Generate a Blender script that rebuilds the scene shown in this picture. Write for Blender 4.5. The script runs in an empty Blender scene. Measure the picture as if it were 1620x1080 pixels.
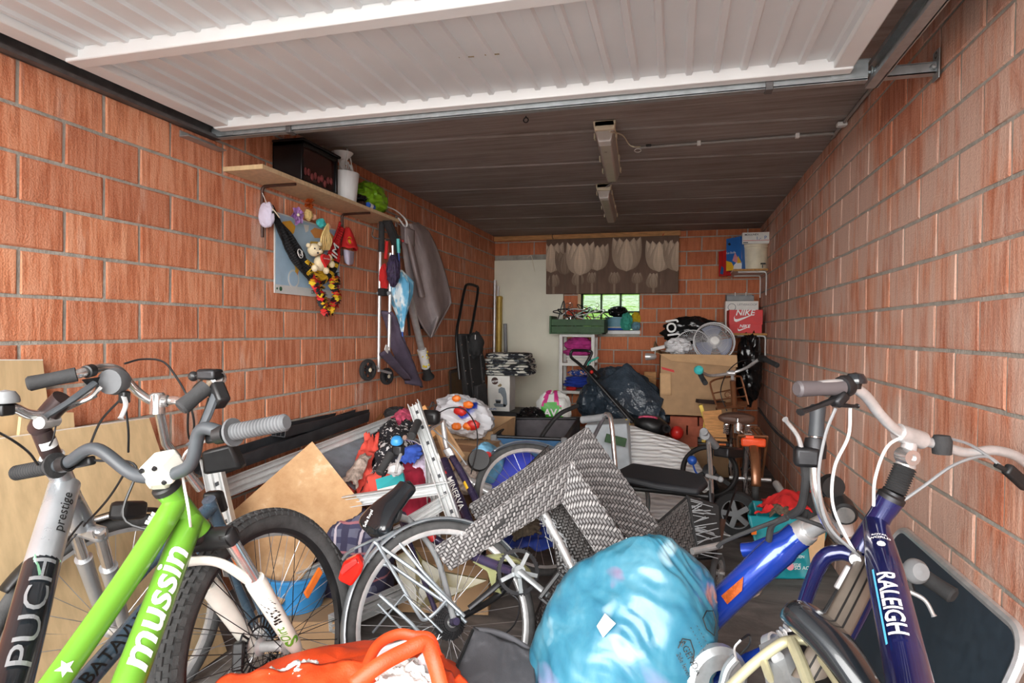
import bpy, bmesh, math, random
from mathutils import Vector as V, Matrix, Quaternion, noise

scene = bpy.context.scene
# ------------------------------------------------------------------ camera
F, YAW, PIT, ROL = 962.3, .264, -.018, .008
CAM = V((0, 0, 1.238))
FW = V((-math.sin(YAW)*math.cos(PIT), math.cos(YAW)*math.cos(PIT), math.sin(PIT)))
RT = V((math.cos(YAW), math.sin(YAW), 0)); UP = RT.cross(FW)
RT, UP = math.cos(ROL)*RT+math.sin(ROL)*UP, -math.sin(ROL)*RT+math.cos(ROL)*UP
cd = bpy.data.cameras.new('camera'); cam = bpy.data.objects.new('camera', cd)
scene.collection.objects.link(cam); scene.camera = cam
cd.sensor_width = 36; cd.lens = 36*F/1620; cd.clip_start = .02; cd.clip_end = 200
mw = Matrix.Identity(4)
for i in range(3):
    mw[i][0], mw[i][1], mw[i][2], mw[i][3] = RT[i], UP[i], -FW[i], CAM[i]
cam.matrix_world = mw
# ------------------------------------------------------------------ daylight
w = bpy.data.worlds.new('overcast_sky'); scene.world = w; w.use_nodes = True
w.node_tree.nodes['Background'].inputs[0].default_value = (.93, .96, 1, 1)
w.node_tree.nodes['Background'].inputs[1].default_value = 1.25
sd = bpy.data.lights.new('hazy_sun', 'SUN'); sd.energy = 12.8; sd.angle = math.radians(80); sd.color = (1, .985, .96)
so = bpy.data.objects.new('hazy_sun', sd); scene.collection.objects.link(so)
so.rotation_euler = V((-.03, 1, -.15)).to_track_quat('-Z', 'Y').to_euler()
vs = scene.view_settings
vs.view_transform = 'Standard'; vs.look = 'None'; vs.gamma = 1; vs.use_curve_mapping = False; vs.exposure = .48

# ------------------------------------------------------------------ helpers
R = random.Random(7)
COL = scene.collection
def ray(x, y): return FW+RT*((x-810)/F)+UP*((540-y)/F)
def Q(x, y, D): return CAM+ray(x, y)*D                  # point at a measured pixel and a chosen distance
def QA(x, y, a, v):
    r = ray(x, y); return CAM+r*((v-CAM[a])/r[a])
def QX(x, y, v): return QA(x, y, 0, v)
def QY(x, y, v): return QA(x, y, 1, v)
def QZ(x, y, v): return QA(x, y, 2, v)
def lerp(a, b, t): return a+(b-a)*t
def frame(d):
    d = d.normalized(); a = V((0, 0, 1)) if abs(d.z) < .9 else V((1, 0, 0))
    u = d.cross(a).normalized(); return u, d.cross(u).normalized(), d
def spline(pts, n=8, closed=False):
    P = [V(p) for p in pts]; m = len(P); out = []
    for i in range(m if closed else m-1):
        p1, p2 = P[i], P[(i+1) % m]
        p0 = P[i-1] if (i > 0 or closed) else p1*2-p2
        p3 = P[(i+2) % m] if (i+2 < m or closed) else p2*2-p1
        for k in range(n):
            t = k/n
            out.append(.5*((2*p1)+(p2-p0)*t+(2*p0-5*p1+4*p2-p3)*t*t+(3*p1-p0-3*p2+p3)*t**3))
    if not closed: out.append(P[-1])
    return out

class MB:
    def __init__(s): s.v = []; s.f = []; s.c = []
    def add(s, vs, fs, col=None):
        o = len(s.v); s.v += [V(p) for p in vs]; s.f += [tuple(i+o for i in f) for f in fs]; s.c += [col]*len(fs); return s
    def box(s, c, size, rot=None, col=None):
        c = V(c); h = [x/2 for x in size]
        vs = [V((x*h[0], y*h[1], z*h[2])) for x in (-1, 1) for y in (-1, 1) for z in (-1, 1)]
        if rot is not None: vs = [rot@p for p in vs]
        return s.add([p+c for p in vs], [(0, 1, 3, 2), (4, 6, 7, 5), (0, 4, 5, 1), (2, 3, 7, 6), (0, 2, 6, 4), (1, 5, 7, 3)], col)
    def b2(s, lo, hi, col=None):
        lo, hi = V(lo), V(hi); return s.box((lo+hi)/2, hi-lo, None, col)
    def bar(s, p0, p1, w, h, up=None, col=None):        # rectangular bar between two points
        p0, p1 = V(p0), V(p1); d = (p1-p0); L = d.length; d.normalize()
        up = V(up) if up is not None else (V((0, 0, 1)) if abs(d.z) < .95 else V((0, 1, 0)))
        x = d.cross(up).normalized(); z = x.cross(d)
        m = Matrix((x, d, z)).transposed()
        return s.box((p0+p1)/2, (w, L, h), m, col)
    def hexa(s, a, b, col=None):                        # two quads a[4], b[4] joined
        return s.add(list(a)+list(b), [(3, 2, 1, 0), (4, 5, 6, 7)]+[(i, (i+1) % 4, 4+(i+1) % 4, 4+i) for i in range(4)], col)
    def tube(s, pts, r, n=8, closed=False, cap=True, col=None, flat=1.0):
        P = [V(p) for p in pts]; m = len(P); rr = r if isinstance(r, (list, tuple)) else [r]*m
        vs = []; fs = []; u = None
        for i, p in enumerate(P):
            a = P[i-1] if (i > 0 or closed) else p; b = P[(i+1) % m] if (i < m-1 or closed) else p
            d = (b-a)
            if d.length < 1e-9: d = V((0, 0, 1))
            d.normalize()
            if u is None: u = frame(d)[0]
            else:
                u = u-d*u.dot(d)
                u = u.normalized() if u.length > 1e-6 else frame(d)[0]
            w_ = d.cross(u)
            for k in range(n):
                t = 2*math.pi*k/n; vs.append(p+(u*math.cos(t)+w_*math.sin(t)*flat)*rr[i])
        for i in range(m if closed else m-1):
            j = (i+1) % m
            for k in range(n):
                l = (k+1) % n; fs.append((i*n+k, i*n+l, j*n+l, j*n+k))
        if cap and not closed:
            fs.append(tuple(range(n-1, -1, -1))); fs.append(tuple((m-1)*n+k for k in range(n)))
        return s.add(vs, fs, col)
    def cyl(s, p0, p1, r0, r1=None, n=16, col=None): return s.tube([p0, p1], [r0, r0 if r1 is None else r1], n, col=col)
    def lathe(s, c, axis, prof, n=20, col=None, ang=2*math.pi, start=None):   # prof: (radius, height along axis)
        c = V(c); u, w_, d = frame(V(axis))
        if start is not None:
            st = V(start); u = (st-d*st.dot(d)).normalized(); w_ = d.cross(u)
        full = abs(ang-2*math.pi) < 1e-6; m = n if full else n+1; vs = []; fs = []
        for (r, h) in prof:
            for k in range(m):
                t = ang*k/n; vs.append(c+d*h+(u*math.cos(t)+w_*math.sin(t))*max(r, 1e-5))
        for i in range(len(prof)-1):
            for k in range(n):
                l = (k+1) % m; fs.append((i*m+k, i*m+l, (i+1)*m+l, (i+1)*m+k))
        return s.add(vs, fs, col)
    def torus(s, c, axis, Rr, r, n=40, m=8, col=None):
        u, w_, d = frame(V(axis)); c = V(c)
        return s.tube([c+(u*math.cos(2*math.pi*k/n)+w_*math.sin(2*math.pi*k/n))*Rr for k in range(n)], r, m, True, col=col)
    def ball(s, c, r, nu=12, nv=8, rot=None, col=None):
        r = V((r, r, r)) if isinstance(r, (int, float)) else V(r); c = V(c); vs = []; fs = []
        for i in range(nv+1):
            a = math.pi*i/nv
            for k in range(nu):
                b = 2*math.pi*k/nu; p = V((r.x*math.sin(a)*math.cos(b), r.y*math.sin(a)*math.sin(b), r.z*math.cos(a)))
                vs.append(c+(rot@p if rot is not None else p))
        for i in range(nv):
            for k in range(nu):
                l = (k+1) % nu; fs.append((i*nu+k, (i+1)*nu+k, (i+1)*nu+l, i*nu+l))
        return s.add(vs, fs, col)
    def poly(s, pts, ext, col=None):                    # planar outline extruded by a vector
        P = [V(p) for p in pts]; n = len(P); e = V(ext)
        return s.add(P+[p+e for p in P], [tuple(range(n-1, -1, -1)), tuple(n+i for i in range(n))]+[(i, (i+1) % n, n+(i+1) % n, n+i) for i in range(n)], col)
    def grid(s, fn, nu, nv, col=None, wrap=False):
        vs = [fn(i/nu, j/nv) for j in range(nv+1) for i in range(nu+1)]
        fs = [(j*(nu+1)+i, j*(nu+1)+i+1, (j+1)*(nu+1)+i+1, (j+1)*(nu+1)+i) for j in range(nv) for i in range(nu)]
        return s.add(vs, fs, col)
    def obj(s, name, mat, parent=None, smooth=35, bevel=0, solid=0, seg=2, colors=None):
        me = bpy.data.meshes.new(name); base = V((0, 0, 0))
        q = parent
        while q is not None:
            base += q.location; q = q.parent
        me.from_pydata([p-base for p in s.v], [], s.f)
        if colors or any(c is not None for c in s.c):
            at = me.color_attributes.new('Col', 'FLOAT_COLOR', 'CORNER'); i = 0
            for pl, c in zip(me.polygons, s.c):
                c = c or (1, 1, 1)
                for _ in range(pl.loop_total): at.data[i].color = (*c, 1); i += 1
        bmx = bmesh.new(); bmx.from_mesh(me); bmesh.ops.recalc_face_normals(bmx, faces=bmx.faces); bmx.to_mesh(me); bmx.free()
        o = bpy.data.objects.new(name, me); COL.objects.link(o); o.parent = parent
        if mat is not None: me.materials.append(MT[mat] if isinstance(mat, str) else mat)
        if smooth:
            me.polygons.foreach_set('use_smooth', [True]*len(me.polygons))
            me.set_sharp_from_angle(angle=math.radians(smooth))
        if solid:
            m = o.modifiers.new('thickness', 'SOLIDIFY'); m.thickness = solid; m.offset = 0
        if bevel:
            m = o.modifiers.new('edge', 'BEVEL'); m.width = bevel; m.segments = seg; m.limit_method = 'ANGLE'; m.angle_limit = math.radians(40)
        return o
def tag(o, label, cat, group=None):
    o['label'] = label; o['category'] = cat
    if group: o['group'] = group
    return o
def struct(o): o['kind'] = 'structure'; return o
def stuff(o): o['kind'] = 'stuff'; return o
def thing(name, label, cat, loc, group=None):
    o = bpy.data.objects.new(name, None); COL.objects.link(o); o.location = V(loc); o.empty_display_size = .05
    return tag(o, label, cat, group)
def nz(p, s=1, seed=0): return noise.noise(V(p)*s+V((seed*7.3, seed*3.1, seed*5.7)))
def fract(p, s=1, seed=0, oct=4):
    t = 0; a = 1
    for k in range(oct): t += a*(1-abs(nz(p, s*2**k, seed+k))*2); a *= .5
    return t/1.9-.5
def blob(c, size, seed=0, amp=.12, freq=1.6, ridge=.5, nu=48, nv=32, rot=None, power=1.0, floor=None, pinch=0):
    """crumpled bag-like closed body around c"""
    c = V(c); size = V(size); vs = []; fs = []
    for i in range(nv+1):
        a = math.pi*i/nv
        for k in range(nu):
            b = 2*math.pi*k/nu
            sg = lambda t: math.copysign(abs(t)**power, t)
            d = V((sg(math.sin(a))*sg(math.cos(b)), sg(math.sin(a))*sg(math.sin(b)), sg(math.cos(a))))
            n = (1-ridge)*nz(d, freq, seed)+ridge*fract(d, freq, seed+11)
            if pinch and d.z > 0: d = V((d.x*(1-pinch*d.z**2), d.y*(1-pinch*d.z**2), d.z*(1+pinch*.3)))
            d = d*(1+amp*n*1.6)
            p = V((d.x*size.x, d.y*size.y, d.z*size.z))
            if rot is not None: p = rot@p
            p = p+c
            if floor is not None and p.z < floor: p.z = floor+.002*abs(n)
            vs.append(p)
    for i in range(nv):
        for k in range(nu):
            l = (k+1) % nu; fs.append((i*nu+k, (i+1)*nu+k, (i+1)*nu+l, i*nu+l))
    m = MB(); m.add(vs, fs); return m
def patch(c00, c10, c11, c01, nu=24, nv=24, amp=.02, freq=6, seed=0, ridge=.6, bulge=0, edge=.0):
    """creased cloth between four corners"""
    A, B, C_, D_ = V(c00), V(c10), V(c11), V(c01); nrm = (B-A).cross(D_-A).normalized()
    def fn(u, v):
        uu = u+edge*nz((v*3, seed, 1), 2, seed)*(1 if u > .5 else -1)*abs(u-.5)*2; vv = v+edge*nz((u*3, seed, 5), 2, seed)*(1 if v > .5 else -1)*abs(v-.5)*2
        p = lerp(lerp(A, B, uu), lerp(D_, C_, uu), vv)
        n = (1-ridge)*nz(p, freq, seed)+ridge*fract(p, freq, seed)
        return p+nrm*(amp*n*1.5+bulge*math.sin(math.pi*u)*math.sin(math.pi*v))
    m = MB(); m.grid(fn, nu, nv); return m
_tc = {}
def textgeo(s, bold=0, shear=0):
    key = (s, bold, shear)
    if key not in _tc:
        cu = bpy.data.curves.new('t', 'FONT'); cu.body = s; cu.size = 1; cu.align_x = 'CENTER'; cu.align_y = 'CENTER'; cu.offset = bold; cu.shear = shear; cu.resolution_u = 3
        o = bpy.data.objects.new('t', cu); COL.objects.link(o)
        dg = bpy.context.evaluated_depsgraph_get(); me = bpy.data.meshes.new_from_object(o.evaluated_get(dg))
        bt = bmesh.new(); bt.from_mesh(me); bmesh.ops.triangulate(bt, faces=bt.faces)
        for _ in range(3): bmesh.ops.subdivide_edges(bt, edges=[e for e in bt.edges if e.calc_length() > .16], cuts=1)
        bmesh.ops.triangulate(bt, faces=bt.faces); bt.to_mesh(me); bt.free()
        vs = [v.co.copy() for v in me.vertices]; fs = [tuple(p.vertices) for p in me.polygons]
        bpy.data.objects.remove(o); bpy.data.curves.remove(cu); bpy.data.meshes.remove(me); _tc[key] = (vs, fs)
    return _tc[key]
def text(s, fn, size=1, bold=0, shear=0, stretch=1):
    vs, fs = textgeo(s, bold, shear); m = MB(); m.add([fn(p.x*size*stretch, p.y*size) for p in vs], fs); return m
def on_plane(o, x, y, lift=.0015):
    o = V(o); x = V(x).normalized(); y = V(y); y = (y-x*y.dot(x)).normalized(); n = x.cross(y); return lambda a, b: o+x*a+y*b+n*lift
def on_tube(c, axis, face, r):                          # wrapped round a tube: a along axis, b around it
    c = V(c); ax = V(axis).normalized(); fc = V(face); fc = (fc-ax*fc.dot(ax)).normalized(); sd = fc.cross(ax)
    return lambda a, b: c+ax*a+(fc*math.cos(b/r)+sd*math.sin(b/r))*(r+.0012)

# ------------------------------------------------------------------ materials
MT = {}
def nodes(name):
    m = bpy.data.materials.new(name); m.use_nodes = True; t = m.node_tree; b = t.nodes['Principled BSDF']; MT[name] = m
    return m, t, b
def N(t, kind, **kw):
    n = t.nodes.new(kind)
    for k, v in kw.items():
        if isinstance(k, str) and k.startswith('i_'):
            key = k[2:]; key = int(key) if key.isdigit() else key
            n.inputs[key].default_value = v
        else: setattr(n, k, v)
    return n
def ramp(t, fac, stops, interp='LINEAR'):
    r = t.nodes.new('ShaderNodeValToRGB'); r.color_ramp.interpolation = interp; e = r.color_ramp.elements
    while len(e) > 1: e.remove(e[-1])
    e[0].position, e[0].color = stops[0][0], (*stops[0][1], 1)
    for p, c in stops[1:]: q = e.new(p); q.color = (*c, 1)
    t.links.new(fac, r.inputs[0]); return r.outputs[0]
def mix(t, fac, a, b, mode='MIX'):
    n = t.nodes.new('ShaderNodeMix'); n.data_type = 'RGBA'; n.blend_type = mode
    for s, v in ((0, fac), (6, a), (7, b)):
        if hasattr(v, 'links'): t.links.new(v, n.inputs[s])
        elif isinstance(v, (int, float)): n.inputs[s].default_value = v
        else: n.inputs[s].default_value = (*v, 1)
    return n.outputs[2]
def coord(t, kind='Object', scale=(1, 1, 1), rot=(0, 0, 0)):
    if kind == 'World': o = N(t, 'ShaderNodeNewGeometry').outputs['Position']
    else: o = N(t, 'ShaderNodeTexCoord').outputs[kind]
    mp = N(t, 'ShaderNodeMapping'); mp.inputs['Scale'].default_value = scale; mp.inputs['Rotation'].default_value = rot
    t.links.new(o, mp.inputs[0]); return mp.outputs[0]
def ntex(t, vec, scale=5, detail=4, rough=.55, dist=0):
    n = N(t, 'ShaderNodeTexNoise'); n.inputs['Scale'].default_value = scale; n.inputs['Detail'].default_value = detail; n.inputs['Roughness'].default_value = rough; n.inputs['Distortion'].default_value = dist
    t.links.new(vec, n.inputs['Vector']); return n.outputs[0]
def bump(t, b, h, strength=.3, dist=.01):
    n = N(t, 'ShaderNodeBump'); n.inputs['Strength'].default_value = strength; n.inputs['Distance'].default_value = dist
    t.links.new(h, n.inputs['Height']); t.links.new(n.outputs[0], b.inputs['Normal'])
def srgb(r, g, b):
    f = lambda c: (c/255/12.92 if c <= 10 else ((c/255+.055)/1.055)**2.4); return (f(r), f(g), f(b))
def mat(name, col, rough=.5, metal=0, var=.12, scale=14, bmp=0, bscale=60, coat=0, trans=0, alpha=1, stretch=(1, 1, 1), sheen=0, sub=0):
    """plain stuff: colour with a little grain and wear"""
    m, t, b = nodes(name); c = srgb(*col)
    v = coord(t, 'World', stretch)
    if var:
        f = ntex(t, v, scale, 5)
        lo = tuple(x*(1-var*1.6) for x in c); hi = tuple(min(1, x*(1+var*1.2)+var*.012) for x in c)
        t.links.new(ramp(t, f, [(.3, lo), (.7, hi)]), b.inputs['Base Color'])
        rr = N(t, 'ShaderNodeMapRange'); rr.inputs[3].default_value = max(0, rough-.08); rr.inputs[4].default_value = min(1, rough+.12)
        t.links.new(f, rr.inputs[0]); t.links.new(rr.outputs[0], b.inputs['Roughness'])
    else:
        b.inputs['Base Color'].default_value = (*c, 1); b.inputs['Roughness'].default_value = rough
    b.inputs['Metallic'].default_value = metal; b.inputs['Coat Weight'].default_value = coat
    b.inputs['Transmission Weight'].default_value = trans; b.inputs['Alpha'].default_value = alpha
    b.inputs['Sheen Weight'].default_value = sheen
    if bmp: bump(t, b, ntex(t, v, bscale, 4), bmp, .004)
    return m
def vcol(name, rough=.5, var=.1, scale=20, bmp=0, coat=0, bscale=60, metal=0):
    """printed or many-coloured stuff: colour carried by the faces"""
    m, t, b = nodes(name); a = N(t, 'ShaderNodeVertexColor'); a.layer_name = 'Col'
    f = ntex(t, coord(t, 'World'), scale, 4)
    g = ramp(t, f, [(.25, (1-var*1.5,)*3), (.75, (1+var*.3,)*3)])
    t.links.new(mix(t, 1.0, a.outputs[0], g, 'MULTIPLY'), b.inputs['Base Color']); b.inputs['Roughness'].default_value = rough; b.inputs['Coat Weight'].default_value = coat; b.inputs['Metallic'].default_value = metal
    if bmp: bump(t, b, ntex(t, coord(t, 'World'), bscale, 3), bmp, .003)
    return m
# bricks: fired clay with vertical drag marks, lime bloom and one tone per brick
def brick_mat(name, bloom, base, light, dark, groove):
    m, t, b = nodes(name)
    oi = N(t, 'ShaderNodeObjectInfo').outputs['Random']
    w = coord(t, 'World'); ws = coord(t, 'World', (26, 26, 2.2)); wf = coord(t, 'World', (55, 55, 5))
    n1 = ntex(t, ws, 1, 5, .6); n2 = ntex(t, wf, 1, 3); n3 = ntex(t, w, 9, 5, .65); n4 = ntex(t, w, 160, 3)
    c = ramp(t, n1, [(.3, dark), (.5, base), (.72, light)])
    c = mix(t, .45, c, ramp(t, n3, [(.3, dark), (.5, base), (.75, light)]))
    c = mix(t, groove, c, ramp(t, n2, [(.42, tuple(x*.62 for x in dark)), (.5, base), (.6, light)]))
    tone = ramp(t, oi, [(0, (.80, .72, .70)), (.5, (1, 1, 1)), (1, (1.12, 1.18, 1.16))])
    c = mix(t, 1, c, tone, 'MULTIPLY')
    # lime bloom runs
    e1 = ntex(t, coord(t, 'World', (9, 9, 1.6)), 1, 6, .7, .4); e2 = ntex(t, w, 1.3, 3)
    ee = N(t, 'ShaderNodeMath', operation='MULTIPLY'); t.links.new(e1, ee.inputs[0]); t.links.new(e2, ee.inputs[1])
    fac = ramp(t, ee.outputs[0], [(bloom, (0, 0, 0)), (bloom+.11, (.75, .75, .75))])
    c = mix(t, fac, c, srgb(226, 205, 190))
    c = mix(t, .25, c, ramp(t, n4, [(.35, dark), (.65, light)]))
    t.links.new(c, b.inputs['Base Color']); b.inputs['Roughness'].default_value = .82
    h = N(t, 'ShaderNodeMath', operation='ADD'); t.links.new(n2, h.inputs[0]); t.links.new(n4, h.inputs[1])
    bump(t, b, h.outputs[0], .45, .006)
brick_mat('brick_left', .30, srgb(212, 136, 98), srgb(228, 168, 136), srgb(190, 96, 54), .5)
brick_mat('brick_right', .18, srgb(210, 134, 100), srgb(228, 172, 144), srgb(184, 96, 62), .45)
brick_mat('brick_back', .40, srgb(204, 120, 78), srgb(216, 140, 100), srgb(176, 90, 58), .25)
m, t, b = nodes('mortar'); w = coord(t, 'World')
c = ramp(t, ntex(t, w, 14, 6, .65), [(.3, srgb(148, 145, 136)), (.6, srgb(176, 172, 162)), (.8, srgb(204, 198, 188))])
t.links.new(c, b.inputs['Base Color']); b.inputs['Roughness'].default_value = .95; bump(t, b, ntex(t, w, 90, 4), .6, .006)
m, t, b = nodes('concrete_slab'); w = coord(t, 'World', (1.3, 22, 1)); w2 = coord(t, 'World')
c = ramp(t, ntex(t, w, 1.2, 6, .65, .6), [(.28, srgb(108, 96, 88)), (.48, srgb(150, 140, 134)), (.62, srgb(166, 158, 154)), (.78, srgb(192, 184, 178))])
c = mix(t, .35, c, ramp(t, ntex(t, w2, 1.8, 5, .6), [(.3, srgb(120, 108, 100)), (.6, srgb(166, 160, 156))]))
sp = ntex(t, coord(t, 'World', (3, 12, 3)), 3, 5, .7, .5)
c = mix(t, ramp(t, sp, [(.66, (0, 0, 0)), (.78, (.55, .55, .55))]), c, srgb(214, 206, 198))
t.links.new(c, b.inputs['Base Color']); b.inputs['Roughness'].default_value = .9; bump(t, b, ntex(t, coord(t, 'World', (6, 60, 6)), 1, 5), .5, .006)
m, t, b = nodes('slab_joint'); c = ramp(t, ntex(t, coord(t, 'World', (2, 20, 2)), 4, 6, .7), [(.35, srgb(140, 128, 118)), (.55, srgb(196, 186, 176)), (.7, srgb(224, 218, 208))])
t.links.new(c, b.inputs['Base Color']); b.inputs['Roughness'].default_value = .95
m, t, b = nodes('floor_concrete'); w = coord(t, 'World')
c = ramp(t, ntex(t, coord(t, 'World', (1, 3.5, 1)), 2.2, 7, .65, .8), [(.3, srgb(84, 80, 78)), (.5, srgb(112, 108, 105)), (.7, srgb(138, 133, 129))])
c = mix(t, ramp(t, ntex(t, w, 55, 5, .7), [(.62, (0, 0, 0)), (.72, (.5, .5, .5))]), c, srgb(140, 134, 128))
t.links.new(c, b.inputs['Base Color']); b.inputs['Roughness'].default_value = .8; bump(t, b, ntex(t, w, 60, 5), .3, .005)
mat('driveway', (232, 230, 226), .9, var=.08, scale=3)
mat('white_steel', (234, 236, 236), .42, var=.035, scale=2.4)
mat('door_sheet', (222, 226, 228), .45, var=.05, scale=1.6)
mat('galvanised', (176, 182, 184), .38, .75, var=.1, scale=30)
mat('dark_track', (104, 102, 102), .5, .5, var=.18, scale=18)
mat('black_plastic', (24, 24, 25), .42, var=.25)
mat('black_rubber', (44, 44, 45), .78, var=.2, bmp=.3, bscale=120)
mat('grey_rubber', (92, 93, 95), .75, var=.15)
mat('tyre', (66, 66, 66), .85, var=.22, scale=30, bmp=.3, bscale=200)
mat('chrome', (214, 212, 210), .16, .85, var=.06, scale=30)
mat('aluminium', (206, 206, 206), .3, .55, var=.1, scale=25)
mat('steel_spoke', (190, 192, 195), .3, .9, var=.05)
mat('dark_steel', (60, 60, 62), .45, .8, var=.2)
mat('pine', (204, 148, 92), .65, var=.18, scale=6, stretch=(2, 14, 14))
mat('oak_board', (212, 184, 146), .55, var=.1, scale=5, stretch=(10, 10, 1.5))
mat('maple_board', (206, 178, 136), .5, var=.09, scale=4, stretch=(9, 9, 1.6))
mat('white_melamine', (226, 224, 218), .45, var=.05)
mat('cardboard', (178, 144, 108), .85, var=.1, scale=8, bmp=.1)
mat('cardboard_light', (204, 166, 124), .85, var=.08, scale=10)
mat('cream_door', (232, 229, 210), .6, var=.05, scale=2.5)
mat('cream_plastic', (222, 212, 186), .45, var=.08)
mat('white_plastic', (230, 230, 228), .4, var=.06)
mat('grey_plastic', (136, 138, 140), .5, var=.1)
mat('lamp_cover', (188, 180, 172), .3, var=.06)
mat('red_plastic', (200, 40, 34), .4, var=.12)
mat('black_bag', (18, 18, 20), .22, var=.3, scale=8)
mat('ink_black', (20, 20, 20), .6, var=0)
mat('ink_white', (238, 238, 236), .6, var=0)
mat('ink_red', (206, 40, 40), .6, var=0)
# ------------------------------------------------------------------ the garage itself
XL, XR, YB, ZC, YF = -2.016, .816, 6.678, 2.305, -.06
Z0, CH, BL = .136, .15, .30
DEP = .002
floor = MB().b2((XL-.2, YF-.2, -.12), (XR+.2, YB+.2, 0)).obj('floor', 'floor_concrete', smooth=0); struct(floor)
ceil = MB().b2((XL-.2, YF-.15, ZC+.02), (XR+.2, YB+.2, ZC+.25)).obj('ceiling', 'slab_joint', smooth=0); struct(ceil)
y = -.06
for k in range(13):
    y0, y1 = -.35+.6*k, .25+.6*k
    y0 = max(y0, YF-.1)+.006; y1 = min(y1, YB+.1)-.006
    m = MB()
    m.hexa([(XL-.1, y0, ZC+.03), (XR+.1, y0, ZC+.03), (XR+.1, y1, ZC+.03), (XL-.1, y1, ZC+.03)], [(XL-.1, y0+.012, ZC), (XR+.1, y0+.012, ZC), (XR+.1, y1-.012, ZC), (XL-.1, y1-.012, ZC)])
    for v in m.v: v.y -= (v.x+.6)*-.06
    if y1 > y0: m.obj('slab', 'concrete_slab', ceil, smooth=0)
wl = MB().b2((XL-.15, YF, 0), (XL-DEP, YB+.1, ZC+.05)).obj('wall_left', 'mortar', smooth=0); struct(wl)
wr = MB().b2((XR+DEP, YF, 0), (XR+.15, YB+.1, ZC+.05)).obj('wall_right', 'mortar', smooth=0); struct(wr)
# back wall with the glass-block window opening
WX0, WX1, WZ0, WZ1 = -1.02, -.385, 1.245, 1.86
m = MB(); yb0, yb1 = YB+DEP, YB+.16
m.b2((XL, yb0, 0), (WX0, yb1, ZC+.05)); m.b2((WX1, yb0, 0), (XR, yb1, ZC+.05)); m.b2((WX0, yb0, 0), (WX1, yb1, WZ0)); m.b2((WX0, yb0, WZ1), (WX1, yb1, ZC+.05))
wb = m.obj('wall_back', 'mortar', smooth=0); struct(wb)
def brick_mesh(seed, mt):
    rr = random.Random(seed); a, c = .1435, .0685; me = bpy.data.meshes.new('brick'); vs = []
    for (iy, ins) in ((.0, 0), (.001+DEP, 0), (.003+DEP, .0045)):
        for (sx, sz) in ((-1, -1), (0, -1), (1, -1), (1, 1), (0, 1), (-1, 1)):
            vs.append((sx*(a-ins)+rr.uniform(-1, 1)*.0022, -iy, sz*(c-ins)+rr.uniform(-1, 1)*.0022))
    fs = []
    for l in range(2):
        for k in range(6): fs.append((l*6+k, l*6+(k+1) % 6, (l+1)*6+(k+1) % 6, (l+1)*6+k))
    fs.append((12, 13, 16, 17)); fs.append((13, 14, 15, 16))
    me.from_pydata(vs, [], fs); me.materials.append(MT[mt]); return me
def lay(wall, mt, origin, along, rot, lo, hi, phase, near, cuts=(), limit=300):
    """bond of bricks; the nearest ones are single pieces, what lies behind the camera is one joined piece"""
    meshes = [brick_mesh(s, mt) for s in range(6)]; rest = MB(); cnt = 0
    for n in range(-1, 15):
        za, zb = max(0.003, Z0+CH*n+.006), min(ZC-.002, Z0+CH*(n+1)-.006)
        if zb-za < .02: continue
        p = phase(n); k0 = math.floor((lo-p)/BL)-1
        for k in range(k0, k0+40):
            a, b_ = max(lo, p+BL*k+.006), min(hi, p+BL*(k+1)-.006)
            segs = [(a, b_)]
            for (c0, c1, z0, z1) in cuts:
                if z0 < (za+zb)/2 < z1:
                    ns = []
                    for s0, s1 in segs:
                        if s1 <= c0 or s0 >= c1: ns.append((s0, s1))
                        else:
                            if s0 < c0-.02: ns.append((s0, c0))
                            if s1 > c1+.02: ns.append((c1, s1))
                    segs = ns
            for s0, s1 in segs:
                if s1-s0 < .015: continue
                c = (s0+s1)/2; q = V(origin)+V(along)*c; q.z = (za+zb)/2
                if c > near and cnt < limit:
                    o = bpy.data.objects.new('brick', meshes[R.randrange(6)]); COL.objects.link(o); o.parent = wall; o.location = q
                    o.rotation_euler = (0, 0, rot); o.scale = ((s1-s0)/.288*(1 if R.random() < .5 else -1), R.uniform(.75, 1.25), (zb-za)/.138); cnt += 1
                    if o.scale.x < 0: o.scale.x *= -1; o.rotation_euler = (0, 0, rot)
                else:
                    d = V(along)*((s1-s0)/2); nn = V((math.sin(rot), -math.cos(rot), 0))*(DEP+.003)
                    rest.hexa([q-d-V((0, 0, (zb-za)/2)), q+d-V((0, 0, (zb-za)/2)), q+d+V((0, 0, (zb-za)/2)), q-d+V((0, 0, (zb-za)/2))],
                              [q-d-V((0, 0, (zb-za)/2))+nn, q+d-V((0, 0, (zb-za)/2))+nn, q+d+V((0, 0, (zb-za)/2))+nn, q-d+V((0, 0, (zb-za)/2))+nn])
    if rest.v: stuff(rest.obj('brickwork', mt, wall, smooth=0, bevel=0))
    return cnt
lay(wl, 'brick_left', (XL-DEP, 0, 0), (0, 1, 0), math.pi/2, YF, YB, lambda n: 1.456+(.15 if n % 2 else 0), .95)
lay(wr, 'brick_right', (XR+DEP, 0, 0), (0, 1, 0), -math.pi/2, YF, YB, lambda n: 1.978+(0 if n % 2 else .15), 1.15)
lay(wb, 'brick_back', (0, YB+DEP, 0), (1, 0, 0), 0, XL, XR, lambda n: .243 if n % 2 else .093, -9, [(-2.016, -1.21, 0, 2.03), (WX0-.02, WX1, WZ0, WZ1)])
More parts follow.
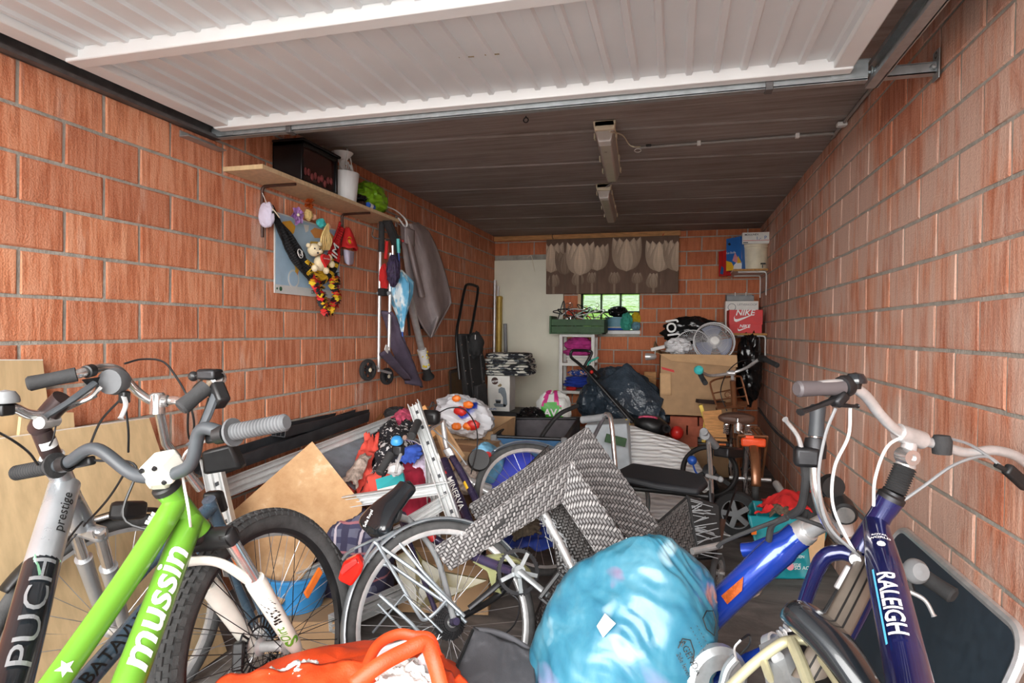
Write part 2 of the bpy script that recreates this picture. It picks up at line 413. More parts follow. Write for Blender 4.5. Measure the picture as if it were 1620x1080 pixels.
# glass-block window
win = thing('window_1', '', '', ((WX0+WX1)/2, YB+.12, WZ0)); del win['label']; del win['category']; struct(win)
mat('window_joint', (86, 108, 74), .8, var=.15)
m, t, b = nodes('glass_block'); b.inputs['Base Color'].default_value = (.42, .52, .38, 1); b.inputs['Transmission Weight'].default_value = 1; b.inputs['Roughness'].default_value = .12; b.inputs['IOR'].default_value = 1.3
wv = ntex(t, coord(t, 'World', (14, 14, 40)), 1, 3); bump(t, b, wv, .5, .01)
g = MB()
nx, nzb = 3, 3; bw, bh = (WX1-WX0)/nx, (WZ1-WZ0)/nzb
for i in range(nx+1): g.b2((WX0+bw*i-.011, YB+.09, WZ0), (WX0+bw*i+.011, YB+.155, WZ1))
for j in range(nzb+1): g.b2((WX0, YB+.09, WZ0+bh*j-.011), (WX1, YB+.155, WZ0+bh*j+.011))
g.obj('window_frame', 'window_joint', win, smooth=0)
for i in range(nx):
    for j in range(nzb):
        c = V((WX0+bw*(i+.5), YB+.122, WZ0+bh*(j+.5)))
        MB().box(c, (bw-.018, .05, bh-.018)).obj('glass_block', 'glass_block', win, bevel=.008)
MB().b2((WX0, YB-.012, WZ0-.035), (WX1+.01, YB+.1, WZ0+.004)).obj('window_sill', 'white_plastic', win, bevel=.004)
# reveal at the right of the wooden strip beside the window
MB().b2((WX0-.035, YB-.02, WZ0), (WX0-.0, YB+.09, WZ1)).obj('window_post', 'oak_board', win, bevel=.002)
# the driveway and hedge outside
struct(MB().b2((-14, -20, -.16), (14, YF-.2, -.04)).obj('driveway_outside', 'driveway', smooth=0))
mat('lawn', (120, 150, 70), .9, var=.3, scale=3)
struct(MB().b2((-8, YB+.2, -.2), (8, YB+9, -.1)).obj('lawn_outside', 'lawn', smooth=0))
hd = blob((-.7, YB+4.5, .4), (3.5, .8, 1.2), 3, .25, 3, nu=60, nv=24).obj('garden_hedge', 'lawn'); tag(hd, 'green hedge seen blurred through the glass blocks', 'hedge')
# lintel over the opening
struct(MB().b2((XL, YF-.04, 2.14), (XR, YF+.1, ZC+.02)).obj('trim_1', 'white_steel', smooth=0))
# ------------------------------------------------------------------ flush cream door against the back wall
d2 = MB().b2((-2.008, YB-.045, .01), (-1.212, YB-.004, 2.03)).obj('door_2', 'cream_door', bevel=.003); struct(d2)
# ------------------------------------------------------------------ up-and-over garage door, open overhead
DZ, DX0, DX1, DY1, DY0 = 2.10, -1.935, .545, 2.25, -.02
door = thing('door_1', '', '', ((DX0+DX1)/2, DY0, DZ)); del door['label']; del door['category']; struct(door)
MB().b2((DX0, DY0, DZ+.035), (DX1, DY1, DZ+.041)).obj('door_sheet', 'door_sheet', door, smooth=0)
x = DX0+.09; k = 0
while x < DX1-.06:                                     # pressed ribs
    wide = .016 if k == 16 else .0085; rb = MB(); ya, yb = DY0+.03, DY1-.03
    prof = [(-wide-.006, DZ+.036), (-wide, DZ+.024), (wide, DZ+.024), (wide+.006, DZ+.036)]
    rb.hexa([(x+a, ya, z) for a, z in prof], [(x+a, yb, z) for a, z in prof]); rb.obj('door_rib', 'door_sheet', door, smooth=0)
    x += .0893; k += 1
def rail(name, lo, hi, mt='white_steel', bv=.004): return MB().b2(lo, hi).obj(name, mt, door, bevel=bv)
rail('door_rail', (DX0, DY1-.045, DZ-.004), (DX1, DY1, DZ+.045))
rail('door_rail', (DX0+.02, 1.53, DZ-.008), (DX1-.02, 1.585, DZ+.036))
rail('door_rail', (DX0+.02, .62, DZ-.008), (DX1-.02, .67, DZ+.036))
rail('door_stile', (DX0, DY0, DZ+.002), (DX0+.075, DY1, DZ+.045)); rail('door_stile', (DX1-.06, DY0, DZ+.002), (DX1, DY1, DZ+.045))
rail('door_return', (DX0-.008, DY0, DZ+.02), (DX0, DY1, DZ+.06)); rail('door_return', (DX1, DY0, DZ+.02), (DX1+.012, DY1, DZ+.06))
mat('stain_brown', (150, 132, 96), .8, var=.3, scale=200)
for (px0, px1, py) in ((726, 750, 91), (767, 790, 87)):
    a = QZ(px0, py, DZ+.034); c = QZ(px1, py-1.5, DZ+.034); MB().bar(a, c, .006, .0012).obj('scuff_mark', 'stain_brown', door, smooth=0)
# galvanised torsion bar behind the door's inner edge
tb = thing('cross_bar', 'galvanised steel bar spanning the garage behind the open door edge', 'steel bar', (-.7, DY1+.03, DZ-.02))
m = MB(); m.b2((-1.985, DY1+.012, DZ-.022), (.60, DY1+.018, DZ+.03)); m.b2((-1.985, DY1+.012, DZ-.024), (.60, DY1+.045, DZ-.018)); m.b2((-1.985, DY1+.012, DZ+.026), (.60, DY1+.045, DZ+.032)); m.obj('channel', 'galvanised', tb, smooth=0)
for px in (459, 1216):
    xx = QY(px, 180, DY1+.02).x; MB().b2((xx-.012, DY1+.004, DZ-.03), (xx+.012, DY1+.05, DZ+.034)).obj('clip', 'dark_track', tb, bevel=.002)
def roller(x0, sgn):
    m = MB(); m.lathe((x0, DY1+.03, DZ+.008), (sgn, 0, 0), [(0, -.004), (.02, -.004), (.02, .0), (.014, .005), (.014, .01), (.02, .014), (.02, .018), (0, .018)], 20); m.cyl((x0-sgn*.08, DY1+.03, DZ+.008), (x0, DY1+.03, DZ+.008), .006, n=10); return m
roller(-1.975, -1).obj('roller', 'galvanised', tb); roller(.615, 1).obj('roller', 'galvanised', tb)
for sx, x0 in ((1, -1.985), (-1, .6)):
    m = MB(); m.b2((min(x0, x0+sx*.11), DY1-.02, DZ+.03), (max(x0, x0+sx*.11), DY1+.05, DZ+.034)); m.b2((min(x0, x0+sx*.11), DY1+.008, DZ-.015), (max(x0, x0+sx*.11), DY1+.012, DZ+.034)); m.obj('hinge_plate', 'galvanised', tb, smooth=0)
# running tracks
def track(name, x0, y1, mt, label, dirn):
    t_ = thing(name, label, 'door track', (x0, 1.2, DZ)); m = MB(); ya = YF+.1; z = DZ+.01
    m.b2((x0-.004*1, ya, z-.035), (x0+.004, y1, z+.035)); 
    for zz in (-.035, .033): m.b2((min(x0, x0+dirn*.035), ya, z+zz), (max(x0, x0+dirn*.035), y1, z+zz+.004))
    for zz in (-.035, .022): m.b2((min(x0+dirn*.032, x0+dirn*.036), ya, z+zz), (max(x0+dirn*.032, x0+dirn*.036), y1, z+zz+.014))
    m.obj('channel', mt, t_, smooth=0); return t_
tl = track('door_track', -2.004, 2.29, 'dark_track', 'dark grey steel door track along the left brick wall', 1)
tr = track('door_track', .648, 2.34, 'galvanised', 'galvanised door track hung beside the right brick wall', -1)
m = MB(); m.b2((XL+.006, 2.10, 2.035), (XL+.05, 2.32, 2.04)); m.b2((XL+.004, 2.10, 2.035), (XL+.008, 2.3, 2.062)); m.obj('wall_bracket', 'galvanised', tl, smooth=0)
MB().lathe((XL+.03, 2.18, 2.042), (0, 0, 1), [(0, .008), (.007, .007), (.009, .0), (.009, -.002)], 12).obj('bolt', 'galvanised', tl)
m = MB(); y_ = 2.27; m.b2((.645, y_-.002, 2.082), (.80, y_+.002, 2.116)); m.b2((.645, y_-.002, 2.082), (.80, y_+.03, 2.086)); m.b2((.645, y_-.002, 2.114), (.80, y_+.03, 2.118)); m.obj('wall_bracket', 'galvanised', tr, smooth=0)
m = MB(); m.b2((.800, y_-.02, 2.06), (.804, y_+.03, 2.155)); m.obj('fixing_plate', 'galvanised', tr, bevel=.001)
MB().lathe((.79, y_-.004, 2.10), (0, -1, 0), [(0, .01), (.007, .009), (.010, .002), (.010, 0)], 12).obj('bolt', 'galvanised', tr)
MB().lathe((.803, y_+.005, 2.14), (-1, 0, 0), [(.005, 0), (.005, .003), (.012, .003), (.012, 0)], 14).obj('slot', 'dark_track', tr)
# conduit pipe, clips and wires on the ceiling
pipe = thing('conduit_pipe', 'thin grey conduit pipe clipped across the concrete ceiling', 'pipe', QZ(1170, 225, ZC))
zc = ZC-.014; mat('grey_pvc', (150, 146, 142), .5, var=.1)
pa, pb = QZ(1008, 234, zc), QZ(1328, 210, zc); pb.x = min(pb.x, XR-.02)
pc = V((pb.x+.0, pb.y-.1, zc)); MB().tube(spline([pa, lerp(pa, pb, .5), lerp(pa, pb, .93), pb, pc, V((XR-.02, 1.3, zc))], 6), .008).obj('conduit', 'grey_pvc', pipe)
for f in (.33, .82): 
    c = lerp(pa, pb, f); MB().b2(c-V((.01, .012, .012)), c+V((.01, .012, .014))).obj('clip', 'white_plastic', pipe, bevel=.003)
for yy in (2.45, 3.4): MB().b2((XR-.05, yy-.02, ZC-.03), (XR-.004, yy+.02, ZC-.008)).obj('clip', 'white_plastic', pipe, bevel=.006)
cb = MB()
w0 = QZ(965, 208, ZC-.07); w1 = QZ(1003, 232, ZC-.03)
cb.tube(spline([w0, QZ(985, 214, ZC-.02), QZ(995, 228, ZC-.02), w1, QZ(1013, 232, ZC-.02)], 8), .0035, 6); cb.obj('flex_cable', 'cream_plastic', pipe)
MB().torus(QZ(1009, 238, ZC-.04), (0, .3, 1), .018, .002, 20, 5).obj('earth_wire', 'white_plastic', pipe)
MB().box(QZ(1026, 230, ZC-.03), (.03, .016, .012)).obj('connector', 'black_plastic', pipe, bevel=.004)
ey = thing('ceiling_eye', 'small rusty screw eye in the ceiling behind the bar', 'screw eye', QZ(832, 188, ZC)); c = QZ(832, 190, ZC-.02)
MB().torus(c, (0, 1, 0), .012, .003, 18, 6).obj('ring', 'dark_steel', ey); MB().cyl(c+V((0, 0, .01)), c+V((0, 0, .022)), .003, n=8).obj('shank', 'dark_steel', ey)
# two fluorescent fittings, unlit
def lamp(y0, y1, xa, xb, label, cable):
    t_ = thing('ceiling_lamp', label, 'lamp', (xa, (y0+y1)/2, ZC), 'unlit tube fittings on the ceiling')
    def sec(y, s=1, dz=0): x = lerp(xa, xb, (y-y0)/(y1-y0)); return x
    def prism(a, b_, top, bot, z1, z2, n, mt, bv):
        m = MB(); xa_, xb_ = sec(a), sec(b_)
        m.hexa([(xa_-top, a, z1), (xa_+top, a, z1), (xa_+bot, a, z2), (xa_-bot, a, z2)], [(xb_-top, b_, z1), (xb_+top, b_, z1), (xb_+bot, b_, z2), (xb_-bot, b_, z2)]); return m.obj(n, mt, t_, bevel=bv)
    prism(y0, y1, .05, .055, ZC-.002, ZC-.035, 'housing', 'cream_plastic', .006)
    prism(y0+.02, y1-.01, .052, .03, ZC-.037, ZC-.10, 'diffuser', 'lamp_cover', .008)
    prism(y0, y0+.04, .058, .05, ZC-.002, ZC-.05, 'end_cap', 'cream_plastic', .006)
    prism(y0+.022, y0+.1, .045, .032, ZC-.042, ZC-.104, 'reflector', 'white_plastic', .004)
    for yy in (y0+.12, lerp(y0, y1, .6), y1-.08):
        for s in (-1, 1): MB().box((sec(yy)+s*.056, yy, ZC-.045), (.008, .035, .03)).obj('clip', 'cream_plastic', t_, bevel=.002)
    return t_
lamp(3.10, 4.0, -.365, -.415, 'nearer of two tube fittings with trapezoid cover on the ceiling', 0)
lamp(4.42, 5.5, -.52, -.575, 'farther of two tube fittings with trapezoid cover on the ceiling', 0)
lc = MB(); lc.tube([(-.41, 4.0, ZC-.02), (-.42, 4.2, ZC-.008), (-.45, 4.38, ZC-.008), (-.51, 4.43, ZC-.03)], .006); tag(lc.obj('lamp_cable', 'grey_pvc'), 'short grey cable joining the two tube fittings', 'cable')
# pine batten under the ceiling at the back
bt = MB(); bt.b2((XL+.0, YB-.05, ZC-.055), (.03, YB-.012, ZC-.004)); tag(bt.obj('pine_batten', 'pine', bevel=.002), 'pine batten fixed along the top of the back wall', 'batten')
# corner cable along the right wall base
cbl = MB().tube(spline([QX(1200, 645, XR-.015), QX(1225, 680, XR-.015), QX(1255, 707, XR-.015), QX(1300, 760, XR-.02), QX(1350, 805, XR-.02), QX(1392, 845, XR-.02)], 8), .009, 8); tag(cbl.obj('wall_cable', 'grey_rubber'), 'dark cable sagging along the right brick wall', 'cable')
# ================================================================== left wall: shelf, souvenirs, pushchair, coat
def WL(px, py, off=.01): return QX(px, py, XL+off)
mat('black_lacquer', (16, 15, 16), .3, var=.2); mat('bracket_brown', (70, 44, 34), .5, .4, var=.2)
SZ = 1.975
sh = thing('wall_shelf', 'long light wood shelf board on brown brackets high on the left wall', 'shelf', (XL+.1, 3.05, SZ))
MB().b2((XL+.004, 2.36, SZ-.02), (-1.80, 3.74, SZ)).obj('board', 'oak_board', sh, bevel=.001)
MB().b2((XL+.004, 2.352, SZ-.02), (-1.80, 2.3595, SZ)).obj('edge_band', 'maple_board', sh, smooth=0)
for yy in (2.62, 3.37):
    m = MB(); m.tube(spline([(XL+.008, yy, SZ-.28), (XL+.008, yy, SZ-.08), (XL+.014, yy, SZ-.035), (XL+.05, yy, SZ-.027), (XL+.2, yy, SZ-.026)], 6), .008, 6); m.obj('bracket', 'bracket_brown', sh)
# electric fireplace
a, b_, c, d = QZ(455, 263, SZ), QZ(502, 286, SZ), QZ(424, 258, SZ), None
fx1 = -1.83; fy0, fy1 = 2.69, 3.03; fx0 = XL+.015
fp = thing('electric_fireplace', 'black electric fireplace with glass front on the left shelf', 'heater', (fx0, 2.9, SZ))
m = MB(); m.b2((fx0, fy0, SZ), (fx1, fy0+.02, SZ+.21)); m.b2((fx0, fy1-.02, SZ), (fx1, fy1, SZ+.21)); m.b2((fx0, fy0, SZ), (fx1, fy1, SZ+.02)); m.b2((fx0, fy0, SZ+.19), (fx1, fy1, SZ+.21)); m.b2((fx0, fy0, SZ), (fx0+.01, fy1, SZ+.21)); m.obj('case', 'black_lacquer', fp, bevel=.003)
mat('smoked_glass', (52, 22, 18), .12, var=.2, coat=.5); MB().b2((fx1-.02, fy0+.02, SZ+.02), (fx1-.015, fy1-.02, SZ+.19)).obj('glass_front', 'smoked_glass', fp, smooth=0)
m = MB()
for k in range(9): p = V((fx1-.012, fy0+.05+.03*k, SZ+.045+.03*R.random())); m.ball(p, (.006, .013, .02), 6, 5)
mat('log_effect', (130, 60, 60), .6, var=.4, scale=60); m.obj('log_effect', 'log_effect', fp)
MB().b2((fx0, fy0-.004, SZ+.212), (fx1+.012, fy1+.012, SZ+.224)).obj('mantel', 'black_lacquer', fp, bevel=.002)
# lampshade (upside down) carrying a small lamp with its cord
lc_ = V((-1.885, 3.17, SZ)); mat('lampshade_cloth', (226, 226, 226), .85, var=.04, scale=60, stretch=(1, 1, .1))
ls = thing('upturned_lampshade', 'white pleated lampshade standing upside down on the left shelf', 'lampshade', lc_)
m = MB(); m.lathe(lc_, (0, 0, 1), [(.0, .002), (.078, .002), (.094, .165), (.091, .165), (.077, .006), (0, .006)], 40); m.obj('shade', 'lampshade_cloth', ls); MB().torus(lc_+V((0, 0, .165)), (0, 0, 1), .0935, .002, 40, 6).obj('rim', 'white_plastic', ls)
MB().lathe(lc_, (0, 0, 1), [(0, .150), (.089, .150)], 30).obj('lid', 'white_plastic', ls)
tl_ = thing('table_lamp', 'small white funnel table lamp with looped cord on the lampshade', 'lamp', lc_+V((0, 0, .152)))
b0 = lc_+V((0, -.004, .152)); MB().lathe(b0, (0, 0, 1), [(0, 0), (.04, 0), (.042, .004), (.03, .016), (.021, .04), (.018, .07), (.03, .095), (.062, .13), (.062, .133), (.026, .095), (0, .09)], 30).obj('body', 'white_plastic', tl_)
def circ(c, r, n, ax, ph=0):
    u, w_, d_ = frame(V(ax)); return [V(c)+(u*math.cos(ph+2*math.pi*k/n)+w_*math.sin(ph+2*math.pi*k/n))*r for k in range(n)]
m = MB(); m.tube(circ(b0+V((.03, -.02, .055)), .036, 18, (1, -.4, .4)), .0035, 6, True); m.tube(circ(b0+V((.035, .0, .05)), .028, 18, (1, .4, -.2)), .0035, 6, True); m.tube(spline([b0+V((.03, -.01, .06)), b0+V((.055, -.03, .12)), b0+V((.03, 0, .15)), b0+V((.04, .03, .09)), b0+V((.045, .02, .03))], 6), .0035, 6); m.obj('cord', 'white_plastic', tl_)
MB().bar(b0+V((.05, .012, .065)), b0+V((.052, .03, .02)), .012, .012).obj('switch', 'white_plastic', tl_, bevel=.003)
# green bag and small things beside it
mat('green_foil', (120, 168, 30), .3, var=.25, scale=14)
gb = thing('green_bag', 'crumpled lime green plastic bag on the right end of the shelf', 'bag', (-1.9, 3.52, SZ)); blob((-1.905, 3.53, SZ+.09), (.09, .16, .1), 4, .32, 2.2, .8, 60, 40, floor=SZ+.001).obj('bag', 'green_foil', gb)
m = MB(); m.tube(spline([(-1.83, 3.58, SZ+.06), (-1.80, 3.68, SZ+.05), (-1.785, 3.78, SZ+.02), (-1.78, 3.82, SZ-.015), (-1.785, 3.80, SZ-.04), (-1.795, 3.72, SZ+.004)], 6), .007, 6, flat=.4); m.obj('handle', 'white_plastic', gb)
mat('blue_plastic', (36, 86, 178), .4, var=.12); tb_ = thing('blue_tube', 'small blue tube with white label on the shelf edge', 'tube', (-1.83, 3.36, SZ))
MB().cyl((-1.815, 3.34, SZ+.017), (-1.82, 3.42, SZ+.017), .0165).obj('tube', 'blue_plastic', tb_); MB().cyl((-1.815, 3.352, SZ+.017), (-1.8185, 3.39, SZ+.017), .0169).obj('label_band', 'white_plastic', tb_)
m = MB(); m.b2((-1.98, 3.29, SZ), (-1.82, 3.33, SZ+.03)); tag(m.obj('brown_box', 'bracket_brown', bevel=.003), 'flat brown box beside the lampshade on the shelf', 'box')
m = blob((-1.86, 3.31, SZ+.052), (.05, .05, .02), 9, .3, 2); tag(m.obj('printed_pouch', 'black_bag'), 'black printed pouch between lampshade and green bag', 'pouch')
bx = MB().b2((-1.97, 3.26, SZ+.001), (-1.93, 3.29, SZ+.13)); tag(bx.obj('blue_carton', 'blue_plastic', bevel=.003), 'narrow blue carton behind the green bag on the shelf', 'carton')
# world map
mp = thing('world_map', 'pale blue world map board on the left brick wall', 'map', WL(435, 462, .012))
c00, c10, c11, c01 = WL(433, 463, .012), WL(536, 472, .012), WL(537, 352, .012), WL(436, 338, .012)
c10.z = c00.z; c11.z = c01.z = 1.84; c01.y = c00.y; c11.y = c10.y; my0, my1, mz0, mz1 = c00.y, c10.y, c00.z, c01.z
mat('map_sea', (168, 198, 220), .5, var=.06, scale=10); mat('map_border', (214, 216, 214), .5, var=.04)
MB().b2((XL+.012, my0, mz0), (XL+.017, my1, mz1)).obj('board', 'map_border', mp, smooth=0); MB().b2((XL+.0165, my0+.008, mz0+.045), (XL+.0178, my1-.008, mz1-.008)).obj('sea', 'map_sea', mp, smooth=0)
vcol('map_land', .6, .08); m = MB()
def land(cx, cy, pts, col):
    m.poly([(XL+.0182+.0003*R.random(), my0+(cx+x)*(my1-my0), mz0+(cy+y)*(mz1-mz0)) for x, y in pts], (.0004, 0, 0), srgb(*col))
land(.16, .8, [(-.1, .0), (-.06, .1), (.05, .14), (.12, .08), (.1, 0), (.06, -.05), (.03, -.12), (0, -.08), (-.05, -.06)], (226, 170, 60)); land(.2, .68, [(-.05, .06), (.06, .04), (.03, -.02), (.05, -.06), (.0, -.03)], (222, 140, 90))
land(.30, .42, [(-.05, .1), (.02, .12), (.08, .05), (.06, -.05), (.01, -.12), (-.01, -.22), (-.03, -.2), (-.02, -.08), (-.05, 0)], (232, 180, 70)); land(.31, .44, [(-.01, .06), (.05, .05), (.06, 0), (.02, -.05)], (120, 180, 90)); land(.3, .3, [(-.02, .04), (.03, .03), (.0, -.09), (-.02, -.06)], (222, 120, 80))
land(.6, .62, [(-.1, .12), (.02, .14), (.1, .1), (.12, .02), (.08, -.06), (.05, -.2), (0, -.22), (-.03, -.05), (-.1, .02)], (230, 190, 80)); land(.62, .86, [(-.12, .02), (-.05, .08), (.2, .08), (.3, .02), (.2, -.06), (.05, -.04), (-.05, -.06)], (232, 160, 90)); land(.84, .3, [(-.06, .05), (.05, .07), (.08, 0), (.03, -.07), (-.05, -.03)], (222, 130, 70)); land(.44, .9, [(-.04, .04), (.04, .05), (.03, -.03), (-.01, -.06)], (225, 228, 225))
m.obj('continents', 'map_land', mp, smooth=0)
MB().lathe((XL+.0178, my0+.16, mz0+.085), (1, 0, 0), [(0, 0), (.05, 0), (.05, .0006), (0, .0006)], 30).obj('globe_inset', 'map_border', mp, smooth=0)
MB().lathe((XL+.0185, my0+.16, mz0+.085), (1, 0, 0), [(0, 0), (.04, 0), (.04, .0006), (0, .0006)], 30).obj('globe_sea', 'map_sea', mp, smooth=0)
text('DE WERELD', on_plane((XL+.0172, my0+.40, mz0+.024), (0, 1, 0), (0, 0, 1), .001), .028, .01).obj('map_title', 'ink_black', mp, smooth=0)
mat('emblem_green', (40, 90, 60), .6, var=0); m = MB(); m.lathe((XL+.0174, my0+.05, mz0+.024), (1, 0, 0), [(0, 0), (.012, 0), (.012, .0006), (0, .0006)], 14); m.lathe((XL+.0174, my0+.02, mz0+.024), (1, 0, 0), [(0, 0), (.006, 0), (.006, .0006), (0, .0006)], 10); m.obj('map_emblem', 'emblem_green', mp, smooth=0)
# football scarf hung in a curve between the brackets
vcol('scarf_knit', .9, .1, bmp=.3, bscale=250)
sc = thing('supporter_scarf', 'black, yellow and red supporter scarf slung between the shelf brackets', 'scarf', WL(495, 440, .04))
cl = spline([WL(427, 326, .03), WL(447, 365, .05), WL(468, 400, .06), WL(486, 425, .07), WL(506, 436, .08), WL(522, 425, .08), WL(530, 395, .07), WL(540, 358, .04)], 10)
hw = [.018, .035, .05, .055, .055, .05, .05, .04]
n = len(cl); m = MB(); BLK, YEL, RED, WHT = srgb(26, 26, 28), srgb(236, 190, 40), srgb(206, 34, 36), srgb(235, 235, 230)
pts = []
for i, p in enumerate(cl):
    d_ = (cl[min(i+1, n-1)]-cl[max(i-1, 0)]).normalized(); nrm = V((1, 0, 0)).cross(d_).normalized(); h = lerp(hw[min(7, i//10)], hw[min(7, i//10+1)], (i % 10)/10)
    pts.append([p+nrm*h*(k/4-1)+V((.012*math.sin(k*1.3+i*.25)+.006*nz((i*.2, k, 0)), 0, 0)) for k in range(9)])
for i in range(n-1):
    for k in range(8):
        f = i/(n-1)
        if f < .43: col = BLK if k < 5 or f < .36 else YEL
        elif f < .62: col = YEL if (k > 1) else BLK
        elif f < .80: col = BLK if (i % 5 < 3) else YEL
        else: col = RED
        if f < .4 and k == 7 and f > .1: col = BLK
        m.add([pts[i][k], pts[i+1][k], pts[i+1][k+1], pts[i][k+1]], [(0, 1, 2, 3)], col)
o = m.obj('scarf', 'scarf_knit', sc, solid=.006)
e0 = WL(475, 401, .085); MB().torus(e0, (1, .1, .2), .024, .0022, 24, 6).obj('emblem_ring', 'ink_white', sc)
text('5', on_plane(e0+V((.004, 0, 0)), (0, .8, -.6), (0, .6, .8), .002), .045, .01).obj('emblem_print', 'ink_white', sc, smooth=0)
text('IM', on_plane(WL(530, 397, .10), (0, .3, .95), (0, -.95, .3), .004), .085, .012).obj('scarf_letters', 'ink_white', sc, smooth=0)
text('F7', on_plane(WL(491, 424, .10), (0, .8, -.6), (0, .6, .8), .004), .06, .012).obj('scarf_letters', 'ink_black', sc, smooth=0)
# caps at both ends of the scarf
mat('lilac_cloth', (206, 200, 220), .9, var=.08); mat('red_cloth', (204, 36, 36), .85, var=.1)
cp = thing('knit_cap', 'pale lilac cap hanging from the left shelf bracket', 'cap', WL(423, 355, .04)); blob(WL(422, 340, .05), (.04, .028, .062), 2, .2, 1.5).obj('cap', 'lilac_cloth', cp)
m = MB(); m.ball(WL(430, 338, .075), (.014, .022, .03), 10, 8); m.obj('cap_band', 'black_rubber', cp); MB().tube([WL(415, 305, .02), WL(422, 322, .05)], .0015, 5).obj('hanging_string', 'white_plastic', cp)
m = MB(); m.tube(spline([WL(431, 330, .09), WL(437, 337, .1), WL(442, 344, .1)], 4), .006, 6, flat=.4); m.obj('yellow_ribbon', 'cream_plastic', cp)
c2 = thing('sports_cap', 'red cap with white peak hanging from the right shelf bracket', 'cap', WL(550, 410, .05))
def capf(u, v):
    a = u*math.pi; p = WL(549, 360+34*v, .03); w_ = .012+.06*v**.7
    return p+V((math.sin(a)*w_*.9, -math.cos(a)*w_, .004*math.sin(u*20)))
MB().grid(capf, 20, 12).obj('crown', 'red_cloth', c2, solid=.003)
def peak(u, v):
    p = WL(552, 396+20*v, .05+.035*math.sin(math.pi*u)+.01*v); return p+V((0, (u-.5)*.125*(1-.25*v*v), -.012*math.sin(math.pi*u)*v))
MB().grid(peak, 14, 6).obj('peak', 'lilac_cloth', c2, solid=.004)
MB().torus(WL(553, 382, .10), (1, -.3, .3), .02, .005, 20, 6).obj('crest', 'ink_red', c2); vcol('lei_petal', .7, .1); m = MB()
m.ball(WL(553, 380, .085), (.012, .022, .022), 10, 8, col=YEL); m.obj('badge', 'lei_petal', c2)
# flower garland
lei = thing('flower_garland', 'black, yellow and red petal garland hanging below the scarf', 'garland', WL(515, 497, .05)); m = MB(); cols = [BLK, YEL, RED]
gpts = spline([WL(492, 436, .06), WL(497, 450, .09), WL(505, 462, .09), WL(508, 478, .09), WL(516, 492, .08), WL(527, 478, .09), WL(530, 462, .09), WL(526, 448, .09), WL(528, 436, .06)], 7)
for i, p in enumerate(gpts):
    cc = cols[(i//3) % 3]
    for k in range(6):
        a = R.uniform(0, 6.28); r_ = V((R.uniform(.2, 1), math.cos(a), math.sin(a))).normalized(); q = p+r_*.012
        u_, w_, d_ = frame(r_); s_ = R.uniform(.024, .036)
        m.add([q, q+u_*s_*.6+d_*s_*.5, q+d_*s_*1.1+w_*s_*.25, q-u_*s_*.6+d_*s_*.5, q+d_*s_*.5-w_*s_*.3], [(0, 1, 4), (1, 2, 4), (2, 3, 4), (3, 0, 4)], tuple(x*R.uniform(.8, 1.1) for x in cc))
m.obj('petals', 'lei_petal', lei, smooth=60); MB().tube(gpts, .006, 6).obj('string', 'black_plastic', lei)
# dolls, teddy, orchid, bow
mat('plush', (232, 216, 180), .95, var=.08, scale=60, bmp=.4, bscale=120); mat('skin_vinyl', (222, 170, 140), .5, var=.05); mat('blond', (226, 196, 130), .6, var=.15, scale=80, stretch=(1, 1, .2)); mat('teal_satin', (70, 190, 190), .35, var=.12)
td = thing('teddy_bear', 'cream teddy bear holding a red heart inside the scarf', 'soft toy', WL(505, 425, .08)); hd_ = WL(497, 395, .10)
m = MB(); m.ball(hd_, .036, 16, 12); m.ball(hd_+V((.028, .012, -.008)), (.016, .018, .014), 10, 8); m.obj('head', 'plush', td); MB().ball(WL(507, 416, .09), (.035, .042, .045), 14, 10).obj('body', 'plush', td)
for (px, py) in ((488, 388), (506, 386)): MB().ball(WL(px, py, .09), .013, 10, 8).obj('ear', 'plush', td)
for (px, py) in ((516, 428), (525, 418), (498, 424), (521, 408)): MB().ball(WL(px, py, .12), (.018, .017, .02), 10, 8).obj('paw', 'plush', td)
for (px, py) in ((498, 393), (506, 394)): MB().ball(WL(px, py, .137), .0045, 8, 6).obj('eye', 'black_plastic', td)
MB().ball(WL(503, 400, .145), .0055, 8, 6).obj('nose', 'black_plastic', td)
hp = [V((0, math.copysign(abs(math.sin(t))**3, math.sin(t))*.04, (13*math.cos(t)-5*math.cos(2*t)-2*math.cos(3*t)-math.cos(4*t))*.0025)) for t in [k*2*math.pi/28 for k in range(28)]]
h0 = WL(513, 411, .135); MB().poly([h0+p for p in hp], (.014, 0, 0)).obj('heart', 'red_cloth', td, bevel=.005); text('Love in heart', on_plane(h0+V((.015, 0, .006)), (0, 1, 0), (0, 0, 1)), .012).obj('heart_letters', 'ink_white', td, smooth=0)
dl = thing('blond_doll', 'blond doll with long hair hanging above the teddy bear', 'doll', WL(515, 395, .06)); MB().ball(WL(518, 359, .08), .021, 12, 10).obj('head', 'skin_vinyl', dl)
m = MB()
for k in range(14):
    x = 508+1.2*k; m.tube(spline([WL(519, 354, .09), WL(512+.6*k, 366, .10), WL(x+2*math.sin(k), 380, .10), WL(510+.8*k, 395, .08)], 5), [.006]*16, 5)
m.obj('hair', 'blond', dl); blob(WL(508, 353, .075), (.02, .035, .025), 5, .3, 2.5, nu=24, nv=16).obj('dress', 'teal_satin', dl)
d2_ = thing('red_haired_doll', 'reddish haired doll face down above the map', 'doll', WL(492, 345, .06)); MB().ball(WL(496, 343, .07), .018, 12, 8).obj('head', 'skin_vinyl', d2_); blob(WL(488, 340, .07), (.02, .028, .028), 6, .3, 3, nu=24, nv=16).obj('hair', 'blond', d2_)
mat('orchid', (178, 130, 196), .5, var=.25, scale=40); oc = thing('silk_orchid', 'purple silk orchid hanging over the map corner', 'artificial flower', WL(468, 345, .06))
c = WL(468, 340, .075)
